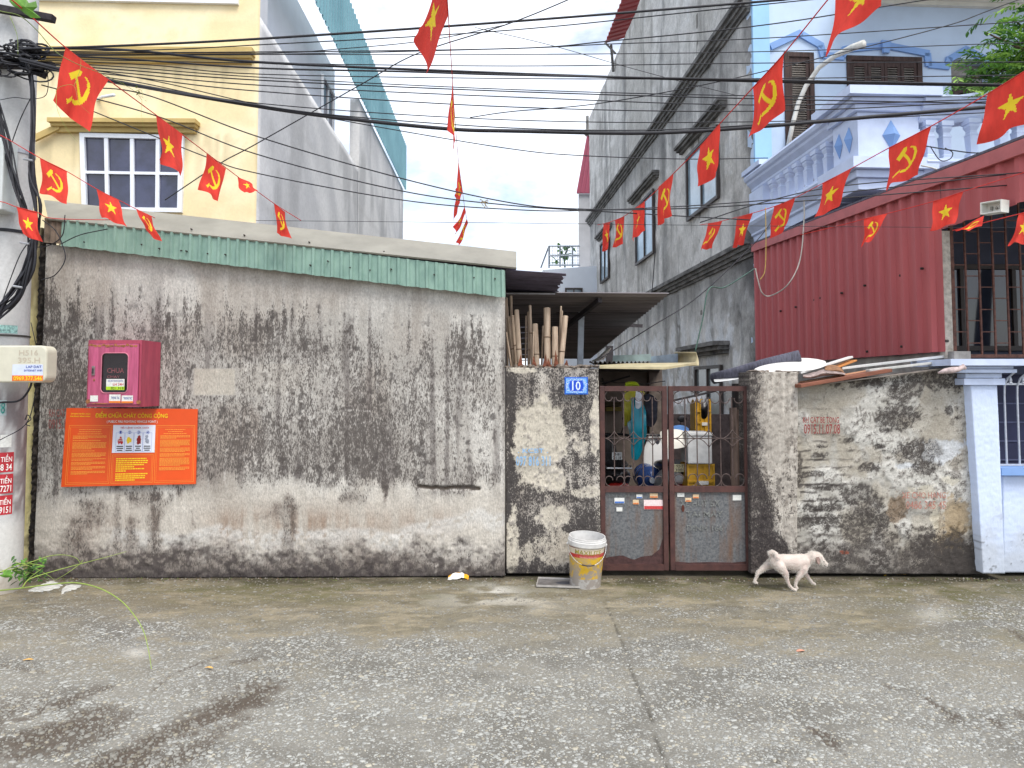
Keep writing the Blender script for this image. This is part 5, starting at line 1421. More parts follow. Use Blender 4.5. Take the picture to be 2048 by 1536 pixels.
# room end wall of dark plaster closing the right side of the yard
MB().box((P(1465, 860, 7.4).x, 1.3, 0), (P(1512, 860, 7.4).x + .5, 1.4, 1.62)).build('end_wall', M('dark_plaster', S(54, 50, 50), rough=.95, var=.3, scale=6, bump=.3), yb)
for k, (u0, u1, tone) in enumerate(((1459, 1470, 118), (1471, 1484, 92), (1484, 1497, 78))):
    a = P(u0, 975, 7.3); b_ = P(u1, 800, 7.3)
    MB().box((a.x, 1.24 + .012 * k, 0.0), (b_.x, 1.265 + .012 * k, P(u0, 815 + 4 * k, 7.3).z)).build('board', M('grey_board_%d' % tone, S(tone, tone - 16, tone - 24), rough=.9, var=.35, scale=9, bump=.3, stretch=(4, 4, .5)), yb)
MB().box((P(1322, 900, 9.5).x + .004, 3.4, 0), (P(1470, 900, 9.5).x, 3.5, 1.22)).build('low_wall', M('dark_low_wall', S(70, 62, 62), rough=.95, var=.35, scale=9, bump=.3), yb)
# fibreglass awnings over the gate
aw = thing('fibreglass_awning', P(1300, 735, 6.6), 'cream and pale green fibreglass awning sheets sagging above the gate', 'awning')
cream = M('cream_fibreglass', S(214, 202, 164), rough=.6, var=.12, scale=5, bump=.05, transl=.25)
a0, a1 = P(1199, 737, 6.35), P(1392, 728, 6.9)
MB().hexa([a0, P(1330, 739, 6.35), P(1393, 729, 6.9), P(1199, 731, 7.4)], [a0 + Vector((0, 0, .02)), P(1330, 739, 6.35) + Vector((0, 0, .02)), P(1393, 729, 6.9) + Vector((0, 0, .02)), P(1199, 731, 7.4) + Vector((0, 0, .02))]).build('cream_sheet', cream, aw)
MB().hexa([P(1200, 738, 7.42), P(1322, 738, 7.42), P(1318, 744, 9.3), P(1190, 744, 9.3)], [P(1200, 738, 7.42) + Vector((0, 0, .02)), P(1322, 738, 7.42) + Vector((0, 0, .02)), P(1318, 744, 9.3) + Vector((0, 0, .02)), P(1190, 744, 9.3) + Vector((0, 0, .02))]).build('yard_shade_sheet', blk, aw)  # added dark sheet that keeps light off the yard behind the gate
# curled upright sheet
vs = []
for k in range(9):
    t = k / 8
    for (u, d) in ((1355, 8.2), (1398, 7.6)):
        q = P(u - 6 * t * t, 732 - 28 * t, d + .1 * math.sin(t * 2)); vs.append(q)
mb = MB(); mb.add(vs, [(2 * k, 2 * k + 1, 2 * k + 3, 2 * k + 2) for k in range(8)])
o = mb.build('curled_sheet', cream, aw, smooth=True); sm = o.modifiers.new('s', 'SOLIDIFY'); sm.thickness = .006
gg = M('pale_green_gutter', S(170, 190, 186), rough=.6, var=.2, scale=6, bump=.05)
MB().hexa([P(1225, 724, 8.6), P(1302, 722, 8.4), P(1302, 722, 8.6), P(1225, 724, 8.8)], [P(1226, 711, 8.6), P(1302, 708, 8.4), P(1302, 708, 8.6), P(1226, 711, 8.8)]).build('gutter', gg, aw)
MB().hexa([P(1300, 728, 8.5), P(1356, 728, 8.2), P(1356, 728, 8.3), P(1300, 728, 8.6)], [P(1302, 713, 8.5), P(1356, 707, 8.2), P(1356, 707, 8.3), P(1302, 713, 8.6)]).build('blue_sheet', M('faded_blue_sheet', S(158, 172, 186), rough=.6, var=.2, scale=8), aw)
p_a, p_b = P(1178, 727, 6.6), P(1300, 727, 7.6)
corrugated('dark_sheet', p_a, p_b - p_a, P(1190, 733, 6.9) - P(1178, 727, 6.6) + Vector((.05, .5, .02)), (0, 0, 1), .09, .025, blk, aw, 'sine')
for k in range(7):
    a = P(1187 + k * 1.5, 722 - k * .5, 9.5); b_ = P(1206 + k * 2.2, 717 - k * 3.4, 9.6)
    MB().bar(a, b_, .06, .02).build('broken_strip', M('bleached_fibreglass', S(206, 204, 192), rough=.8, var=.1), aw)

# bamboo poles stored behind the short wall
random.seed(21)
bam_m = M('dry_bamboo', S(188, 168, 146), rough=.7, var=.18, scale=7, bump=.12, stretch=(6, 6, .7), rnd=.12, tint=S(140, 118, 98)[:3])
node_m = M('bamboo_node', S(128, 108, 90), rough=.8, var=.2)
cut_m = M('bamboo_cut', S(206, 190, 166), rough=.8, var=.1)
# (u at wall top, u at the upper end, v upper end, half width px, depth, label)
bam = [(1016, 1011, 600, 2.2, 6.45, 'thin dark bamboo strip tight against the shed wall'),
       (1021, 1013, 596, 2.5, 6.55, 'slim bamboo cane in the corner by the shed, slightly splayed'),
       (1024, 1022, 592, 3.0, 6.6, 'tall split bamboo at the back of the corner bundle'),
       (1023, 1013, 665, 1.6, 6.3, 'pencil-thin bamboo stick crossing in front of the corner bundle'),
       (1031, 1017, 634, 4.0, 6.35, 'bamboo with a rounded top leaning into the shed corner'),
       (1035, 1026, 631, 4.5, 6.3, 'flat-topped split bamboo beside the thick leaning pole'),
       (1040, 1033, 620, 5.2, 6.28, 'thick pale bamboo leaning towards the shed with a low joint'),
       (1051, 1052, 632, 1.6, 6.5, 'thin single bamboo standing apart in the gap of the rack'),
       (1058, 1057, 624, 2.8, 6.45, 'narrow bamboo with a joint beside the shortest stump'),
       (1064, 1060, 611, 2.9, 6.4, 'narrow tall bamboo ending above the shortest stump'),
       (1066, 1067, 664, 1.6, 6.27, 'thin bamboo stick propped before the shortest stump'),
       (1074, 1070, 648, 6.0, 6.3, 'short thick bamboo stump with one dark joint'),
       (1083, 1086, 652, 1.8, 6.4, 'thin bamboo strip left of the tallest thick pole'),
       (1095, 1094, 616, 7.0, 6.3, 'tallest thick bamboo with a joint halfway and a split below'),
       (1110, 1110, 654, 6.5, 6.28, 'plain thick bamboo stump without any joint'),
       (1117, 1122, 613, 2.0, 6.42, 'thin bamboo leaning right behind the plain stump'),
       (1119, 1124, 622, 2.2, 6.38, 'slim brownish bamboo leaning right beside the outermost one'),
       (1121, 1131, 632, 5.8, 6.32, 'outermost wide split bamboo leaning towards the steel post')]
for (ub, ut, vt, hw, d, lab) in bam:
    top = P(ut, vt, d); mid = P(ub, 735, d)
    dirv = (mid - top); base = top + dirv * ((top.z - .0) / (top.z - mid.z)); base.z = .003
    lean = base
    r = hw / F * d
    o = thing('bamboo_pole', base, lab, 'bamboo', 'bamboo poles stored behind the short wall')
    n = 9; pts = [base.lerp(top, i / n) for i in range(n + 1)]
    rs = [r * (1.06 - .1 * i / n) * random.uniform(.98, 1.02) for i in range(n + 1)]
    MB().tube(pts, rs, 10).build('culm', bam_m, o, smooth=True, angle=50)
    ax = (top - base).normalized()
    MB().tube([top - ax * .004, top + ax * .003], r * .72, 8).build('cut_end', cut_m, o)
    if hw > 2.6:
        L = (top - base).length; s = random.uniform(.25, .35)
        while s < L:
            q = top - ax * s
            MB().tube([q - ax * .006, q, q + ax * .006], [r * 1.02, r * 1.12, r * 1.02], 10).build('joint', node_m, o, smooth=True)
            s += random.uniform(.34, .5)

# wire shelf behind the bamboo
rk = thing('wire_rack', P(1045, 720, 7.0), 'thin white wire rack half hidden behind the bamboo', 'rack')
rm = M('white_wire', S(150, 150, 160), rough=.5)
a = P(1034, 735, 7.0); 
for k in range(7): MB().tube([P(1034, 655 + k * 11, 7.0), P(1056, 654 + k * 11, 7.0)], .005, 5).build('rung', rm, rk)
for u in (1034, 1056): MB().tube([(P(u, 700, 7.0).x, 1.0, 0), P(u, 650, 7.0)], .007, 5).build('upright', rm, rk)
rk.location.z = 0
for ch in rk.children: ch.data.transform(Matrix.Translation((0, 0, P(1045, 720, 7.0).z)))

# ================================================================== FIRE EQUIPMENT CABINET
cab = thing('fire_cabinet', P(230, 813, 5.9), 'faded red metal fire cabinet with a dark rounded window, fixed above the orange sign', 'cabinet')
cred = M('faded_crimson_paint', S(168, 70, 88), rough=.5, var=.12, scale=5, bump=.06, stretch=(3, 3, .6), tint=S(140, 56, 76)[:3])
cpink = M('sun_bleached_pink', S(178, 84, 116), rough=.5, var=.14, scale=9, bump=.06, stretch=(4, 4, .5), tint=S(150, 66, 92)[:3])
DF = 5.68
a, b = P(173, 814, DF), P(284, 680, DF)
x0, x1, z0, z1 = a.x, b.x, a.z, b.z; y0 = DF - 6; y1 = -.012
t = .004
mb = MB().box((x0, y0, z1 - t), (x1, y1, z1)).box((x0, y0, z0), (x1, y1, z0 + t)).box((x0, y0, z0 + t), (x0 + t, y1, z1 - t)).box((x1 - t, y0, z0 + t), (x1, y1, z1 - t)).box((x0 + t, y1 - t, z0 + t), (x1 - t, y1, z1 - t))
mb.box((x0 + t, y0, z1 - .028), (x1 - t, y0 + .003, z1 - t)).box((x0 + t, y0, z0 + t), (x1 - t, y0 + .003, z0 + .02)).box((x0 + t, y0, z0 + .02), (x0 + .012, y0 + .003, z1 - .028)).box((x1 - .016, y0, z0 + .02), (x1 - t, y0 + .003, z1 - .028))
mb.build('case', cred, cab)
def rrect(cx, cz, w, h, r, y, n=5):
    out = []
    for (sx, sz, a0) in ((1, 1, 0), (-1, 1, 90), (-1, -1, 180), (1, -1, 270)):
        for k in range(n + 1):
            an = math.radians(a0 + 90 * k / n)
            out.append(Vector((cx + sx * (w / 2 - r) + r * math.cos(an), y, cz + sz * (h / 2 - r) + r * math.sin(an))))
    return out
wa, wb = P(203, 786, DF), P(259, 706, DF)
wcx, wcz, ww, whh = (wa.x + wb.x) / 2, (wa.z + wb.z) / 2, wb.x - wa.x, wb.z - wa.z
hole = rrect(wcx, wcz, ww, whh, .035, y0 - .012)
ddx0, ddx1, ddz0, ddz1 = x0 + .014, x1 - .018, z0 + .022, z1 - .03
def outer(p, y):
    """point of the door edge seen from the window centre through p"""
    d = Vector((p.x - wcx, 0, p.z - wcz)); k = 1e9
    if abs(d.x) > 1e-6: k = min(k, ((ddx1 - wcx) if d.x > 0 else (ddx0 - wcx)) / d.x)
    if abs(d.z) > 1e-6: k = min(k, ((ddz1 - wcz) if d.z > 0 else (ddz0 - wcz)) / d.z)
    return Vector((wcx + d.x * k, y, wcz + d.z * k))
corners_ = [Vector((ddx1, 0, ddz1)), Vector((ddx0, 0, ddz1)), Vector((ddx0, 0, ddz0)), Vector((ddx1, 0, ddz0))]
n = len(hole)
outl = [outer(p, y0 - .012) for p in hole]
for k, cpt in enumerate(corners_):                  # snap the ray nearest each corner onto it
    j = min(range(n), key=lambda i: (outl[i].x - cpt.x) ** 2 + (outl[i].z - cpt.z) ** 2)
    outl[j].x, outl[j].z = cpt.x, cpt.z
vs = hole + outl + [p + Vector((0, .011, 0)) for p in hole] + [p + Vector((0, .011, 0)) for p in outl]
fs = []
for i in range(n):
    j = (i + 1) % n
    fs += [(i, j, n + j, n + i), (2 * n + i, 3 * n + i, 3 * n + j, 2 * n + j), (i, 2 * n + i, 2 * n + j, j), (n + i, n + j, 3 * n + j, 3 * n + i)]
door = MB().add(vs, fs).build('door', cpink, cab)
MB().tube(rrect(wcx, wcz, ww, whh, .035, y0 - .0135) + [rrect(wcx, wcz, ww, whh, .035, y0 - .0135)[0]], .004, 6).build('window_rim', M('rim_pink', S(196, 120, 136), rough=.5), door)
gm = M('cabinet_glass', S(40, 32, 34), rough=.08, var=.2, scale=4, bump=0, spec=.5, alpha=.7)
MB().prism([p + Vector((0, .007, 0)) for p in rrect(wcx, wcz, ww - .002, whh - .002, .034, y0 - .012)], (0, .002, 0)).build('window_glass', gm, door)
rustm = M('rust_flakes', S(150, 98, 64), rough=.95, var=.4, scale=40, bump=.3)
random.seed(5)
for k in range(12):                                    # rust blisters along the top edge
    u = 183 + k * 8.0; w = random.uniform(4, 7); h = random.uniform(3, 7)
    q = [P(u + w * math.cos(an) * random.uniform(.7, 1), 690 + h * .5 * math.sin(an) * random.uniform(.6, 1) + (2 if k % 3 else 0), DF - .0135) for an in np.linspace(0, 6.28, 9)[:-1]]
    MB().prism(q, (0, .0012, 0)).build('rust_patch', rustm, door)
for (u, v, w, h) in ((176, 803, 6, 12), (277, 804, 5, 12), (200, 807, 20, 3), (250, 806, 22, 3), (188, 760, 2, 9)):
    q = [P(u + w * math.cos(an) * random.uniform(.7, 1), v + h * .5 * math.sin(an) * random.uniform(.6, 1), DF - .0135) for an in np.linspace(0, 6.28, 9)[:-1]]
    MB().prism(q, (0, .0012, 0)).build('rust_patch', rustm, door)
hq = P(187, 742, DF - .015)
MB().box((hq.x - .012, hq.y - .008, hq.z - .035), (hq.x + .012, hq.y + .004, hq.z + .04)).build('handle', M('worn_chrome', S(150, 140, 140), rough=.3, metal=.6), door, bevel=.003)
MB().box((hq.x - .006, hq.y - .014, hq.z - .02), (hq.x + .006, hq.y - .0085, hq.z + .02)).build('latch', blk, door)
def sticker(parent, u0, v0, u1, v1, d, top, bot, frac=.3, texts=(), name='sticker'):
    s = MB().box((P(u0, v1, d).x, d - 6, P(u0, v1, d).z), (P(u1, v0, d).x, d - 6 + .0012, P(u1, v0, d).z)).build(name, top, parent)
    vm = v1 - (v1 - v0) * frac
    if bot: MB().box((P(u0, v1, d).x + .0005, d - 6 - .0012, P(u0, v1, d).z + .0005), (P(u1, vm, d).x - .0005, d - 6 - .0002, P(u1, vm, d).z)).build('sticker_band', bot, s)
    for (tx, a0, b0, a1, b1, mt) in texts:
        m_ = MB(); add_text(m_, tx, rect_fn(a0, b0, a1, b1, d - .0016)); m_.build('lettering', mt, s)
    return s
paper = M('paper_white', S(216, 218, 220), rough=.7, var=.05, scale=60)
lime = M('lime_print', S(170, 206, 40), rough=.7, var=.1); orange = M('orange_print', S(220, 120, 40), rough=.7, var=.1)
ink_b = M('blue_ink', S(50, 70, 150), rough=.8, var=.1, bump=0); ink_k = M('black_ink', S(30, 30, 34), rough=.8, var=.1, bump=0); ink_r = M('red_ink', S(190, 40, 44), rough=.8, var=.1, bump=0)
ink_w = M('white_ink', S(236, 232, 226), rough=.8, var=.05, bump=0); ink_y = M('yellow_ink', S(240, 206, 40), rough=.7, var=.06, bump=0)
sticker(cab, 212, 758, 249, 780, DF - .017, paper, lime, .32, (('GIA RE TOAN QUOC', 216, 760, 246, 764, ink_b), ('LH 24H', 226, 766, 247, 771, ink_r), ('021.919', 222, 774, 247, 779, ink_k)))
sticker(cab, 180, 791, 196, 803, DF - .017, paper, None)
sticker(cab, 218, 789, 241, 806, DF - .017, paper, orange, .24, (('THONG TAC', 222, 793, 239, 798, ink_b),))
sticker(cab, 243, 791, 266, 806, DF - .017, paper, orange, .24, (('THONG TAC', 247, 794, 264, 799, ink_b),))
mb = MB(); add_text(mb, 'CHUA', rect_fn(214, 736, 248, 746, DF - .0055)); add_text(mb, 'CHAY', rect_fn(214, 751, 240, 756, DF - .0055))
mb.build('ghost_lettering', M('ghost_text', S(120, 70, 72), rough=.8, var=.3, scale=60), cab)
MB().lathe([(.12, -.05), (.14, -.05), (.14, .05), (.12, .05)], 20, (wcx, y0 + .16, wcz - .05), Matrix.Rotation(math.pi / 2, 3, 'X'), close=True).build('hose_reel', M('dark_hose', S(70, 36, 36), rough=.7), cab)

# ================================================================== ORANGE FIRE POINT SIGN
sg = thing('fire_point_sign', P(258, 970, 5.97), 'orange public fire point notice board with yellow lettering on the stained wall', 'sign')
o1m = M('orange_sign_print', S(222, 82, 28), rough=.35, var=.05, scale=3, bump=.01); txt_o = M('pale_orange_print', S(240, 158, 62), rough=.5, var=.05, bump=0)
sTL, sTR, sBR, sBL = P(133, 816, 5.95), P(395, 818, 5.97), P(391, 968, 5.97), P(122, 974, 5.95)
def sq(s, t, o=0.0):          # s right, t down
    return (sTL * (1 - s) + sTR * s) * (1 - t) + (sBL * (1 - s) + sBR * s) * t + Vector((0, -o, 0))
def srect(mb, s0, t0, s1, t1, o=.002, th=.0008):
    mb.hexa([sq(s0, t1, o), sq(s1, t1, o), sq(s1, t1, o - th), sq(s0, t1, o - th)], [sq(s0, t0, o), sq(s1, t0, o), sq(s1, t0, o - th), sq(s0, t0, o - th)])
mb = MB(); mb.hexa([sq(0, 1), sq(1, 1), sq(1, 1, -.012), sq(0, 1, -.012)], [sq(0, 0), sq(1, 0), sq(1, 0, -.012), sq(0, 0, -.012)]); mb.build('board', o1m, sg)
def stxt(tx, s0, t0, s1, t1, mat, name='lettering', o=.0035):
    m_ = MB(); add_text(m_, tx, lambda a, b: sq(s0 + (s1 - s0) * a, t1 + (t0 - t1) * b, o)); return m_.build(name, mat, sg)
stxt('ĐIỂM CHỮA CHÁY CÔNG CỘNG', .225, .035, .775, .135, ink_y, 'title')
stxt('( PUBLIC FIRE FIGHTING VEHICLE POINT )', .315, .155, .70, .195, ink_w, 'subtitle')
stxt('ỦY BAN NHÂN DÂN', .04, .06, .185, .082, ink_y); stxt('PHƯỜNG BÌNH HÀN', .035, .092, .185, .114, ink_y)
random.seed(9)
def panel(s0, t0, s1, t1, paras, mat):
    m_ = MB(); w = .0022
    for (e, k) in ((0, 1), (.012, .6)):
        a0, b0, a1, b1 = s0 + e, t0 + e * 1.8, s1 - e, t1 - e * 1.8
        srect(m_, a0, b0, a1, b0 + w * 2 * k); srect(m_, a0, b1 - w * 2 * k, a1, b1); srect(m_, a0, b0 + w * 2, a0 + w * k, b1 - w * 2); srect(m_, a1 - w * k, b0 + w * 2, a1, b1 - w * 2)
    m_.build('panel_border', txt_o, sg)
    m_ = MB(); y = t0 + .05
    for (nl, indent, cent) in paras:
        for i in range(nl):
            a0, a1 = s0 + .035, s1 - .035
            if cent: q = random.uniform(.02, .07); a0 += q; a1 -= q
            elif i == nl - 1: a1 = a0 + (a1 - a0) * random.uniform(.3, .9)
            s = a0
            while s < a1 - .003:
                e_ = min(a1, s + random.uniform(.006, .02)); srect(m_, s, y, e_, y + .0085); s = e_ + .0028
            y += .0155
        y += .012
    m_.build('small_print', mat, sg, kind='stuff')
panel(.03, .22, .355, .97, ((1, 0, 1), (1, 0, 1), (1, 0, 1), (3, 0, 0), (1, 0, 0), (6, 0, 0), (1, 0, 0), (4, 0, 0), (2, 0, 0), (3, 0, 0), (3, 0, 0), (3, 0, 0)), txt_o)
panel(.69, .22, .985, .97, ((1, 0, 1), (1, 0, 1), (1, 0, 1), (3, 0, 0), (6, 0, 0), (4, 0, 0), (3, 0, 0), (7, 0, 0), (3, 0, 0)), txt_o)
def panel2():
    m_ = MB(); y = .645
    for k in range(11):
        a0, a1 = .40, .40 + .25 * (random.uniform(.85, 1) if k not in (4, 6, 10) else random.uniform(.25, .6))
        if k == 7: y += .012
        s = a0
        while s < a1 - .003:
            e_ = min(a1, s + random.uniform(.008, .022)); srect(m_, s, y, e_, y + .014); s = e_ + .003
        y += .0265
    m_.build('small_print', ink_y, sg, kind='stuff')
    m_ = MB(); w = .0022
    for (e, k) in ((0, 1), (.010, .6)):
        a0, b0, a1, b1 = .368 + e, .60 + e * 1.8, .678 - e, .97 - e * 1.8
        srect(m_, a0, b0, a1, b0 + w * 2 * k); srect(m_, a0, b1 - w * 2 * k, a1, b1); srect(m_, a0, b0 + w * 2, a0 + w * k, b1 - w * 2); srect(m_, a1 - w * k, b0 + w * 2, a1, b1 - w * 2)
    m_.build('panel_border', txt_o, sg)
panel2()
m_ = MB(); srect(m_, .365, .215, .685, .575, .003, .002); m_.build('instruction_panel', M('instruction_white', S(226, 230, 240), rough=.5, var=.03), sg)
stxt('TIÊU LỆNH CHỮA CHÁY', .42, .235, .64, .268, ink_r, 'instruction_title', .0042)
line_b = M('line_blue', S(120, 140, 200), rough=.6, bump=0)
for k in range(4):
    s0 = .39 + k * .0685
    m_ = MB(); w = .0012
    for (q0, r0, q1, r1) in ((s0, .315, s0 + .066, .318), (s0, .56, s0 + .066, .563), (s0, .318, s0 + w, .56), (s0 + .066 - w, .318, s0 + .066, .56)): srect(m_, q0, r0, q1, r1, .004, .0006)
    m_.build('step_box', line_b, sg)
    stxt(str(k + 1), s0 + .028, .292, s0 + .04, .325, ink_b, 'step_number', .0045)
    m_ = MB()
    c = sq(s0 + .034, .31, .0042)
    m_.tube([c + Vector((.013 * math.cos(q), 0, .013 * math.sin(q))) for q in np.linspace(0, 6.3, 14)], .0011, 4); m_.build('number_ring', line_b, sg)
    cols = [ink_r, ink_y, M('dark_red_ink', S(140, 34, 30), rough=.7), M('grey_ink', S(150, 156, 170), rough=.7)]
    m_ = MB(); rnd = random.Random(k)
    for j in range(5):
        cs, ct = s0 + .033 + rnd.uniform(-.014, .014), .40 + rnd.uniform(-.04, .04)
        pts = [sq(cs + rnd.uniform(.006, .014) * math.cos(q), ct + rnd.uniform(.018, .034) * math.sin(q), .0040 + .0004 * j) for q in np.linspace(0, 6.28, 8)[:-1]]
        m_.prism(pts, (0, .0003, 0))
    m_.build('pictogram', cols[k], sg)
    m_ = MB()
    for j in range(3):
        wd = rnd.uniform(.014, .026); srect(m_, s0 + .033 - wd, .485 + j * .026, s0 + .033 + wd, .485 + j * .026 + .013, .004, .0006)
    m_.build('step_caption', ink_k, sg)
stxt('BÁO', s0 - .0685 * 3 + .010, .375, s0 - .0685 * 3 + .055, .40, ink_w, 'pictogram_word', .0068); stxt('ĐỘNG', s0 - .0685 * 3 + .010, .405, s0 - .0685 * 3 + .055, .43, ink_w, 'pictogram_word', .0068)

# ================================================================== PAINT BUCKET, TRAY, WRAPPER, LITTER
bk_p = G(1170, 1171)
bk = thing('paint_bucket', (bk_p.x, bk_p.y, 0.003), 'dirty white and yellow paint bucket with a wire handle, standing by the gate', 'bucket')
H_ = .40; R1, R2 = .122, .146
def pb():
    m = M('bucket_print', S(205, 200, 190), rough=.5, var=.1, scale=10)
    t = m.node_tree; b = t.nodes['Principled BSDF']; src = b.inputs['Base Color'].links[0].from_socket
    tc = next(n for n in t.nodes if n.type == 'TEX_COORD')
    sep = t.nodes.new('ShaderNodeSeparateXYZ'); t.links.new(tc.outputs['Object'], sep.inputs[0])
    rp = t.nodes.new('ShaderNodeValToRGB'); rp.color_ramp.interpolation = 'CONSTANT'
    els = [(0, S(178, 174, 168)), (.19, S(206, 166, 44)), (.615, S(190, 52, 44)), (.69, S(214, 200, 176)), (.80, S(120, 40, 38)), (.815, S(206, 200, 192))]
    e = rp.color_ramp.elements
    e[0].position = 0; e[0].color = els[0][1]; e[1].position = els[1][0]; e[1].color = els[1][1]
    for p_, c_2 in els[2:]:
        k = e.new(p_); k.color = c_2
    no = t.nodes.new('ShaderNodeTexNoise'); no.inputs['Scale'].default_value = 16; no.inputs['Detail'].default_value = 8; no.inputs['Roughness'].default_value = .7
    t.links.new(tc.outputs['Object'], no.inputs['Vector'])
    ma = t.nodes.new('ShaderNodeMath'); ma.operation = 'MULTIPLY_ADD'; ma.inputs[1].default_value = 1 / H_; 
    t.links.new(sep.outputs['Z'], ma.inputs[0]); ma.inputs[2].default_value = 0
    t.links.new(ma.outputs[0], rp.inputs['Fac'])
    # cement splashes worn over the print
    r2 = t.nodes.new('ShaderNodeValToRGB'); r2.color_ramp.elements[0].position = .46; r2.color_ramp.elements[1].position = .52
    t.links.new(no.outputs['Fac'], r2.inputs['Fac'])
    lo_ = t.nodes.new('ShaderNodeMapRange'); lo_.inputs['From Min'].default_value = .75; lo_.inputs['From Max'].default_value = .3; lo_.inputs['To Min'].default_value = .05; lo_.inputs['To Max'].default_value = .95
    t.links.new(ma.outputs[0], lo_.inputs['Value'])
    mu = t.nodes.new('ShaderNodeMath'); mu.operation = 'MULTIPLY'; t.links.new(r2.outputs['Color'], mu.inputs[0]); t.links.new(lo_.outputs['Result'], mu.inputs[1])
    mx = t.nodes.new('ShaderNodeMixRGB'); mx.inputs['Color2'].default_value = S(150, 142, 134)
    t.links.new(mu.outputs[0], mx.inputs['Fac']); t.links.new(rp.outputs['Color'], mx.inputs['Color1']); t.links.new(mx.outputs['Color'], b.inputs['Base Color'])
    return m
tilt = Matrix.Rotation(math.radians(2.5), 3, 'Y') @ Matrix.Rotation(math.radians(4), 3, 'X')
bb = MB(); bb.lathe([(R1 * .9, 0), (R1, .006), (R1 + (R2 - R1) * .82, H_ * .82)], 40, bk.location, tilt, close=False); bb.build('body', pb(), bk, smooth=True, angle=40)
wb_ = M('grimy_white_plastic', S(208, 206, 202), rough=.5, var=.12, scale=14, bump=.04)
mb = MB(); mb.lathe([(R1 + (R2 - R1) * .82, H_ * .82), (R2 + .002, H_ * .835), (R2 + .008, H_ * .85), (R2 + .008, H_ * .93), (R2 + .003, H_ * .94), (R2 + .003, H_ * .965), (R2 - .001, H_ * .97), (R2 - .001, H_), (R2 - .008, H_), (R2 - .01, H_ * .9), (R1 - .006, .02), (0.001, .018)], 40, bk.location, tilt); mb.build('rim', wb_, bk, smooth=True, angle=35)
mb = MB()
def cyl(phi, z, rr): 
    p_ = tilt @ Vector((rr * math.sin(phi), -rr * math.cos(phi), z)); return Vector(bk.location) + p_
rz = lambda z: R1 + (R2 - R1) * z / H_
add_text(mb, 'MAXILITE', lambda s, t: cyl(-.80 + 1.6 * s, H_ * (.705 + .085 * t), rz(H_ * .75) + .0015)); mb.build('lettering', M('olive_print', S(150, 136, 60), rough=.6, var=.3, scale=40), bk)
mb = MB(); add_text(mb, 'Son nuoc trong nha', lambda s, t: cyl(-.5 + 1.0 * s, H_ * (.63 + .045 * t), rz(H_ * .65) + .0015)); mb.build('lettering', M('pink_print', S(224, 160, 150), rough=.6), bk)
hp = []
for a in np.linspace(0, 1, 25):
    an = math.pi * a
    hp.append(cyl(-math.pi / 2 + an, H_ * (.83 - .32 * math.sin(an)), R2 + .006 + .004 * math.sin(an)))
MB().tube(hp, .0022, 6).build('wire_handle', M('handle_wire', S(170, 170, 170), rough=.4, metal=.6), bk)
for s in (0, -1): 
    q = hp[s]; MB().ball(q, .012, 8, 5).build('handle_lug', wb_, bk)
mid_q = [cyl(x, H_ * (.515 + .03 * abs(x)), R2 + .012) for x in np.linspace(-.32, .32, 7)]
MB().tube(mid_q, .006, 6).build('handle_grip', blk, bk)

tr0, tr1, tr2, tr3 = G(1073, 1176), G(1160, 1179), G(1157, 1163), G(1077, 1160)
tray = thing('metal_tray', ((tr0 + tr2) / 2), 'flat grey metal tray lying on the ground next to the bucket', 'tray')
mt_ = M('dull_tray_metal', S(128, 124, 122), rough=.4, metal=.4, var=.3, scale=12, bump=.05)
mb = MB()
zz = Vector((0, 0, .012)); 
mb.hexa([p + Vector((0, 0, .007)) for p in (tr0, tr1, tr2, tr3)], [p + Vector((0, 0, .014)) for p in (tr0, tr1, tr2, tr3)]); mb.build('plate', mt_, tray)
for (p, q) in ((tr0, tr1), (tr1, tr2), (tr2, tr3), (tr3, tr0)):
    MB().bar(p + Vector((0, 0, .018)), q + Vector((0, 0, .018)), .006, .014).build('rim', M('tray_rim', S(186, 182, 176), rough=.4, metal=.3), tray)
c0 = (tr0 + tr1 + tr2 + tr3) / 4
MB().add([c0 + Vector((.05 + .07 * math.cos(a), .045 * math.sin(a), .0148)) for a in np.linspace(0, 6.28, 16)[:-1]], [tuple(range(15))]).build('painted_dent', M('tray_dark', S(84, 86, 96), rough=.3, metal=.4), tray)  # dent drawn as a flat darker ellipse, its shading put into the colour

# crumpled snack wrapper
wr_p = G(917, 1157)
wr = thing('snack_wrapper', wr_p, 'crumpled yellow and white snack wrapper lying at the foot of the shed wall', 'wrapper')
rw = random.Random(4)
gridv = []; nx_, ny_ = 9, 6
for j in range(ny_ + 1):
    for i in range(nx_ + 1):
        s, t = i / nx_ - .5, j / ny_ - .5
        gridv.append(wr_p + Vector((s * .17, t * .10 + .02 * s, .012 + .035 * (1 - (2 * s) ** 2) * (1 - (1.6 * t) ** 2) + rw.uniform(-.008, .008) + .02 * t)))
fs = []; ms = []
mbw = MB()
for j in range(ny_):
    for i in range(nx_):
        mbw.add([gridv[j * (nx_ + 1) + i], gridv[j * (nx_ + 1) + i + 1], gridv[(j + 1) * (nx_ + 1) + i + 1], gridv[(j + 1) * (nx_ + 1) + i]], [(0, 1, 2, 3)], 0 if (j >= 3 or i > 6) else 1)
o = mbw.build('foil', [M('yellow_foil', S(232, 166, 40), rough=.3, var=.15, scale=30), M('white_foil', S(216, 214, 206), rough=.3, var=.15, scale=40)], wr)
sm = o.modifiers.new('s', 'SOLIDIFY'); sm.thickness = .001

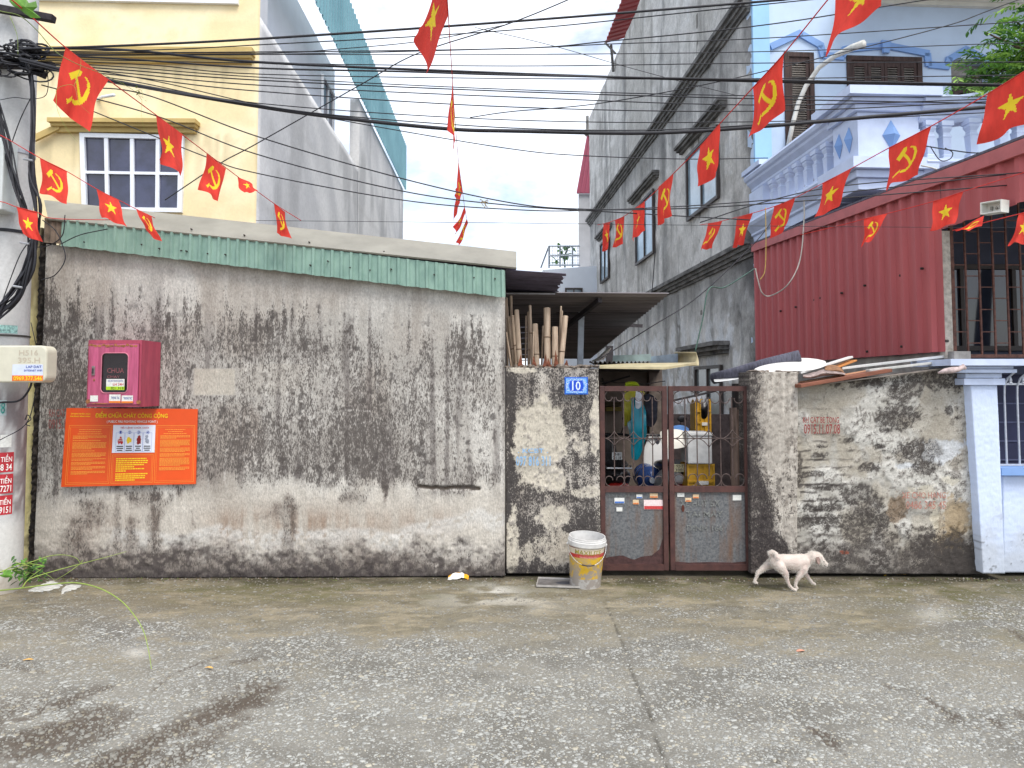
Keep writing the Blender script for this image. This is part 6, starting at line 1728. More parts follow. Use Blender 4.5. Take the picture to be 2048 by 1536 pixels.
leaf_dry = M('dry_leaf', S(206, 160, 84), rough=.8, var=.2, scale=30, bump=.1)
def flat_leaf(name, u, v, L, W, ang, mat, label, cat, grp=None):
    c = G(u, v)
    ca, sa = math.cos(ang), math.sin(ang)
    pts = []
    for (s, t, h) in ((-1, 0, .002), (-.5, .8, .006), (.1, 1, .009), (.65, .6, .006), (1, 0, .003), (.6, -.6, .005), (0, -1, .008), (-.55, -.75, .004)):
        x, y = s * L / 2, t * W / 2
        pts.append(c + Vector((x * ca - y * sa, x * sa + y * ca, h + .004)))
    mid = c + Vector((0, 0, .014))
    o = MB().add(pts + [mid], [(i, (i + 1) % 8, 8) for i in range(8)]).build(name, mat)
    return tag(o, label, cat, grp)
flat_leaf('dry_leaf', 1803, 1150, .10, .04, -.15, leaf_dry, 'curled tan dry leaf at the foot of the boundary wall', 'leaf')
flat_leaf('fallen_leaf', 1771, 1153, .03, .02, 0, M('yellow_leaf', S(220, 178, 40), rough=.7, var=.1), 'tiny yellow leaf beside the tan dry leaf', 'leaf')
flat_leaf('fallen_leaf', 1601, 1304, .06, .03, .2, M('brick_pink', S(196, 140, 116), rough=.8, var=.1), 'small pink-brown fragment lying on the bare pebbled concrete', 'litter')
flat_leaf('fallen_leaf', 56, 1322, .065, .02, .1, leaf_dry, 'small orange dry leaf on the concrete beyond the brown stains', 'leaf')
flat_leaf('fallen_leaf', 418, 1338, .06, .018, -.3, leaf_dry, 'slim tan leaf beside the dark oil streak', 'leaf')
flat_leaf('paper_scrap', 240, 1267, .06, .008, -.15, paper, 'thin white paper strip under the arching green stem', 'litter')
# splashes of white lime by the pole
sp_m = M('dried_white_paint', S(186, 186, 180), rough=.95, var=.2, scale=30, bump=.3)
def splash(pts, label):
    rs_ = random.Random(len(label)); pts2 = []
    for i_ in range(len(pts)):
        (a0, b0), (a1, b1) = pts[i_], pts[(i_ + 1) % len(pts)]
        for k_ in range(4): pts2.append((a0 + (a1 - a0) * k_ / 4 + rs_.uniform(-2.5, 2.5), b0 + (b1 - b0) * k_ / 4 + rs_.uniform(-.9, .9)))
    q = [G(u, v) for u, v in pts2]; c = sum(q, Vector()) / len(q)
    r = thing('paint_splash', (c.x, c.y, 0), label, 'paint stain', 'dried paint splashes beside the pole')
    n = len(q)
    MB().add([p + Vector((0, 0, .001)) for p in q] + [p * .93 + c * .07 + Vector((0, 0, .0075)) for p in q] + [c + Vector((0, 0, .008))], [(i, (i + 1) % n, n + (i + 1) % n, n + i) for i in range(n)] + [(n + i, n + (i + 1) % n, 2 * n) for i in range(n)]).build('splash', sp_m, r)
splash([(57, 1182), (75, 1173), (92, 1166), (104, 1162), (118, 1166), (124, 1172), (116, 1177), (100, 1180), (84, 1183), (66, 1184)], 'broad dried white paint splash under the green stem')
splash([(121, 1180), (130, 1173), (146, 1171), (161, 1171), (160, 1176), (145, 1181), (132, 1185), (124, 1188)], 'narrow dried white paint splash beside the broad one')
splash([(970, 1150), (990, 1146), (1012, 1149), (1005, 1153), (985, 1153)], 'small pale mortar splash at the foot of the short wall')

# ================================================================== THINGS PILED ON THE BOUNDARY WALL
pvc = M('white_lath', S(214, 214, 210), rough=.5, var=.08, scale=12); brn_w = M('red_brown_board', S(124, 78, 60), rough=.75, var=.25, scale=9, bump=.15, stretch=(.6, 3, 3)); orw = M('orange_ply', S(190, 128, 72), rough=.8, var=.2, scale=9)
def plank(u0, v0, d0, u1, v1, d1, w, h, mat, label, name='plank'):
    a, b = P(u0, v0, d0), P(u1, v1, d1)
    r = thing(name, (a + b) / 2, label, 'plank', 'boards and laths piled on the wall')
    MB().bar(a, b, w, h).build('board', mat, r, bevel=.003)
plank(1590, 772, 5.98, 1770, 741, 6.05, .20, .030, brn_w, 'thick red-brown board resting on the boundary wall beside the gate pier')
plank(1605, 765, 6.08, 1740, 742, 6.15, .10, .02, M('tan_board', S(178, 132, 100), rough=.8, var=.2, scale=9), 'lighter tan board stacked on the red-brown board')
plank(1598, 746, 6.12, 1702, 714, 6.3, .05, .018, pvc, 'thin white lath rising over the white sack')
plank(1640, 746, 6.2, 1706, 721, 6.3, .1, .014, orw, 'orange plywood offcut beneath the rising white lath')
plank(1680, 737, 6.25, 1895, 712, 6.35, .07, .022, pvc, 'long white lath lying along the base of the red sheet')
plank(1735, 741, 6.05, 1898, 722, 6.1, .06, .02, M('grey_white_lath', S(196, 196, 190), rough=.7, var=.15, scale=12), 'greyish white lath along the edge of the wall top')
plank(1645, 768, 5.95, 1890, 737, 5.99, .05, .012, M('grey_lath', S(120, 112, 104), rough=.9, var=.3, scale=12), 'thin grey lath lying lowest along the peeling wall top')
def cloth_sheet(pts_top, pts_bot, d0, d1, name, mat, label, cat, ny=6, puff=.04, seed=1, thick=.004, parent=None):
    """draped sheet between an upper and lower outline (photo pixels)"""
    rr = random.Random(seed); n = len(pts_top); vs = []
    for j in range(ny + 1):
        t = j / ny
        for i in range(n):
            u = pts_top[i][0] * (1 - t) + pts_bot[i][0] * t; v = pts_top[i][1] * (1 - t) + pts_bot[i][1] * t
            d = d0 * (1 - t) + d1 * t - puff * math.sin(math.pi * t) * (1 + .5 * rr.uniform(-1, 1)) + rr.uniform(-.01, .01)
            vs.append(P(u, v, d))
    fs = [(j * n + i, j * n + i + 1, (j + 1) * n + i + 1, (j + 1) * n + i) for j in range(ny) for i in range(n - 1)]
    o = MB().add(vs, fs).build(name, mat, parent, smooth=True)
    sm = o.modifiers.new('s', 'SOLIDIFY'); sm.thickness = thick
    sb = o.modifiers.new('b', 'SUBSURF'); sb.levels = 1; sb.render_levels = 2
    if label: tag(o, label, cat)
    return o
wtarp = M('white_sack', S(226, 224, 218), rough=.8, var=.08, scale=10, bump=.2)
cloth_sheet([(1508, 737), (1530, 728), (1560, 720), (1600, 714), (1635, 717), (1652, 722)], [(1505, 747), (1532, 744), (1562, 742), (1600, 742), (1630, 740), (1655, 730)], 6.5, 6.1, 'white_tarp', wtarp, 'white plastic tarp bundled on the gate pier top', 'tarp', puff=.07)
cloth_sheet([(1604, 749), (1625, 745), (1648, 735), (1662, 738), (1680, 740), (1692, 746)], [(1606, 756), (1628, 758), (1642, 752), (1655, 752), (1675, 750), (1690, 752)], 6.15, 6.0, 'crumpled_bag', M('dirty_bag', S(150, 134, 128), rough=.8, var=.5, scale=22, bump=.3), 'crumpled dirty plastic bag wedged between the boards on the wall', 'bag', puff=.1, seed=3)
cloth_sheet([(1648, 732), (1660, 728), (1674, 730), (1686, 738)], [(1650, 742), (1662, 744), (1676, 745), (1690, 748)], 6.2, 6.05, 'brown_cloth', M('brown_rag', S(140, 104, 76), rough=.95, var=.4, scale=20, bump=.3), 'brown rag lying over the crumpled bag on the wall', 'cloth', puff=.08, seed=8)
cloth_sheet([(1424, 753), (1450, 748), (1480, 740), (1518, 728)], [(1428, 764), (1452, 762), (1484, 757), (1522, 745)], 7.2, 6.6, 'grey_tarp_roll', M('white_grey_tarp', S(196, 196, 194), rough=.8, var=.2, scale=9, bump=.3), 'pale tarp spread over the yard shelter edge beside the gate pier', 'tarp', puff=.05, seed=5)
rollr = thing('rolled_matting', P(1470, 745, 6.5), 'dark rolled ribbed matting lying behind the gate pier top', 'mat roll')
MB().tube([P(1427, 757, 6.9), P(1475, 745, 6.7), P(1530, 729, 6.5), P(1600, 712, 6.35)], .055, 12).build('roll', M('slate_matting', S(84, 84, 96), rough=.8, var=.3, scale=14, bump=.4, stretch=(6, 1, 1)), rollr, smooth=True)
bottle_w = thing('squashed_bottle', P(1905, 742, 5.8), 'squashed dirty white plastic bag hanging on the blue cap moulding', 'bag')
MB().tube([P(1876, 746, 5.82), P(1890, 742, 5.8), P(1905, 740, 5.8), P(1918, 738, 5.8), P(1926, 733, 5.8), P(1931, 738, 5.8)], [.008, .022, .026, .02, .024, .012], 8).build('bag', M('dirty_white_bag', S(190, 172, 168), rough=.7, var=.3, scale=30, bump=.3), bottle_w, smooth=True)

# ================================================================== THINGS STANDING IN THE YARD
blackp = M('black_plastic', S(34, 33, 36), rough=.35, var=.2, scale=12, spec=.5); rubber = M('tyre_rubber', S(30, 30, 31), rough=.85, var=.2, scale=30, bump=.3); chrome = M('scooter_metal', S(150, 150, 152), rough=.3, metal=.7)
def scooter(x, y, label, bodym, plate_bg, l1, l2, ink, uP, vP, wP, hP):
    r = thing('motor_scooter', (x, y, 0), label, 'scooter')
    def w(px, py, pz): return Vector((x + px, y + py, pz))
    for wy in (.15, 1.38):
        t_ = MB(); t_.lathe([(.19, -.045), (.235, -.05), (.262, -.03), (.268, 0), (.262, .03), (.235, .05), (.19, .045)], 26, w(0, wy, .268), Matrix.Rotation(math.pi / 2, 3, 'Y')); wh_ = t_.build('wheel', rubber, r, smooth=True)
        MB().lathe([(.02, -.05), (.06, -.05), (.07, -.02), (.185, -.03), (.192, -.04), (.192, .04), (.185, .03), (.07, .02), (.06, .05), (.02, .05)], 20, w(0, wy, .268), Matrix.Rotation(math.pi / 2, 3, 'Y')).build('rim', chrome, wh_)
    def loft(secs, name, mat, n=14, par=r):
        m_ = MB(); vs = []
        for (yy, zc, hw, hh, ex) in secs:
            for k in range(n):
                an = 2 * math.pi * k / n; c, s = math.cos(an), math.sin(an)
                vs.append(w(hw * abs(c) ** ex * (1 if c >= 0 else -1), yy, zc + hh * abs(s) ** ex * (1 if s >= 0 else -1)))
        fs = [(i * n + k, i * n + (k + 1) % n, (i + 1) * n + (k + 1) % n, (i + 1) * n + k) for i in range(len(secs) - 1) for k in range(n)] + [tuple(range(n)), tuple((len(secs) - 1) * n + k for k in range(n - 1, -1, -1))]
        return m_.add(vs, fs).build(name, mat, par, smooth=True, angle=50)
    tail = loft([(-.10, .70, .03, .03, .8), (-.05, .69, .10, .06, .8), (.1, .68, .15, .10, .8), (.35, .62, .17, .14, .8), (.6, .52, .17, .17, .8), (.75, .42, .13, .12, .8)], 'rear_body', bodym)
    loft([(-.02, .79, .07, .02, .8), (.1, .80, .13, .035, .8), (.4, .79, .15, .045, .8), (.7, .75, .13, .05, .8), (.78, .71, .08, .04, .8)], 'seat', blackp)
    loft([(.62, .30, .15, .05, .6), (1.0, .27, .15, .04, .6), (1.05, .32, .14, .06, .6)], 'footboard', blackp)
    loft([(1.0, .35, .17, .10, .8), (1.06, .6, .20, .14, .8), (1.12, .85, .16, .10, .8), (1.16, .98, .10, .06, .8)], 'front_shield', bodym)
    loft([(1.15, .56, .05, .03, .8), (1.38, .60, .08, .04, .8), (1.6, .50, .06, .04, .8)], 'front_fender', bodym)
    MB().tube([w(0, 1.38, .27), w(0, 1.22, .7), w(0, 1.12, 1.0)], .03, 8).build('fork', chrome, r)
    MB().tube([w(-.34, 1.0, 1.02), w(-.2, 1.08, 1.04), w(0, 1.12, 1.03), w(.2, 1.08, 1.04), w(.34, 1.0, 1.02)], .016, 8).build('handlebar', blackp, r)
    for sx in (-1, 1):
        MB().tube([w(sx * .2, 1.08, 1.04), w(sx * .26, 1.07, 1.18)], .006, 5).ball(w(sx * .27, 1.06, 1.22), (.055, .012, .038), 10, 6).build('mirror', blackp, r)
    loft([(-.13, .58, .10, .025, .7), (-.105, .59, .115, .04, .7), (-.06, .60, .11, .04, .7)], 'tail_light', M('red_lens', S(110, 24, 22), rough=.2, spec=.6))
    loft([(-.13, .34, .055, .012, .8), (-.08, .45, .06, .015, .8), (0, .52, .06, .015, .8)], 'rear_fender', blackp)
    MB().tube([w(.14, .05, .30), w(.15, .45, .30)], .045, 10).build('exhaust', chrome, r)
    MB().tube([w(-.13, -.02, .80), w(-.12, -.14, .79), w(.12, -.14, .79), w(.13, -.02, .80)], .011, 6).build('grab_rail', chrome, r)
    # number plate, tipped up a little
    a = P(uP - wP / 2, vP + hP / 2, y + 6 - .145); b = P(uP + wP / 2, vP - hP / 2, y + 6 - .145)
    pt = MB().box((a.x, y - .149, a.z), (b.x, y - .143, b.z)).build('number_plate', plate_bg, r, bevel=.002)
    dd = y + 6 - .1505
    m_ = MB(); add_text(m_, l1, rect_fn(uP - wP * .33, vP - hP * .4, uP + wP * .33, vP - hP * .06, dd)); add_text(m_, l2, rect_fn(uP - wP * .4, vP + hP * .06, uP + wP * .4, vP + hP * .42, dd)); m_.build('plate_lettering', ink, pt)
    MB().bar(w(0, -.14, (a.z + b.z) / 2), w(0, .0, .6), .05, .02).build('plate_bracket', blackp, r)
    return r
xL_ = P(1236, 950, 7.1).x; xR_ = P(1362, 950, 7.05).x
sc1 = scooter(xL_, 1.15, 'black scooter seen from behind under the hanging raincoats', blackp, M('white_plate', S(212, 214, 214), rough=.4, var=.04), '15-B1', '211.18', ink_k, 1234, 912, 20, 15)
sc2 = scooter(xR_, 1.05, 'white scooter seen from behind beside the yellow crate', M('white_scooter_paint', S(216, 216, 214), rough=.3, var=.04), M('cream_plate', S(214, 206, 168), rough=.4, var=.05), '92-T1', '330.3', M('faded_ink', S(96, 88, 66), rough=.7), 1361, 936, 26, 16)
cloth_sheet([(1318, 862), (1335, 858), (1350, 857), (1368, 860), (1376, 868)], [(1326, 900), (1336, 899), (1350, 898), (1366, 896), (1378, 892)], 6.95, 6.75, 'white_seat_cover', M('white_cover', S(226, 222, 210), rough=.6, var=.06, scale=6, bump=.15), 'white plastic cover thrown over the back of the white scooter', 'cover', puff=.05, seed=12)
# raincoats and clothes on a line
MB0 = thing('clothes_line', P(1262, 764, 7.0), 'clothes line with hooks across the yard above the scooters', 'clothes line')
MB().tube([P(1200, 762, 7.2), P(1250, 766, 7.0), P(1290, 768, 7.0), P(1330, 762, 7.1)], .005, 5).build('line', blk, MB0)
yel_r = M('yellow_raincoat', S(206, 200, 66), rough=.35, var=.12, scale=8, bump=.1, transl=.15); lime_r = M('lime_hood', S(178, 204, 40), rough=.35, var=.1, scale=8)
teal_r = M('teal_raincoat', S(14, 122, 142), rough=.3, var=.2, scale=6, bump=.12, stretch=(5, 5, .6)); white_c = M('white_cap', S(216, 220, 230), rough=.8, var=.05, bump=.05); navy_c = M('navy_jacket', S(38, 40, 54), rough=.8, var=.25, scale=10, bump=.2)
def hang(top, bot, d, name, mat, label, cat, seed=1, puff=.05):
    return cloth_sheet(top, bot, d, d + .02, name, mat, label, cat, ny=8, puff=puff, seed=seed)
hang([(1250, 764), (1262, 762), (1274, 763), (1277, 768)], [(1250, 776), (1262, 775), (1274, 774), (1280, 772)], 6.86, 'raincoat_hood', lime_r, 'lime green raincoat hood showing above the gate rail', 'raincoat', 2)
hang([(1249, 772), (1262, 776), (1278, 775), (1292, 785)], [(1246, 850), (1252, 856), (1258, 846), (1280, 800)], 6.95, 'yellow_raincoat', yel_r, 'yellow raincoat hanging behind the gate', 'raincoat', 3)
hang([(1262, 792), (1272, 795), (1284, 800), (1292, 822)], [(1262, 918), (1270, 922), (1280, 920), (1294, 866)], 6.82, 'teal_raincoat', teal_r, 'long teal raincoat hanging in front of the yellow one', 'raincoat', 4)
hang([(1254, 846), (1258, 842), (1264, 838)], [(1262, 880), (1263, 884), (1264, 880)], 6.84, 'pale_lining', M('pale_teal', S(150, 190, 198), rough=.4, var=.05), 'pale lining flap hanging at the side of the teal raincoat', 'cloth', 6, .02)
hang([(1271, 782), (1278, 780), (1284, 786)], [(1270, 815), (1276, 821), (1283, 812)], 6.78, 'sun_hat', white_c, 'white sun hat hanging over the teal raincoat', 'hat', 7, .04)
hang([(1288, 790), (1296, 786), (1306, 790), (1316, 800)], [(1292, 850), (1300, 856), (1308, 852), (1314, 840)], 6.98, 'dark_jacket', navy_c, 'dark navy jacket hanging beside the raincoats', 'jacket', 8)
# water bottles
jugm = M('blue_water_jug', S(60, 84, 140), rough=.15, var=.2, scale=6, trans=.3, spec=.6)
capm2 = M('jug_cap', S(190, 196, 206), rough=.4)
def jug(x, y, z, lying, label):
    r = thing('water_jug', (x, y, z), label, 'water bottle', 'blue water jugs heaped by the scooters')
    R_ = Matrix.Rotation(math.radians(90), 3, 'X') if lying else Matrix.Identity(3)
    o = Vector((x, y, z)) + (Vector((0, .0, .135)) if lying else Vector((0, 0, 0)))
    MB().lathe([(.02, 0), (.125, .003), (.135, .02), (.135, .10), (.128, .11), (.135, .12), (.135, .21), (.128, .22), (.135, .23), (.135, .32), (.11, .37), (.05, .41), (.028, .42), (.028, .45)], 22, o, R_, close=False).build('bottle', jugm, r, smooth=True)
    MB().lathe([(.001, .462), (.03, .46), (.031, .44), (.031, .43)], 14, o, R_).build('cap', capm2, r)
jx = P(1295, 930, 7.5).x
k = 0
for row, (zz, n_, sft) in enumerate(((0.0, 3, 0), (.235, 3, .1), (.47, 2, .15))):
    for i in range(n_):
        jug(jx + .27 * i + sft - .1, 1.95, zz, True, ('water jug lying %s in the %s layer of the heap' % (('next to the black scooter', 'between its two neighbours', 'next to the white scooter')[i], ('bottom', 'second', 'top')[row])) if n_ == 3 else 'water jug lying in the top layer, %s' % ('on the black scooter side', 'on the white scooter side')[i]); k += 1
jug(P(1305, 880, 8.0).x, 2.55, .0, False, 'clear blue water jug standing behind the heap'); 
# crates and boxes
ycr = M('yellow_crate_plastic', S(196, 150, 44), rough=.45, var=.15, scale=14)
def crate(u0, u1, v0, v1, d, label, deep=.3):
    a, b = P(u0, v1, d), P(u1, v0, d); y = d - 6
    r = thing('plastic_crate', ((a.x + b.x) / 2, y + deep / 2, max(0, a.z)), label, 'crate')
    x0, x1, z0, z1 = a.x, b.x, a.z, b.z; t = .012
    for (p_, q_) in (((x0, y, z0), (x1, y + t, z1)), ((x0, y + deep - t, z0), (x1, y + deep, z1)), ((x0, y + t, z0), (x0 + t, y + deep - t, z1)), ((x1 - t, y + t, z0), (x1, y + deep - t, z1)), ((x0 + t, y + t, z0), (x1 - t, y + deep - t, z0 + t))):
        MB().box(p_, q_).build('crate_side' if p_[2] != z0 or q_[2] == z1 else 'crate_floor', ycr, r)
    for zz in np.linspace(z0, z1, 4): MB().box((x0 - .008, y - .012, zz - .01), (x1 + .008, y - .001, zz + .01)).build('rib', ycr, r)
    for s in (.0, .35, .65, 1.0): MB().box((x0 + (x1 - x0) * s - .008, y - .010, z0), (x0 + (x1 - x0) * s + .008, y - .002, z1)).build('rib', ycr, r)
    for zz in (z0 + (z1 - z0) * .25, z0 + (z1 - z0) * .6):
        MB().box((x0 + (x1 - x0) * .4, y - .0155, zz), (x0 + (x1 - x0) * .78, y - .0125, zz + .035)).build('label', M('crate_label', S(216, 214, 206), rough=.6), r)
    return r
c1 = crate(1377, 1427, 930, 1028, 6.75, 'yellow plastic crate under the white foam box')
fb = thing('foam_box', P(1402, 930, 6.8), 'tall white foam box standing on the yellow crate', 'box')
a, b = P(1376, 929, 6.72), P(1424, 872, 6.72)
foam = M('white_foam', S(206, 206, 204), rough=.85, var=.1, scale=14, bump=.15)
MB().box((a.x, .72, a.z + .004), (b.x, 1.02, b.z)).build('body', foam, fb, bevel=.01)
MB().box((a.x - .006, .712, b.z + .001), (b.x + .006, 1.028, b.z + .03)).build('lid', foam, fb, bevel=.006)
c2 = crate(1392, 1420, 800, 868, 8.0, 'yellow crate standing further back behind the foam box', .25)
stl = thing('crate_stand', (P(1406, 900, 8.0).x, 2.12, 0), 'grey stand carrying the rear yellow crate', 'stand')
zc = P(1406, 868, 8.0).z
MB().box((P(1390, 900, 8.0).x, 2.0, zc - .03), (P(1422, 900, 8.0).x, 2.26, zc - .004)).build('shelf', side_grey, stl)
for (uu, yy) in ((1391, 2.02), (1420, 2.02), (1391, 2.22), (1420, 2.22)):
    xx = P(uu, 900, 8.0).x; MB().box((xx - .012, yy, 0), (xx + .012, yy + .024, zc - .03)).build('leg', side_grey, stl)
bag = cloth_sheet([(1344, 852), (1356, 849), (1368, 850), (1378, 856)], [(1346, 872), (1358, 874), (1370, 873), (1380, 870)], 7.4, 7.3, 'blue_bag', M('blue_plastic_bag', S(84, 130, 190), rough=.4, var=.2, scale=16, bump=.3), 'blue plastic bag behind the white scooter seat', 'bag', puff=.12, seed=14)
cloth_sheet([(1401, 798), (1408, 800), (1416, 796)], [(1402, 836), (1408, 840), (1415, 834)], 7.7, 7.72, 'black_bag', blackp, 'black plastic bag hanging in front of the rear yellow crate', 'bag', puff=.06, seed=15)
yb2 = thing('wall_shelf_box', P(1226, 815, 8.85), 'small olive shelf box fixed on the taupe yard wall', 'shelf')
a, b = P(1211, 822, 8.85), P(1242, 804, 8.85)
olive = M('olive_box', S(118, 104, 40), rough=.7, var=.2, scale=12)
MB().box((a.x, 2.80, a.z), (b.x, 2.99, a.z + (b.z - a.z) * .45)).build('tray', olive, yb2); MB().box((a.x, 2.86, a.z + (b.z - a.z) * .55), (b.x, 2.99, b.z)).build('back', M('olive_dark', S(70, 60, 36), rough=.8), yb2)
bx = crate(1204, 1222, 880, 962, 7.3, 'dark crate standing against the shed side of the yard', .35)
for ch in bx.children:
    ch.data.materials.clear(); ch.data.materials.append(blackp)
# grey ribbed fringe under the shelter edge
fr = thing('tarp_fringe', P(1380, 800, 7.4), 'torn whitish tarp fringe hanging under the shelter edge', 'tarp')
random.seed(2)
top_ = [(1340 + k * 9, 805 - k * 1.9) for k in range(9)]
MB().bar(P(1338, 803, 7.42), P(1432, 782, 7.3), .03, .02).build('edge_pole', blk, fr)
for k in range(8):
    (u0, v0), (u1, v1) = top_[k], top_[k + 1]
    MB().prism([P(u0, v0, 7.4 - .015 * k), P(u1, v1, 7.4 - .015 * k), P((u0 + u1) / 2 + random.uniform(-3, 3), (v0 + v1) / 2 + random.uniform(9, 15), 7.4 - .015 * k)], (0, .004, 0)).build('torn_strip', M('torn_tarp', S(188, 190, 196), rough=.8, var=.15), fr)

# ================================================================== UTILITY POLE AND WHAT HANGS ON IT
def smooth_path(pts, n=8):
    """Catmull-Rom through points"""
    P_ = [Vector(p) for p in pts]
    if len(P_) < 3: return P_
    Q_ = [P_[0] * 2 - P_[1]] + P_ + [P_[-1] * 2 - P_[-2]]
    out = []
    for i in range(1, len(Q_) - 2):
        p0, p1, p2, p3 = Q_[i - 1:i + 3]
        for k in range(n):
            t = k / n
            out.append(.5 * ((2 * p1) + (p2 - p0) * t + (2 * p0 - 5 * p1 + 4 * p2 - p3) * t * t + (3 * p1 - p0 - 3 * p2 + p3) * t ** 3))
    out.append(P_[-1])
    return out
pb_ = P(33, 1172, 5.62)
PR = .17
pc = Vector((pb_.x - PR, pb_.y + .02, 0))
pole = thing('utility_pole', pc, 'round grey concrete utility pole with stickers and cable bundles', 'pole')
def pole_color(u, v):
    N = (len(u), 3)
    m = fbm(u / 14, v / 30, 131, 4); f = fbm(u / 5, v / 6, 132, 3)
    c = lerp(np.broadcast_to(Sn(182, 182, 180), N), np.broadcast_to(Sn(208, 208, 206), N), m)
    c = lerp(c, np.broadcast_to(Sn(206, 204, 198), N), sst(1030, 1060, v + (f - .5) * 10) * .7)
    c = lerp(c, np.broadcast_to(Sn(120, 108, 108), N), sst(760, 800, v) * sst(1040, 1020, v) * sst(.4, .6, m) * .8)
    c = lerp(c, np.broadcast_to(Sn(150, 136, 116), N), sst(1110, 1170, v + (f - .5) * 60) * .6)
    return c
nseg, nring = 40, 160
th = np.linspace(0, 2 * math.pi, nseg, endpoint=False); zz = np.linspace(-.02, 8.0, nring)
TH, ZZ = np.meshgrid(th, zz); rr_ = PR - .006 * ZZ
V = np.stack([pc.x + rr_ * np.cos(TH), pc.y + rr_ * np.sin(TH), ZZ], 2).reshape(-1, 3)
u_, v_ = proj_np(V)
ii = np.arange(nseg * nring).reshape(nring, nseg)
Qp = np.stack([ii[:-1], np.roll(ii, -1, 1)[:-1], np.roll(ii, -1, 1)[1:], ii[1:]], 2).reshape(-1, 4)
np_mesh('shaft', V, Qp, weathered('pole_concrete', fine=40, amt=.1, bump=.25, stretch=(1, 1, 1)), pole, pole_color(u_ + TH.ravel() * 20, v_))
def on_pole(phi, z, o=.0):          # phi 0 = towards the camera, positive to the right
    r_ = PR - .006 * z + o
    return Vector((pc.x + r_ * math.sin(phi), pc.y - r_ * math.cos(phi), z))
blackc = M('black_cable', S(40, 40, 45), rough=.6, var=.2, scale=20, bump=0)
steel = M('strap_steel', S(170, 172, 176), rough=.4, metal=.5)
def strap(v, name='strap', mat=steel, w=.03):
    z = P(40, v, 5.6).z
    m_ = MB(); m_.lathe([(PR + .002 - .006 * z, z - w / 2), (PR + .007 - .006 * z, z - w / 2), (PR + .007 - .006 * z, z + w / 2), (PR + .002 - .006 * z, z + w / 2)], 32, (pc.x, pc.y, 0)); m_.build(name, mat, pole)
strap(305); strap(465, 'cable_ring', blackc, .025); strap(672, 'strap', M('dark_band', S(70, 66, 62), rough=.7), .015)
def pole_patch(phi0, phi1, v0, v1, mat, name, texts=()):
    z0, z1 = P(40, v1, 5.6).z, P(40, v0, 5.6).z
    n = 8; vs = []; 
    for k in range(n + 1):
        ph = phi0 + (phi1 - phi0) * k / n
        vs += [on_pole(ph, z0, .002), on_pole(ph, z1, .002)]
    o = MB().add(vs, [(2 * k, 2 * k + 2, 2 * k + 3, 2 * k + 1) for k in range(n)]).build(name, mat, pole)
    for (tx, a0, b0, a1, b1, mt) in texts:
        m_ = MB(); add_text(m_, tx, lambda s, t: on_pole(phi0 + (phi1 - phi0) * (a0 + (a1 - a0) * s), z0 + (z1 - z0) * (b0 + (b1 - b0) * t), .0035)); m_.build('lettering', mt, o)
red_st = M('red_sticker', S(176, 40, 50), rough=.6, var=.12, scale=20)
for (v0, v1, num) in ((903, 942, '0978 2288 34'), (946, 984, '0936 169 7271'), (988, 1026, '0934 227 9151')):
    pole_patch(-.42, 1.12, v0, v1, red_st, 'loan_sticker', (('CHO VAY TIỀN', .05, .52, .95, .92, ink_w), (num, .05, .08, .95, .42, ink_w)))
pole_patch(-.8, .15, 760, 900, M('torn_paper', S(200, 202, 204), rough=.9, var=.2, scale=20), 'torn_paper')
pole_patch(.55, 1.0, 868, 893, paper, 'paper_label'); pole_patch(-.8, -.1, 840, 1050, paper, 'paper_label')
teal_t = M('teal_print', S(70, 150, 140), rough=.9, var=.3, scale=40)
pole_patch(-.4, .75, 800, 830, M('pale_print_paper', S(176, 190, 190), rough=.9), 'phone_notice', (('0937.38', .0, .1, .95, .9, teal_t),))
pole_patch(-.3, 1.1, 652, 668, M('teal_marks', S(150, 190, 184), rough=.9, var=.4, scale=50), 'faded_notice')
# junction box on the pole
jb = thing('junction_box', P(45, 765, 5.3), 'cream plastic junction box strapped to the pole with a phone number sticker', 'box')
creamp = M('cream_plastic', S(206, 202, 182), rough=.45, var=.05, scale=8, bump=.02)
a, b = P(-25, 765, 5.3), P(94, 691, 5.3)
ol = rrect((a.x + b.x) / 2, (a.z + b.z) / 2, b.x - a.x, b.z - a.z, .05, -.7)
MB().prism(ol, (0, .13, 0)).build('case', creamp, jb, bevel=.012)
MB().tube([P(94, 729, 5.38), P(99, 728, 5.38), P(100, 734, 5.38), P(95, 736, 5.38)], .006, 6).build('hasp', creamp, jb)
for k in range(11): MB().box((P(2, 0, 5.3).x, -.712, P(0, 702 + k * 5, 5.3).z - .004), (P(8, 0, 5.3).x, -.7005, P(0, 702 + k * 5, 5.3).z + .004)).build('vent_rib', M('grey_rib', S(140, 138, 126), rough=.6), jb)
MB().box((a.x + .1, -.57, a.z + .08), (b.x - .25, -.42, b.z - .08)).build('mount', blk, jb)
sticker(jb, 24, 729, 86, 762, 5.298, M('pale_blue_paper', S(204, 212, 232), rough=.6, var=.05), M('orange_band', S(222, 104, 36), rough=.6), .34, (('LAP DAT', 52, 731, 83, 736, ink_b), ('INTERNET WIFI', 48, 739, 84, 743, ink_b), ('0969.377.546', 27, 752, 84, 761, ink_y)))
mb = MB(); add_text(mb, 'H516', rect_fn(38, 700, 76, 711, 5.2985)); add_text(mb, '395.H', rect_fn(36, 715, 80, 726, 5.2985)); mb.build('ghost_lettering', M('ghost_print', S(188, 176, 156), rough=.6, var=.1), jb)
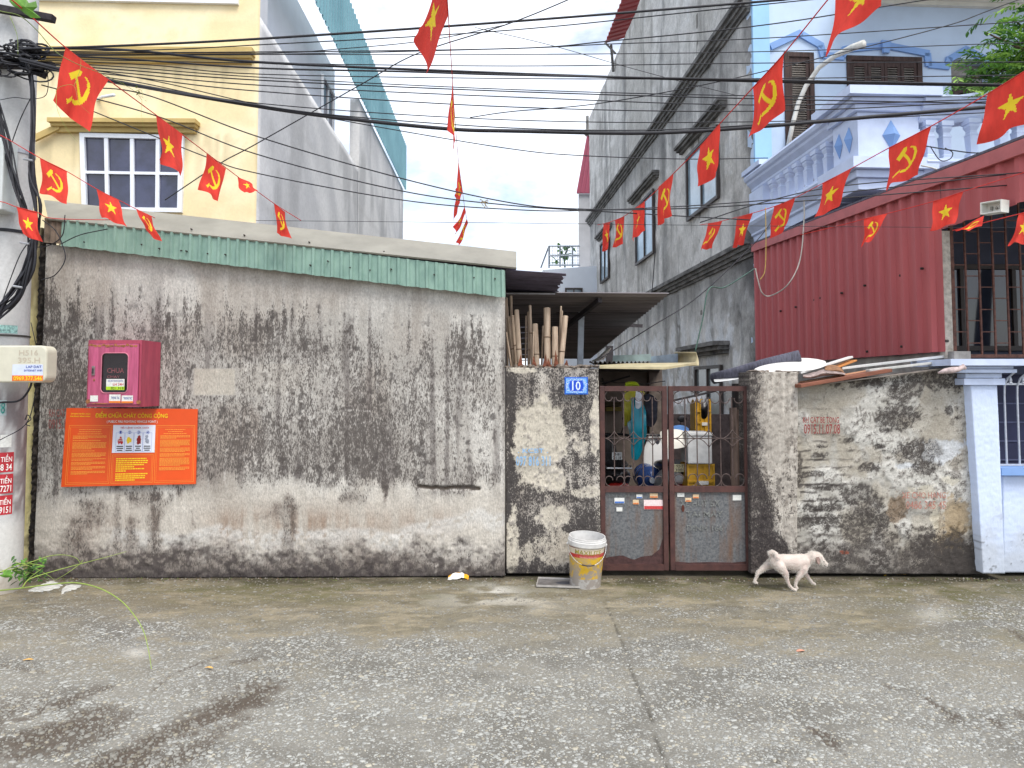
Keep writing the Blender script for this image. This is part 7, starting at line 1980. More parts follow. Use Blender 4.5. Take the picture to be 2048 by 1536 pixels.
# meter box edge at the left
mbx = thing('meter_box', P(-20, 420, 5.3), 'pale grey meter box on the side of the pole', 'box')
a, b = P(-90, 420, 5.35), P(10, 275, 5.35)
MB().box((a.x, -.66, a.z), (b.x, -.5, b.z)).build('case', M('pale_grey_box', S(196, 202, 200), rough=.5, var=.05), mbx, bevel=.01)
MB().box((a.x + .02, -.675, a.z + .03), (b.x - .03, -.661, b.z - .03)).build('lid', M('pale_grey_lid', S(206, 210, 208), rough=.5), mbx)
# cross arms
for (u0, v0, u1, v1, nm) in ((-20, 14, 108, 38, 'short dark cross arm at the top of the pole'), (-40, 95, 90, 150, 'splintered dark cross arm crowded with cables'), (-30, 128, 108, 132, 'level dark cross arm carrying the cable clamps')):
    r = thing('cross_arm', P((u0 + u1) / 2, (v0 + v1) / 2, 5.45), nm, 'cross arm')
    MB().bar(P(u0, v0, 5.44), P(u1, v1, 5.44), .06, .055).build('arm', M('sooty_timber', S(48, 44, 46), rough=.9, var=.3, scale=20, bump=.3), r, bevel=.006)
# knot of cables at the arm
knot = thing('cable_knot', P(40, 120, 5.4), 'dense black tangle of cable ends around the pole cross arms', 'cable tangle')
random.seed(31)
for k in range(34):
    c = Vector((random.uniform(-30, 80), random.uniform(88, 150), 0)); rx, ry = random.uniform(14, 46), random.uniform(4, 16); ph = random.uniform(0, 6.28)
    pts = [P(c.x + rx * math.cos(ph + t), c.y + ry * math.sin(ph + t * 1.2), 5.36 + .05 * math.sin(t * 2 + k)) for t in np.linspace(0, random.uniform(3, 6), 12)]
    MB().tube(pts, random.uniform(.005, .012), 5).build('cable_loop', blackc, knot, smooth=True)
# vertical bundle down the pole
bund = thing('cable_bundle', P(70, 600, 5.4), 'black cable bundle sweeping down the pole side and off behind it', 'cable bundle')
for k in range(16):
    j = lambda s: random.uniform(-s, s)
    if k < 6:
        pts = [(48 + j(8), 90 + j(8)), (62 + j(4), 160), (66 + j(4), 260 + j(10)), (64 + j(6), 350), (76 + j(8), 410), (72 + j(6), 470), (60 + j(8), 540), (30 + j(10), 600), (-20, 640 + j(20))]
    else:
        pts = [(-10 + j(10), 200 + j(30)), (14 + j(8), 290 + j(10)), (32 + j(8), 370), (52 + j(8), 430), (64 + j(9), 480), (48 + j(8), 540), (24 + j(10), 590), (-20, 640 + j(40))]
    MB().tube(smooth_path([P(u, v, 5.36 + j(.04)) for u, v in pts], 5), random.uniform(.005, .011), 5).build('cable', blackc, bund, smooth=True)
for (uu, vv) in ((48, 485), (34, 572), (55, 318)):
    MB().tube([P(uu - 8, vv, 5.3), P(uu + 10, vv + 3, 5.3)], .008, 6).build('tie', steel, bund)
# loose thin loops around the pole
lo_ = [([(0, 200), (30, 195), (60, 198), (92, 190), (95, 150), (80, 140)], .003), ([(15, 310), (40, 240), (62, 195), (66, 190)], .004), ([(85, 440), (110, 460), (125, 490), (130, 520), (110, 550), (82, 560)], .004), ([(62, 690), (75, 720), (68, 800), (50, 850), (0, 880)], .0035), ([(60, 740), (62, 770), (40, 800), (0, 805)], .008), ([(118, 490), (160, 470), (215, 458)], .004), ([(0, 615), (20, 560), (40, 510), (60, 480)], .004), ([(62, 645), (72, 690)], .003), ([(130, 430), (125, 470), (100, 490), (70, 495)], .004), ([(50, 840), (55, 830), (62, 838), (52, 848), (60, 852)], .004)]
loopo = thing('loose_wires', P(80, 500, 5.5), 'thin loose wires looping beside the pole and yellow strip', 'wires')
for pts, r_ in lo_: MB().tube(smooth_path([P(u, v, 5.45) for u, v in pts], 6), r_, 5).build('wire', blackc, loopo, smooth=True)

# ================================================================== OVERHEAD CABLES
def overhead(pts, r, d0, d1, label, ext=True):
    u0, u1 = pts[0][0], pts[-1][0]
    q = list(pts)
    if ext and q[-1][0] > 1500:
        (a, b), (c, e) = q[-2], q[-1]
        s = (e - b) / (c - a); q.append((2700, e + s * (2700 - c)))
    W = [P(u, v, d0 + (d1 - d0) * (u - u0) / 2048.0) for u, v in q]
    path = smooth_path(W, 10)
    o = MB().tube(path, r * .85, 6).build('overhead_cable', blackc, None, smooth=True)
    tag(o, label, 'cable', 'cables strung overhead along the lane')
    return o
thin = 'thin black overhead cable strung along the lane'
overhead([(40, 98), (200, 93), (512, 78), (1024, 43), (1536, 2), (1650, -8)], .0105, 5.3, 5.3, 'thick black overhead cable rising from the pole above all the others')
overhead([(40, 104), (300, 100), (512, 90), (1024, 60), (1536, 8)], .005, 5.35, 5.3, 'thin overhead cable hugging the uppermost thick cable')
overhead([(40, 110), (512, 107), (690, 97), (860, 80), (1010, 50)], .004, 5.4, 5.3, 'thin overhead cable climbing steeply to meet the uppermost cables', False)
overhead([(40, 106), (512, 104), (1024, 97), (1220, 82), (1536, 49), (1850, 0)], .0055, 5.38, 5.4, thin)
overhead([(40, 108), (512, 109), (1024, 97), (1220, 88), (1536, 76), (2048, 43)], .0045, 5.42, 5.4, thin)
overhead([(40, 112), (512, 109), (1024, 109), (1536, 103), (2048, 85)], .004, 5.45, 5.45, thin)
overhead([(40, 96), (250, 100), (512, 124), (1024, 147), (1536, 163), (2048, 172)], .0115, 5.36, 5.4, 'thick black overhead cable, the straightest one crossing the shutters')
overhead([(40, 108), (250, 118), (512, 136), (800, 143), (1024, 150), (1536, 160), (2048, 170)], .008, 5.34, 5.38, 'medium black overhead cable running just under the thick straight one')
overhead([(40, 116), (300, 122), (512, 126), (1024, 132), (1536, 126), (2048, 124)], .0045, 5.45, 5.4, thin)
overhead([(40, 118), (300, 130), (512, 148), (1024, 157), (1536, 157), (2048, 150)], .0045, 5.44, 5.4, thin)
overhead([(40, 122), (250, 134), (512, 154), (1024, 179), (1536, 192), (2048, 194)], .0045, 5.42, 5.42, thin)
overhead([(40, 125), (250, 140), (512, 160), (1024, 183), (1536, 198), (2048, 208)], .0055, 5.4, 5.44, thin)
overhead([(40, 128), (250, 146), (512, 170), (1024, 194), (1536, 210), (2048, 196)], .005, 5.38, 5.42, thin)
overhead([(40, 130), (250, 152), (512, 182), (1024, 214), (1536, 222), (2048, 200)], .005, 5.36, 5.4, thin)
overhead([(40, 134), (250, 160), (512, 206), (1024, 240), (1536, 243), (2048, 222)], .0045, 5.4, 5.4, thin)
overhead([(40, 118), (215, 160), (512, 212), (700, 238), (900, 258), (1024, 262), (1300, 266), (1536, 252), (1750, 233), (2048, 208)], .0165, 5.3, 5.3, 'thickest black overhead cable sagging lowest of the heavy ones')
overhead([(40, 122), (215, 164), (512, 210), (700, 233), (1024, 256), (1300, 260), (1560, 247)], .005, 5.28, 5.3, 'thin cable clipped along the thickest sagging cable', False)
overhead([(140, 175), (283, 187), (512, 272), (804, 357), (1024, 406), (1160, 418), (1330, 418), (1536, 407), (2048, 368)], .0055, 5.35, 5.5, 'slack thin cable dipping across the gap between the houses')
overhead([(83, 170), (307, 230), (512, 308), (804, 382), (1024, 411), (1240, 425), (1500, 440)], .0055, 5.4, 5.9, 'slack thin cable ending at the grey house corner', False)
overhead([(187, 223), (410, 313), (512, 346), (804, 400), (1024, 419), (1200, 420), (1536, 400), (2048, 345)], .005, 5.4, 5.5, 'lowest slack cable tied near the flag string above the shed')
overhead([(60, 120), (300, 160), (512, 208), (780, 258), (1024, 298), (1160, 311), (1370, 318), (1536, 316)], .0045, 5.45, 5.9, 'thin cable ending at the balcony corner post', False)
overhead([(330, 400), (440, 327), (512, 288), (720, 170), (835, 107), (1010, 50), (1135, 0), (1300, -75)], .005, 5.6, 4.0, 'thin diagonal cable rising across the gap from the yellow house window', False)
overhead([(950, 55), (1100, 90), (1240, 130), (1350, 160), (1470, 190)], .003, 5.5, 7.5, 'thin diagonal wire running down to the grey house wall', False)
overhead([(940, 235), (1024, 223), (1190, 208), (1390, 173), (1569, 133), (1881, 55), (2036, 0)], .0045, 5.5, 5.2, 'thin cable slanting up past the blue house eave')
overhead([(512, 441), (1024, 446), (1536, 452), (2048, 456)], .0022, 5.45, 5.35, 'hair-thin level wire just above the shed flashing')
overhead([(1400, 445), (1536, 402), (1700, 370), (2048, 345)], .005, 5.35, 5.2, 'thin cable running along the red carport top')
# service wires on the right
def wire(pts, r, col, label, name='service_wire'):
    o = MB().tube(smooth_path([P(u, v, d) for u, v, d in pts], 8), r, 5).build(name, col, None, smooth=True)
    return tag(o, label, 'wire')
greenw = M('green_wire', S(84, 116, 104), rough=.5); yelw = M('yellow_wire', S(190, 160, 80), rough=.5); whitew = M('whitish_wire', S(190, 186, 176), rough=.6)
wire([(1390, 705, 8.6), (1405, 640, 8.6), (1418, 578, 8.6), (1450, 574, 8.8), (1510, 537, 8.8)], .008, greenw, 'green wire stepping up the lower grey house wall')
wire([(1200, 717, 7.0), (1300, 655, 7.4), (1400, 590, 7.8), (1510, 485, 8.6), (1560, 420, 8.8)], .006, blackc, 'dark wire running up diagonally to the balcony')
wire([(1511, 537, 8.6), (1516, 560, 8.6), (1524, 585, 8.6), (1540, 592, 8.6), (1575, 570, 8.2), (1600, 520, 8.2), (1608, 440, 8.2), (1608, 400, 8.2)], .008, whitew, 'whitish wire looping over the red sheet to the balcony')
wire([(1531, 415, 8.5), (1532, 480, 8.5), (1530, 540, 8.5), (1520, 560, 8.5)], .006, yelw, 'yellow wire hanging beside the red sheet corner')
wire([(1850, 292, 6.9), (1900, 300, 6.6), (1960, 306, 6.3), (2048, 296, 6.0)], .006, blackc, 'dark wire along the balcony plinth')
wire([(1860, 292, 6.9), (1880, 320, 6.9), (1900, 318, 6.9), (1905, 305, 6.9), (1890, 296, 6.9)], .005, blackc, 'small coil of dark wire at the balcony plinth')
wire([(1842, 331, 6.9), (1865, 336, 6.9), (1880, 342, 6.9), (1884, 348, 6.9)], .008, whitew, 'short white pipe bending over the red carport edge')
wire([(1310, 505, 15), (1306, 560, 15), (1300, 620, 15)], .01, blackc, 'thin dark wire hanging down the grey house wall')
tuft = thing('wire_tuft', P(968, 405, 5.4), 'small bird-like tuft of debris caught on the slack cables', 'debris')
for k in range(7): MB().tube([P(968, 404, 5.4), P(968 + 7 * math.cos(k), 404 + 6 * math.sin(k * 1.7), 5.4), P(968 + 9 * math.cos(k + .6), 408 + 8 * math.sin(k * 1.7), 5.4)], .004, 4).build('strand', M('tan_debris', S(140, 124, 96), rough=.9), tuft)

# ================================================================== FLAG STRINGS
flag_red = M('flag_red_cloth', S(220, 68, 56), rough=.85, var=.10, scale=9, bump=.5, stretch=(2.5, 2.5, .8), transl=.42, rnd=.12)
flag_yel = M('flag_yellow_print', S(238, 206, 46), rough=.75, var=.05, scale=8, bump=.02, transl=.3)
cordm = M('red_cord', S(196, 50, 44), rough=.8)
def inside_poly(x, y, poly):
    r = np.zeros(x.shape, bool); n = len(poly)
    for i in range(n):
        x0, y0 = poly[i]; x1, y1 = poly[(i + 1) % n]
        if y0 == y1: continue
        c = ((y0 > y) != (y1 > y)) & (x < (x1 - x0) * (y - y0) / (y1 - y0) + x0)
        r ^= c
    return r
star_poly = [((.5 + (.27 if k % 2 == 0 else .105) * math.sin(2 * math.pi * k / 10)), (.5 + (.27 if k % 2 == 0 else .105) * math.cos(2 * math.pi * k / 10))) for k in range(10)]
def sickle_polys():
    o = [(.52 + .235 * math.cos(math.radians(a)), .50 + .235 * math.sin(math.radians(a))) for a in np.linspace(112, -118, 26)]
    i = [(.475 + .205 * math.cos(math.radians(a)), .525 + .205 * math.sin(math.radians(a))) for a in np.linspace(-100, 96, 22)]
    blade = o + i
    handle = [(.43, .30), (.395, .34), (.27, .235), (.315, .19)]
    def rot(pts, c, ang):
        ca, sa = math.cos(ang), math.sin(ang)
        return [(c[0] + x * ca - y * sa, c[1] + x * sa + y * ca) for x, y in pts]
    shaft = rot([(-.03, .05), (.03, .05), (.03, -.40), (-.03, -.40)], (.385, .645), math.radians(45))
    head = rot([(-.13, -.01), (.10, -.01), (.13, .03), (.10, .085), (-.13, .085)], (.385, .645), math.radians(45))
    return [blade, handle, shaft, head]
sick = sickle_polys()
def flag(parent, TL, TR, BR, BL, dL, dR, kind, seed, billow=.017, nn=44):
    A, B_, C_2, D_2 = P(*TL, dL), P(*TR, dR), P(*BR, (dR + dL) / 2 * .998 - .02), P(*BL, dL - .01)
    g = np.linspace(0, 1, nn + 1)
    s, t = np.meshgrid(g, g); s = s.ravel(); t = t.ravel()       # t: 0 top .. 1 bottom
    top = np.array(A)[None] * (1 - s)[:, None] + np.array(B_)[None] * s[:, None]
    bot = np.array(D_2)[None] * (1 - s)[:, None] + np.array(C_2)[None] * s[:, None]
    V = top * (1 - t)[:, None] + bot * t[:, None]
    nrm = np.array((B_ - A).cross(D_2 - A).normalized())
    ph = seed * 1.7
    W_ = billow * t * (np.sin(s * 5.2 + t * 2.6 + ph) + .55 * np.sin(s * 9.5 - t * 3.4 + ph * 2) + .4 * np.sin(t * 7 + ph * 3))
    V = V + nrm[None] * W_[:, None]
    # slack edges: sides curve in a little, the hem waves
    w = np.linalg.norm(np.array(B_ - A))
    side = np.array((B_ - A).normalized())
    V = V + side[None] * ((.5 - s) * np.sin(t * math.pi) * .05 * w + .012 * np.sin(t * 6 + ph) * t)[:, None]
    V[:, 2] += .006 * np.sin(s * 8 + ph) * t
    idx_ = np.arange((nn + 1) ** 2).reshape(nn + 1, nn + 1)
    Qf = np.stack([idx_[:-1, :-1].ravel(), idx_[1:, :-1].ravel(), idx_[1:, 1:].ravel(), idx_[:-1, 1:].ravel()], 1)
    cs = (s[Qf].mean(1)); ct = 1 - t[Qf].mean(1)
    asp = np.linalg.norm(np.array(B_ - A)) ; hgt = np.linalg.norm(np.array(D_2 - A))
    k = asp / max(hgt, 1e-6); kx = 1.0
    X = .5 + (cs - .5) * kx; Y = .5 + (ct - .5)
    if kind != 'star': X = .5 + (X - .5) * .84; Y = .5 + (Y - .5) * .84
    if kind == 'star': m = inside_poly(X, Y, star_poly)
    else:
        m = np.zeros(X.shape, bool)
        for pl_2 in sick: m |= inside_poly(X, Y, pl_2)
    def sub(Qs):
        used, inv = np.unique(Qs.ravel(), return_inverse=True)
        return V[used], inv.reshape(Qs.shape)
    v1, q1 = sub(Qf[~m]); f = np_mesh('flag', v1, q1, flag_red, parent)
    v2, q2 = sub(Qf[m]); np_mesh('emblem', v2, q2, flag_yel, f)
    return f
def bunting(label, cord, flags, r=.003):
    c0 = P(*cord[len(cord) // 2][:2], cord[len(cord) // 2][2])
    root = thing('flag_string', c0, label, 'bunting', 'strings of small flags hung over the lane')
    MB().tube(smooth_path([P(u, v, d) for u, v, d in cord], 6), r, 5).build('cord', cordm, root, smooth=True)
    for k, fl in enumerate(flags): flag(root, *fl, seed=k + len(flags))
    return root
st_, hs = 'star', 'hammer'
bunting('flag string from the pole top to the shed roof, passing the yellow house window', [(-60, -60, 2.6), (30, 5, 2.9), (131, 95, 3.2), (217, 160, 3.5), (312, 230, 4.1), (413, 306, 4.8), (475, 353, 5.2), (548, 407, 5.7), (602, 441, 5.85)],
        [((131, 95), (217, 160), (172, 258), (101, 200), 3.2, 3.45, hs), ((312, 230), (365, 268), (360, 352), (318, 318), 4.1, 4.45, st_), ((413, 307), (452, 337), (436, 405), (402, 380), 4.8, 5.05, hs),
         ((475, 354), (498, 363), (519, 380), (483, 388), 5.2, 5.35, st_), ((548, 407), (570, 424), (579, 476), (552, 465), 5.7, 5.8, hs)])
bunting('short flag string drooping from the pole over the left end of the green fascia', [(-60, 245, 4.9), (0, 270, 5.0), (80, 316, 5.15), (134, 343, 5.25), (193, 378, 5.4), (237, 400, 5.5), (272, 418, 5.6), (310, 436, 5.75)],
        [((80, 316), (134, 343), (137, 411), (83, 385), 5.15, 5.25, hs), ((193, 378), (237, 400), (256, 452), (203, 436), 5.4, 5.5, st_), ((272, 418), (303, 432), (320, 482), (288, 458), 5.6, 5.7, hs)])
bunting('single star flag on a cord tied across the pole cables', [(-60, 398, 4.6), (0, 403, 4.7), (33, 414, 4.75), (75, 425, 4.8), (108, 437, 4.9), (230, 440, 5.5)], [((33, 414), (74, 425), (82, 483), (43, 470), 4.75, 4.8, st_)])
bunting('flag string running away from the lane through the gap between the houses', [(890, -60, 2.6), (896, 20, 3.2), (901, 100, 3.9), (905, 160, 4.6), (909, 225, 5.4), (917, 322, 6.2), (925, 383, 7.0), (931, 425, 7.8), (936, 447, 8.6)],
        [((888, -80), (897, 30), (847, 151), (835, 55), 2.6, 3.3, st_), ((904, 152), (909, 225), (905, 306), (900, 260), 4.5, 5.3, hs), ((917, 322), (921, 352), (911, 445), (915, 400), 6.2, 6.6, st_), ((921, 358), (926, 385), (917, 407), (910, 378), 6.7, 7.0, hs), ((929, 413), (932, 424), (909, 471), (912, 452), 7.5, 7.7, st_), ((933, 438), (936, 446), (919, 492), (914, 486), 8.2, 8.5, hs)], r=.0025)
bunting('long flag string sloping from overhead past the grey house side wall', [(1790, -150, 2.6), (1672, -20, 2.85), (1655, 0, 2.95), (1568, 107, 3.2), (1506, 175, 3.45), (1440, 247, 3.9), (1400, 293, 4.15), (1347, 347, 4.5), (1290, 402, 5.4), (1249, 432, 6.1), (1220, 444, 6.5), (1195, 450, 6.9)],
        [((1676, -40), (1792, -120), (1768, 12), (1648, 107), 2.85, 2.6, st_), ((1506, 176), (1568, 107), (1563, 222), (1502, 282), 3.45, 3.2, hs), ((1400, 293), (1440, 247), (1437, 345), (1395, 375), 4.15, 3.9, st_), ((1317, 374), (1347, 347), (1343, 430), (1313, 448), 4.8, 4.5, hs), ((1266, 419), (1290, 402), (1287, 462), (1264, 483), 5.8, 5.4, st_), ((1230, 440), (1249, 432), (1244, 487), (1229, 497), 6.4, 6.1, hs), ((1207, 447), (1220, 444), (1216, 496), (1207, 503), 6.7, 6.5, st_)])
bunting('long flag string sloping past the blue balcony and the red carport top', [(2200, 55, 3.0), (2070, 130, 3.2), (1975, 188, 3.45), (1863, 252, 3.7), (1778, 296, 3.95), (1703, 337, 4.5), (1645, 367, 4.8), (1590, 396, 5.3), (1548, 413, 5.6), (1506, 426, 5.8), (1440, 443, 6.3), (1400, 450, 6.6)],
        [((1975, 188), (2075, 127), (2070, 242), (1957, 287), 3.45, 3.2, st_), ((1778, 296), (1863, 252), (1840, 350), (1770, 378), 3.95, 3.7, hs), ((1645, 367), (1703, 337), (1674, 412), (1632, 440), 4.8, 4.5, st_), ((1548, 413), (1590, 396), (1572, 455), (1539, 478), 5.6, 5.3, hs), ((1474, 436), (1506, 426), (1488, 488), (1465, 493), 5.95, 5.8, st_), ((1416, 448), (1445, 442), (1422, 497), (1401, 500), 6.45, 6.25, hs)])
bunting('flag string stretched low in front of the red ribbed sheet', [(2160, 312, 4.7), (2048, 345, 4.9), (1927, 383, 5.1), (1866, 403, 5.2), (1775, 427, 5.5), (1728, 438, 5.6), (1680, 451, 5.75), (1600, 470, 6.1)],
        [((1866, 403), (1927, 383), (1910, 447), (1860, 463), 5.2, 5.1, st_), ((1728, 438), (1775, 427), (1748, 480), (1724, 491), 5.6, 5.5, hs)])
bunting('lowest flag string in front of the rusty grille', [(2160, 400, 4.5), (2065, 421, 4.6), (2038, 428, 4.65), (1966, 446, 4.8), (1905, 461, 5.0)],
        [((1968, 431), (1964, 452), (1930, 460), (1907, 461), 4.8, 4.8, hs), ((2038, 428), (2066, 421), (2060, 487), (2018, 487), 4.65, 4.6, st_)])

# ================================================================== DOG
def skin_mesh(name, nodes, edges, root_i, mat, parent, voxel=.0042):
    """one continuous surface: tapered capsules along the skeleton fused by a voxel remesh and relaxed"""
    m_ = MB()
    rad = lambda r: r if isinstance(r, float) else r[0]
    for p, r in nodes: m_.ball(p, rad(r), 14, 10)
    for i, j in edges:
        (p, r), (q, s_) = nodes[i], nodes[j]
        m_.tube([p.lerp(q, k / 6) for k in range(7)], [rad(r) * (1 - k / 6) + rad(s_) * k / 6 for k in range(7)], 14)
    o = m_.build(name, mat, parent)
    rm_ = o.modifiers.new('remesh', 'REMESH'); rm_.mode = 'VOXEL'; rm_.voxel_size = voxel; rm_.use_smooth_shade = True
    sm_ = o.modifiers.new('relax', 'SMOOTH'); sm_.iterations = 7; sm_.factor = .5
    dg = bpy.context.evaluated_depsgraph_get(); dg.update()
    m2 = bpy.data.meshes.new_from_object(o.evaluated_get(dg))
    bpy.data.objects.remove(o)
    m2.name = name; m2.materials.clear()
    return link_mesh(name, m2, mat, parent, smooth=True)
DD = 5.66
SCL = DD / F
dog_o = P(1580, 1170, DD); dog_o.z = 0
dog = thing('dog', dog_o, 'small short-haired white and pink dog walking along the wall, tail curled up', 'dog')
def dp(u, v, dy=0.0): 
    q = P(u, v, DD); q.y += dy; return q
def px(n): return n * SCL
fur = M('dog_coat', S(200, 188, 178), rough=.95, var=.08, scale=9, bump=.25, tint=S(188, 164, 154)[:3], detail=8)
N_ = []; E_ = []
def nd(u, v, r, dy=0.0, link=None):
    rr = tuple(px(x) for x in r) if isinstance(r, tuple) else px(r)
    N_.append((dp(u, v, dy), rr)); i = len(N_) - 1
    if link is not None: E_.append((link, i))
    return i
pel = nd(1553, 1118, (13.5, 13.5))
b1 = nd(1566, 1117.5, (13.4, 13.4), link=pel); b2 = nd(1580, 1118.5, (14.4, 14.4), link=b1); b3 = nd(1593, 1120.5, (16.2, 16.2), link=b2); b4 = nd(1605, 1118.5, (14.8, 14.8), link=b3)
nk = nd(1615.5, 1113.5, 10.0, link=b4); h1 = nd(1626, 1109.5, 11.6, link=nk); h2 = nd(1634.5, 1111, 11.2, link=h1); mz = nd(1645, 1119, 6.2, link=h2); nz_ = nd(1651.5, 1123, 4.4, link=mz)
t1 = nd(1545, 1108, 4.2, link=pel); t2 = nd(1540.5, 1101.5, 4.2, 0, t1); t3 = nd(1545, 1098.5, 4.3, -.01, t2); t4 = nd(1550, 1101.5, 4.2, -.025, t3); t5 = nd(1551, 1108, 3.6, -.045, t4)
# hind legs: near one forward, far one trailing
a = nd(1556, 1125, 9.6, -.045, pel); a = nd(1565.5, 1137, 6.0, -.05, a); a = nd(1569.5, 1150, 3.2, -.05, a); a = nd(1573.5, 1161.5, 2.5, -.05, a); a = nd(1580, 1168.5, 2.8, -.05, a); a = nd(1586, 1171.3, 2.4, -.05, a)
a = nd(1547, 1124, 9.0, .045, pel); a = nd(1535, 1132, 5.6, .05, a); a = nd(1520.5, 1143.5, 3.4, .05, a); a = nd(1516.5, 1154, 2.6, .05, a); a = nd(1513.5, 1161.5, 2.7, .05, a); a = nd(1518, 1164, 2.2, .05, a)
# front legs
a = nd(1603, 1130, 7.5, -.04, b4); a = nd(1595, 1142, 4.8, -.045, a); a = nd(1588.5, 1153, 2.9, -.045, a); a = nd(1586, 1162.5, 2.4, -.045, a); a = nd(1589.5, 1167, 2.5, -.045, a)
a = nd(1609, 1132, 7.0, .035, b4); a = nd(1615, 1144.5, 4.2, .04, a); a = nd(1623.5, 1156, 2.8, .04, a); a = nd(1629, 1163, 2.6, .04, a); a = nd(1634, 1165.6, 2.4, .04, a)
body = skin_mesh('body', N_, E_, pel, fur, dog)
# set the paws on the ground
zs_ = np.array([v.co.z for v in body.data.vertices]); 
body.data.transform(Matrix.Translation((0, 0, -zs_.min() + .004)))
dz = -zs_.min() + .004
earm = M('dog_ear', S(140, 118, 110), rough=.9, var=.15, scale=30, bump=.3)
for (u, v, dy, s) in ((1630, 1110, -.045, 1), (1633, 1109, .035, .9)):
    q = dp(u, v, dy) + Vector((0, 0, dz))
    pts = [q + Vector((px(x) * s, (-.004 if dy < 0 else .004) * k, -px(y) * s)) for k, (x, y) in enumerate(((-3, -4), (3, -4), (5, 1), (3.5, 8), (1, 11), (-2.5, 7), (-4, 1)))]
    MB().prism(pts, (0, .010 if dy < 0 else -.010, 0)).build('ear', earm, dog, bevel=.004)
eyem = M('dog_eye', S(18, 16, 16), rough=.15, spec=.8, var=.05, bump=0)
for (u, v, dy) in ((1644.5, 1116.3, -.024), (1644.5, 1116.3, .022)):
    MB().ball(dp(u, v, dy) + Vector((0, 0, dz)), .0062, 10, 6).build('eye', eyem, dog, smooth=True)
MB().ball(dp(1655.5, 1124, 0) + Vector((0, 0, dz)), (.0075, .009, .0065), 10, 6).build('nose', M('dog_nose', S(40, 34, 34), rough=.35), dog, smooth=True)
mz_ = [dp(1646, 1124.6, -.017) + Vector((0, 0, dz)), dp(1650, 1127, -.014) + Vector((0, 0, dz)), dp(1654, 1127.6, -.006) + Vector((0, 0, dz))]
MB().tube(mz_, .0025, 5).build('mouth', M('dog_lip', S(70, 52, 50), rough=.7), dog)
# short coat: fine tufts along back, head and tail
rg = random.Random(6)
vs_ = body.data.vertices; cand = [v for v in vs_ if v.normal.z > -.95]
hb = MB(); off = Vector(dog.location)
for k in range(16000):
    v = rg.choice(cand)
    if rg.random() < .45 and -.12 < v.co.x < .14 and v.co.z > .1: continue
    p_ = v.co + off + Vector((rg.uniform(-.004, .004), rg.uniform(-.004, .004), rg.uniform(-.004, .004))); n_ = v.normal
    dirv = (n_ * .5 + Vector((-.55 + rg.uniform(-.3, .3), rg.uniform(-.3, .3), -.35 + rg.uniform(-.3, .3)))).normalized()
    L = rg.uniform(.006, .013) * (1.5 if p_.x > dog_o.x + .16 and p_.z > .2 else .55 if p_.z < .11 else 1); s = dirv.cross(Vector((0, 1, 0))); s = s.normalized() * .0011 if s.length > 1e-4 else Vector((.0011, 0, 0))
    hb.add([p_ - s - n_ * .001, p_ + s - n_ * .001, p_ + dirv * L], [(0, 1, 2)])
hb.build('fur', M('dog_fur', S(214, 208, 198), rough=.95, var=.08, scale=20, bump=0), dog, kind='stuff')

# ================================================================== PLANTS
stem_m = M('pale_green_stem', S(138, 158, 72), rough=.6, var=.12, scale=20, bump=.05)
leaf_m = M('vine_leaf', S(96, 142, 52), rough=.5, var=.25, scale=20, bump=.1, transl=.3)
leaf_d = M('dark_leaf', S(58, 92, 44), rough=.55, var=.3, scale=18, bump=.1, transl=.2)
gv = thing('trailing_vine', P(20, 1175, 5.4), 'pale green trailing vine with long bare stems at the foot of the pole', 'plant')
gv.location.z = 0
def stem(pts, r, par, mat=stem_m, n=8):
    path = smooth_path([P(u, v, d) for u, v, d in pts], n)
    k = len(path); rs = [r * .72 * (1 - .7 * i / (k - 1)) for i in range(k)]
    return MB().tube(path, rs, 6).build('stem', mat, par, smooth=True)
stem([(-60, 1186, 5.15), (0, 1181, 5.1), (45, 1176, 5.05), (110, 1168, 4.95), (155, 1166, 4.85), (200, 1177, 4.7), (240, 1200, 4.55), (268, 1230, 4.45), (287, 1262, 4.3), (297, 1300, 4.15), (303, 1338, 4.0)], .0085, gv)
stem([(45, 1174, 5.0), (60, 1158, 5.1), (105, 1143, 5.2), (160, 1128, 5.3), (210, 1115, 5.4), (253, 1103, 5.5)], .006, gv)
stem([(-40, 1150, 5.2), (20, 1140, 5.2), (60, 1125, 5.25), (100, 1112, 5.3), (130, 1110, 5.3), (152, 1116, 5.3), (161, 1127, 5.3)], .006, gv)
stem([(161, 1127, 5.32), (135, 1146, 5.2), (108, 1162, 5.1)], .0035, gv)
stem([(0, 1145, 5.2), (40, 1128, 5.25), (80, 1130, 5.25), (87, 1134, 5.25), (60, 1155, 5.15), (44, 1174, 5.05)], .0055, gv)
stem([(30, 1124, 5.3), (70, 1136, 5.3), (95, 1150, 5.25), (108, 1159, 5.2)], .0035, gv)
stem([(0, 1140, 5.3), (50, 1143, 5.3), (90, 1156, 5.25)], .0035, gv)
stem([(161, 1127, 5.32), (166, 1120, 5.32)], .006, gv); stem([(168, 1126, 5.35), (173, 1124, 5.35)], .005, gv)
rg = random.Random(17)
def leaf_blade(c, L, W, yaw, pitch, roll, mat, par, name='leaf'):
    R_ = Matrix.Rotation(yaw, 3, 'Z') @ Matrix.Rotation(pitch, 3, 'Y') @ Matrix.Rotation(roll, 3, 'X')
    pts = [(0, 0, 0), (.25, .35, .03), (.55, .5, .04), (.8, .3, .02), (1, 0, -.05), (.8, -.3, .02), (.55, -.5, .04), (.25, -.35, .03), (.5, 0, -.01)]
    vs = [c + R_ @ Vector((x * L, y * W, z * L)) for x, y, z in pts]
    return MB().add(vs, [(0, 1, 8), (1, 2, 8), (2, 3, 8), (3, 4, 8), (4, 5, 8), (5, 6, 8), (6, 7, 8), (7, 0, 8)]).build(name, mat, par, smooth=True)
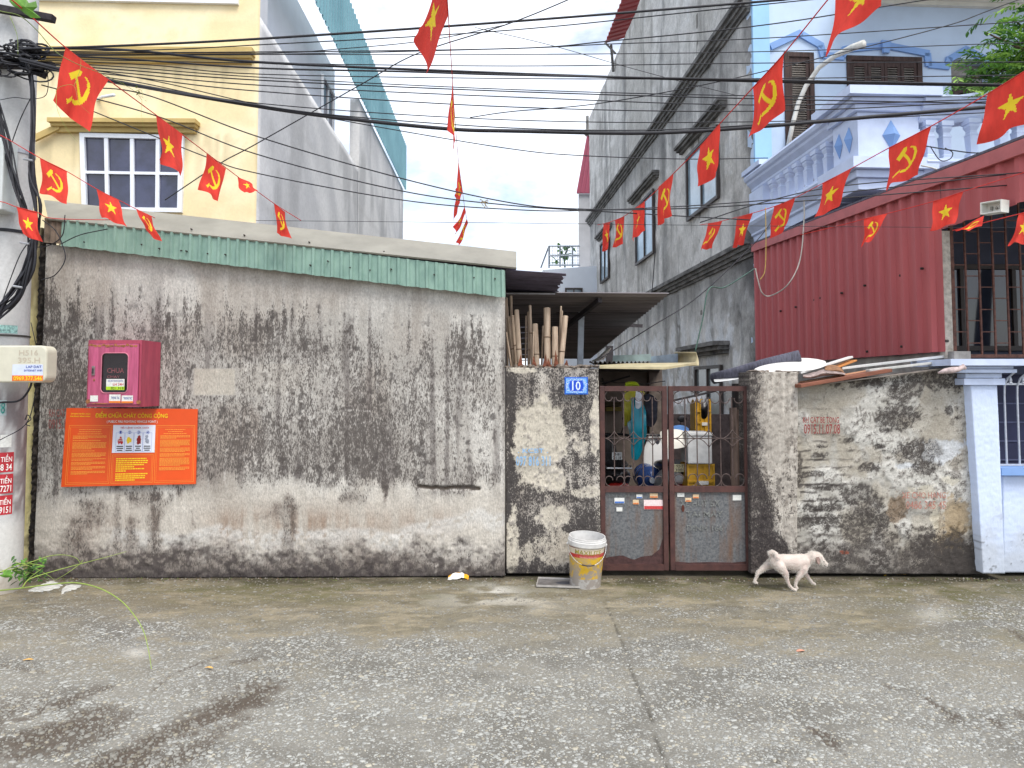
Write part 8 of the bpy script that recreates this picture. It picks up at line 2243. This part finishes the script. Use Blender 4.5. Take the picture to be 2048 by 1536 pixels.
for k in range(110):
    u = rg.uniform(22, 88); v = rg.uniform(1122, 1162)
    leaf_blade(P(u, v, rg.uniform(5.2, 5.55)), rg.uniform(.03, .07), rg.uniform(.012, .028), rg.uniform(0, 6.3), rg.uniform(-.9, .6), rg.uniform(-1, 1), leaf_d if k % 3 else leaf_m, gv)
for k in range(4): leaf_blade(P(rg.uniform(-10, 12), rg.uniform(1140, 1152), 5.05), .09, .05, rg.uniform(-1, 1), .2, rg.uniform(-.6, .6), leaf_m, gv)
# vine climbing over the flag at the pole top
uv = thing('climbing_vine', P(60, 60, 3.0), 'thin climbing vine with one lobed green leaf on the flag string at the pole', 'plant')
stem([(-60, 5, 2.9), (0, 22, 2.95), (40, 32, 3.0), (75, 62, 3.05), (110, 102, 3.08), (150, 126, 3.12), (200, 146, 3.2), (240, 165, 3.3), (270, 183, 3.4), (284, 200, 3.45)], .0035, uv, M('olive_stem', S(110, 124, 66), rough=.6))
stem([(112, 180, 3.1), (125, 172, 3.1), (148, 172, 3.1), (158, 205, 3.1), (180, 228, 3.12)], .0014, uv); stem([(148, 172, 3.1), (160, 140, 3.1), (162, 118, 3.12)], .0014, uv)
stem([(112, 180, 3.1), (115, 220, 3.1), (135, 260, 3.1), (155, 284, 3.1)], .0014, uv); stem([(284, 200, 3.45), (283, 230, 3.45), (289, 262, 3.45)], .001, uv)
stem([(20, 32, 3.0), (34, 70, 3.0), (36, 110, 3.0)], .002, uv); stem([(270, 183, 3.4), (282, 180, 3.4), (286, 196, 3.4)], .002, uv)
lob = [(24, -8), (52, -2), (58, 6), (72, 2), (75, 14), (66, 22), (82, 36), (62, 36), (48, 26), (38, 18), (26, 12), (18, 2)]
c = P(50, 14, 2.93)
MB().add([P(u, v, 2.95) for u, v in lob] + [c], [(i, (i + 1) % len(lob), len(lob)) for i in range(len(lob))]).build('lobed_leaf', leaf_m, uv)
for k in range(10): leaf_blade(P(*rg.choice([(150, 130), (245, 168), (272, 184), (282, 196), (140, 122), (275, 190)]), 3.2) + Vector((rg.uniform(-.02, .02), 0, rg.uniform(-.02, .02))), .02, .008, rg.uniform(0, 6), rg.uniform(-1, 1), 0, MATS['olive_stem'], uv)

# tree at the right
tree = thing('tree', (5.9, 1.3, 0), 'leafy green tree reaching in front of the blue house beside its eave', 'tree')
bark = M('tree_bark', S(92, 78, 64), rough=.95, var=.3, scale=14, bump=.5, stretch=(1, 1, .3))
TD = 7.6
tips = [(1900, 150), (1930, 105), (1950, 175), (1960, 60), (1990, 120), (2010, 30), (2020, 170), (2040, 90), (1925, 165), (1975, 185), (2048, 10), (2060, 140), (2090, 60), (2120, 120), (1945, 130), (2000, 75), (2080, -40), (2140, 0), (2030, -60), (1985, 150)]
fork = P(2170, 215, TD)
mb = MB(); mb.tube(smooth_path([Vector((5.9, 1.3, 0)), Vector((5.95, 1.35, 1.8)), Vector((6.0, 1.5, 3.2)), fork]), [.13 - .004 * k for k in range(25)], 10)
trunk = mb.build('trunk', bark, tree, smooth=True)
rg = random.Random(23)
branch_pts = []
for (u, v) in tips:
    d_ = TD + rg.uniform(-.5, .6); e_ = P(u + 14, v + 6, d_)
    mid_ = fork.lerp(e_, .55) + Vector((0, 0, .12))
    path = smooth_path([fork, mid_, e_], 6)
    MB().tube(path, [.028 * (1 - i / len(path)) + .005 for i in range(len(path))], 6).build('branch', bark, trunk, smooth=True)
    branch_pts.append((path, e_))
LV, LQ, LC = [], [], []
def add_leaf(c, L, W, R_, tone):
    o_ = len(LV)
    for (x, y, z) in ((0, 0, 0), (.35, .5, .05), (.8, .32, 0), (1, 0, -.08), (.8, -.32, 0), (.35, -.5, .05)):
        LV.append(tuple(c + R_ @ Vector((x * L, y * W, z * L)))); LC.append(tone)
    LQ.append((o_, o_ + 1, o_ + 2, o_ + 3)); LQ.append((o_, o_ + 3, o_ + 4, o_ + 5))
greens = [Sn(120, 160, 62), Sn(92, 136, 50), Sn(70, 112, 44), Sn(140, 176, 80), Sn(58, 96, 42)]
for (path, e_) in branch_pts:
    for s in range(30):                                   # pinnate sprays
        base = path[rg.randrange(len(path) // 2, len(path))] + Vector((rg.gauss(0, .10), rg.gauss(0, .13), rg.gauss(0, .09)))
        yaw = rg.uniform(0, 6.28); pit = rg.uniform(-.2, .7)
        ax = Vector((math.cos(yaw) * math.cos(pit), math.sin(yaw) * math.cos(pit), -math.sin(pit)))
        tone = greens[rg.randrange(5)] * rg.uniform(.8, 1.15)
        for k in range(9):
            sgn = 1 if k % 2 else -1
            c = base + ax * (.022 * k)
            R_ = Matrix.Rotation(yaw + sgn * rg.uniform(.6, 1.1), 3, 'Z') @ Matrix.Rotation(pit + rg.uniform(-.2, .3), 3, 'Y') @ Matrix.Rotation(rg.uniform(-.5, .5), 3, 'X')
            add_leaf(c, rg.uniform(.06, .10), rg.uniform(.022, .034), R_, tone)
lm = weathered('tree_leaves', rough=.5, fine=10, amt=.12, bump=.05, stretch=(1, 1, 1), spec=.4)
t_ = lm.node_tree; out_ = t_.nodes['Material Output']; pb2 = t_.nodes['Principled BSDF']
trn = t_.nodes.new('ShaderNodeBsdfTranslucent'); t_.links.new(pb2.inputs['Base Color'].links[0].from_socket, trn.inputs['Color'])
mxs = t_.nodes.new('ShaderNodeMixShader'); mxs.inputs['Fac'].default_value = .35
t_.links.new(pb2.outputs['BSDF'], mxs.inputs[1]); t_.links.new(trn.outputs['BSDF'], mxs.inputs[2]); t_.links.new(mxs.outputs['Shader'], out_.inputs['Surface'])
np_mesh('crown', np.array(LV), np.array(LQ), lm, tree, np.array(LC), smooth=False, kind='stuff')
# small plants in the far roof cage
rp_ = thing('roof_plant', P(1135, 535, 24.6), 'sparse green climber in the wire cage on the far white roof', 'plant')
for k in range(26): leaf_blade(P(1128 + rg.gauss(0, 8), 512 + rg.uniform(-18, 18), 24.6), .28, .14, rg.uniform(0, 6), rg.uniform(-1, 1), 0, leaf_m, rp_)
MB().tube([P(1130, 535, 24.6), P(1128, 515, 24.6), P(1136, 496, 24.6)], .03, 5).build('stem', leaf_d, rp_)

# grit, chips and dead leaf crumbs swept against the wall foot
gm_ = MB(); rg = random.Random(77)
for k in range(900):
    x = rg.uniform(-4.0, 4.3); y = -.012 - abs(rg.gauss(0, .055)); 
    if -.0 < x - P(1172, 1150).x < .3 and False: continue
    r_ = rg.uniform(.003, .011)
    n = 5; a0 = rg.uniform(0, 6)
    vs = [(x + r_ * rg.uniform(.7, 1.2) * math.cos(a0 + 1.257 * i), y + r_ * rg.uniform(.7, 1.2) * math.sin(a0 + 1.257 * i), .001) for i in range(n)] + [(x, y, .004 + r_ * .6)]
    gm_.add(vs, [(i, (i + 1) % n, n) for i in range(n)], k % 3)
g_o = gm_.build('wall_foot_grit', [M('grit_grey', S(128, 122, 112), rough=.95, var=.3), M('grit_brown', S(92, 76, 58), rough=.95, var=.3), M('grit_moss', S(84, 88, 52), rough=.95, var=.3)], ground, kind='stuff')
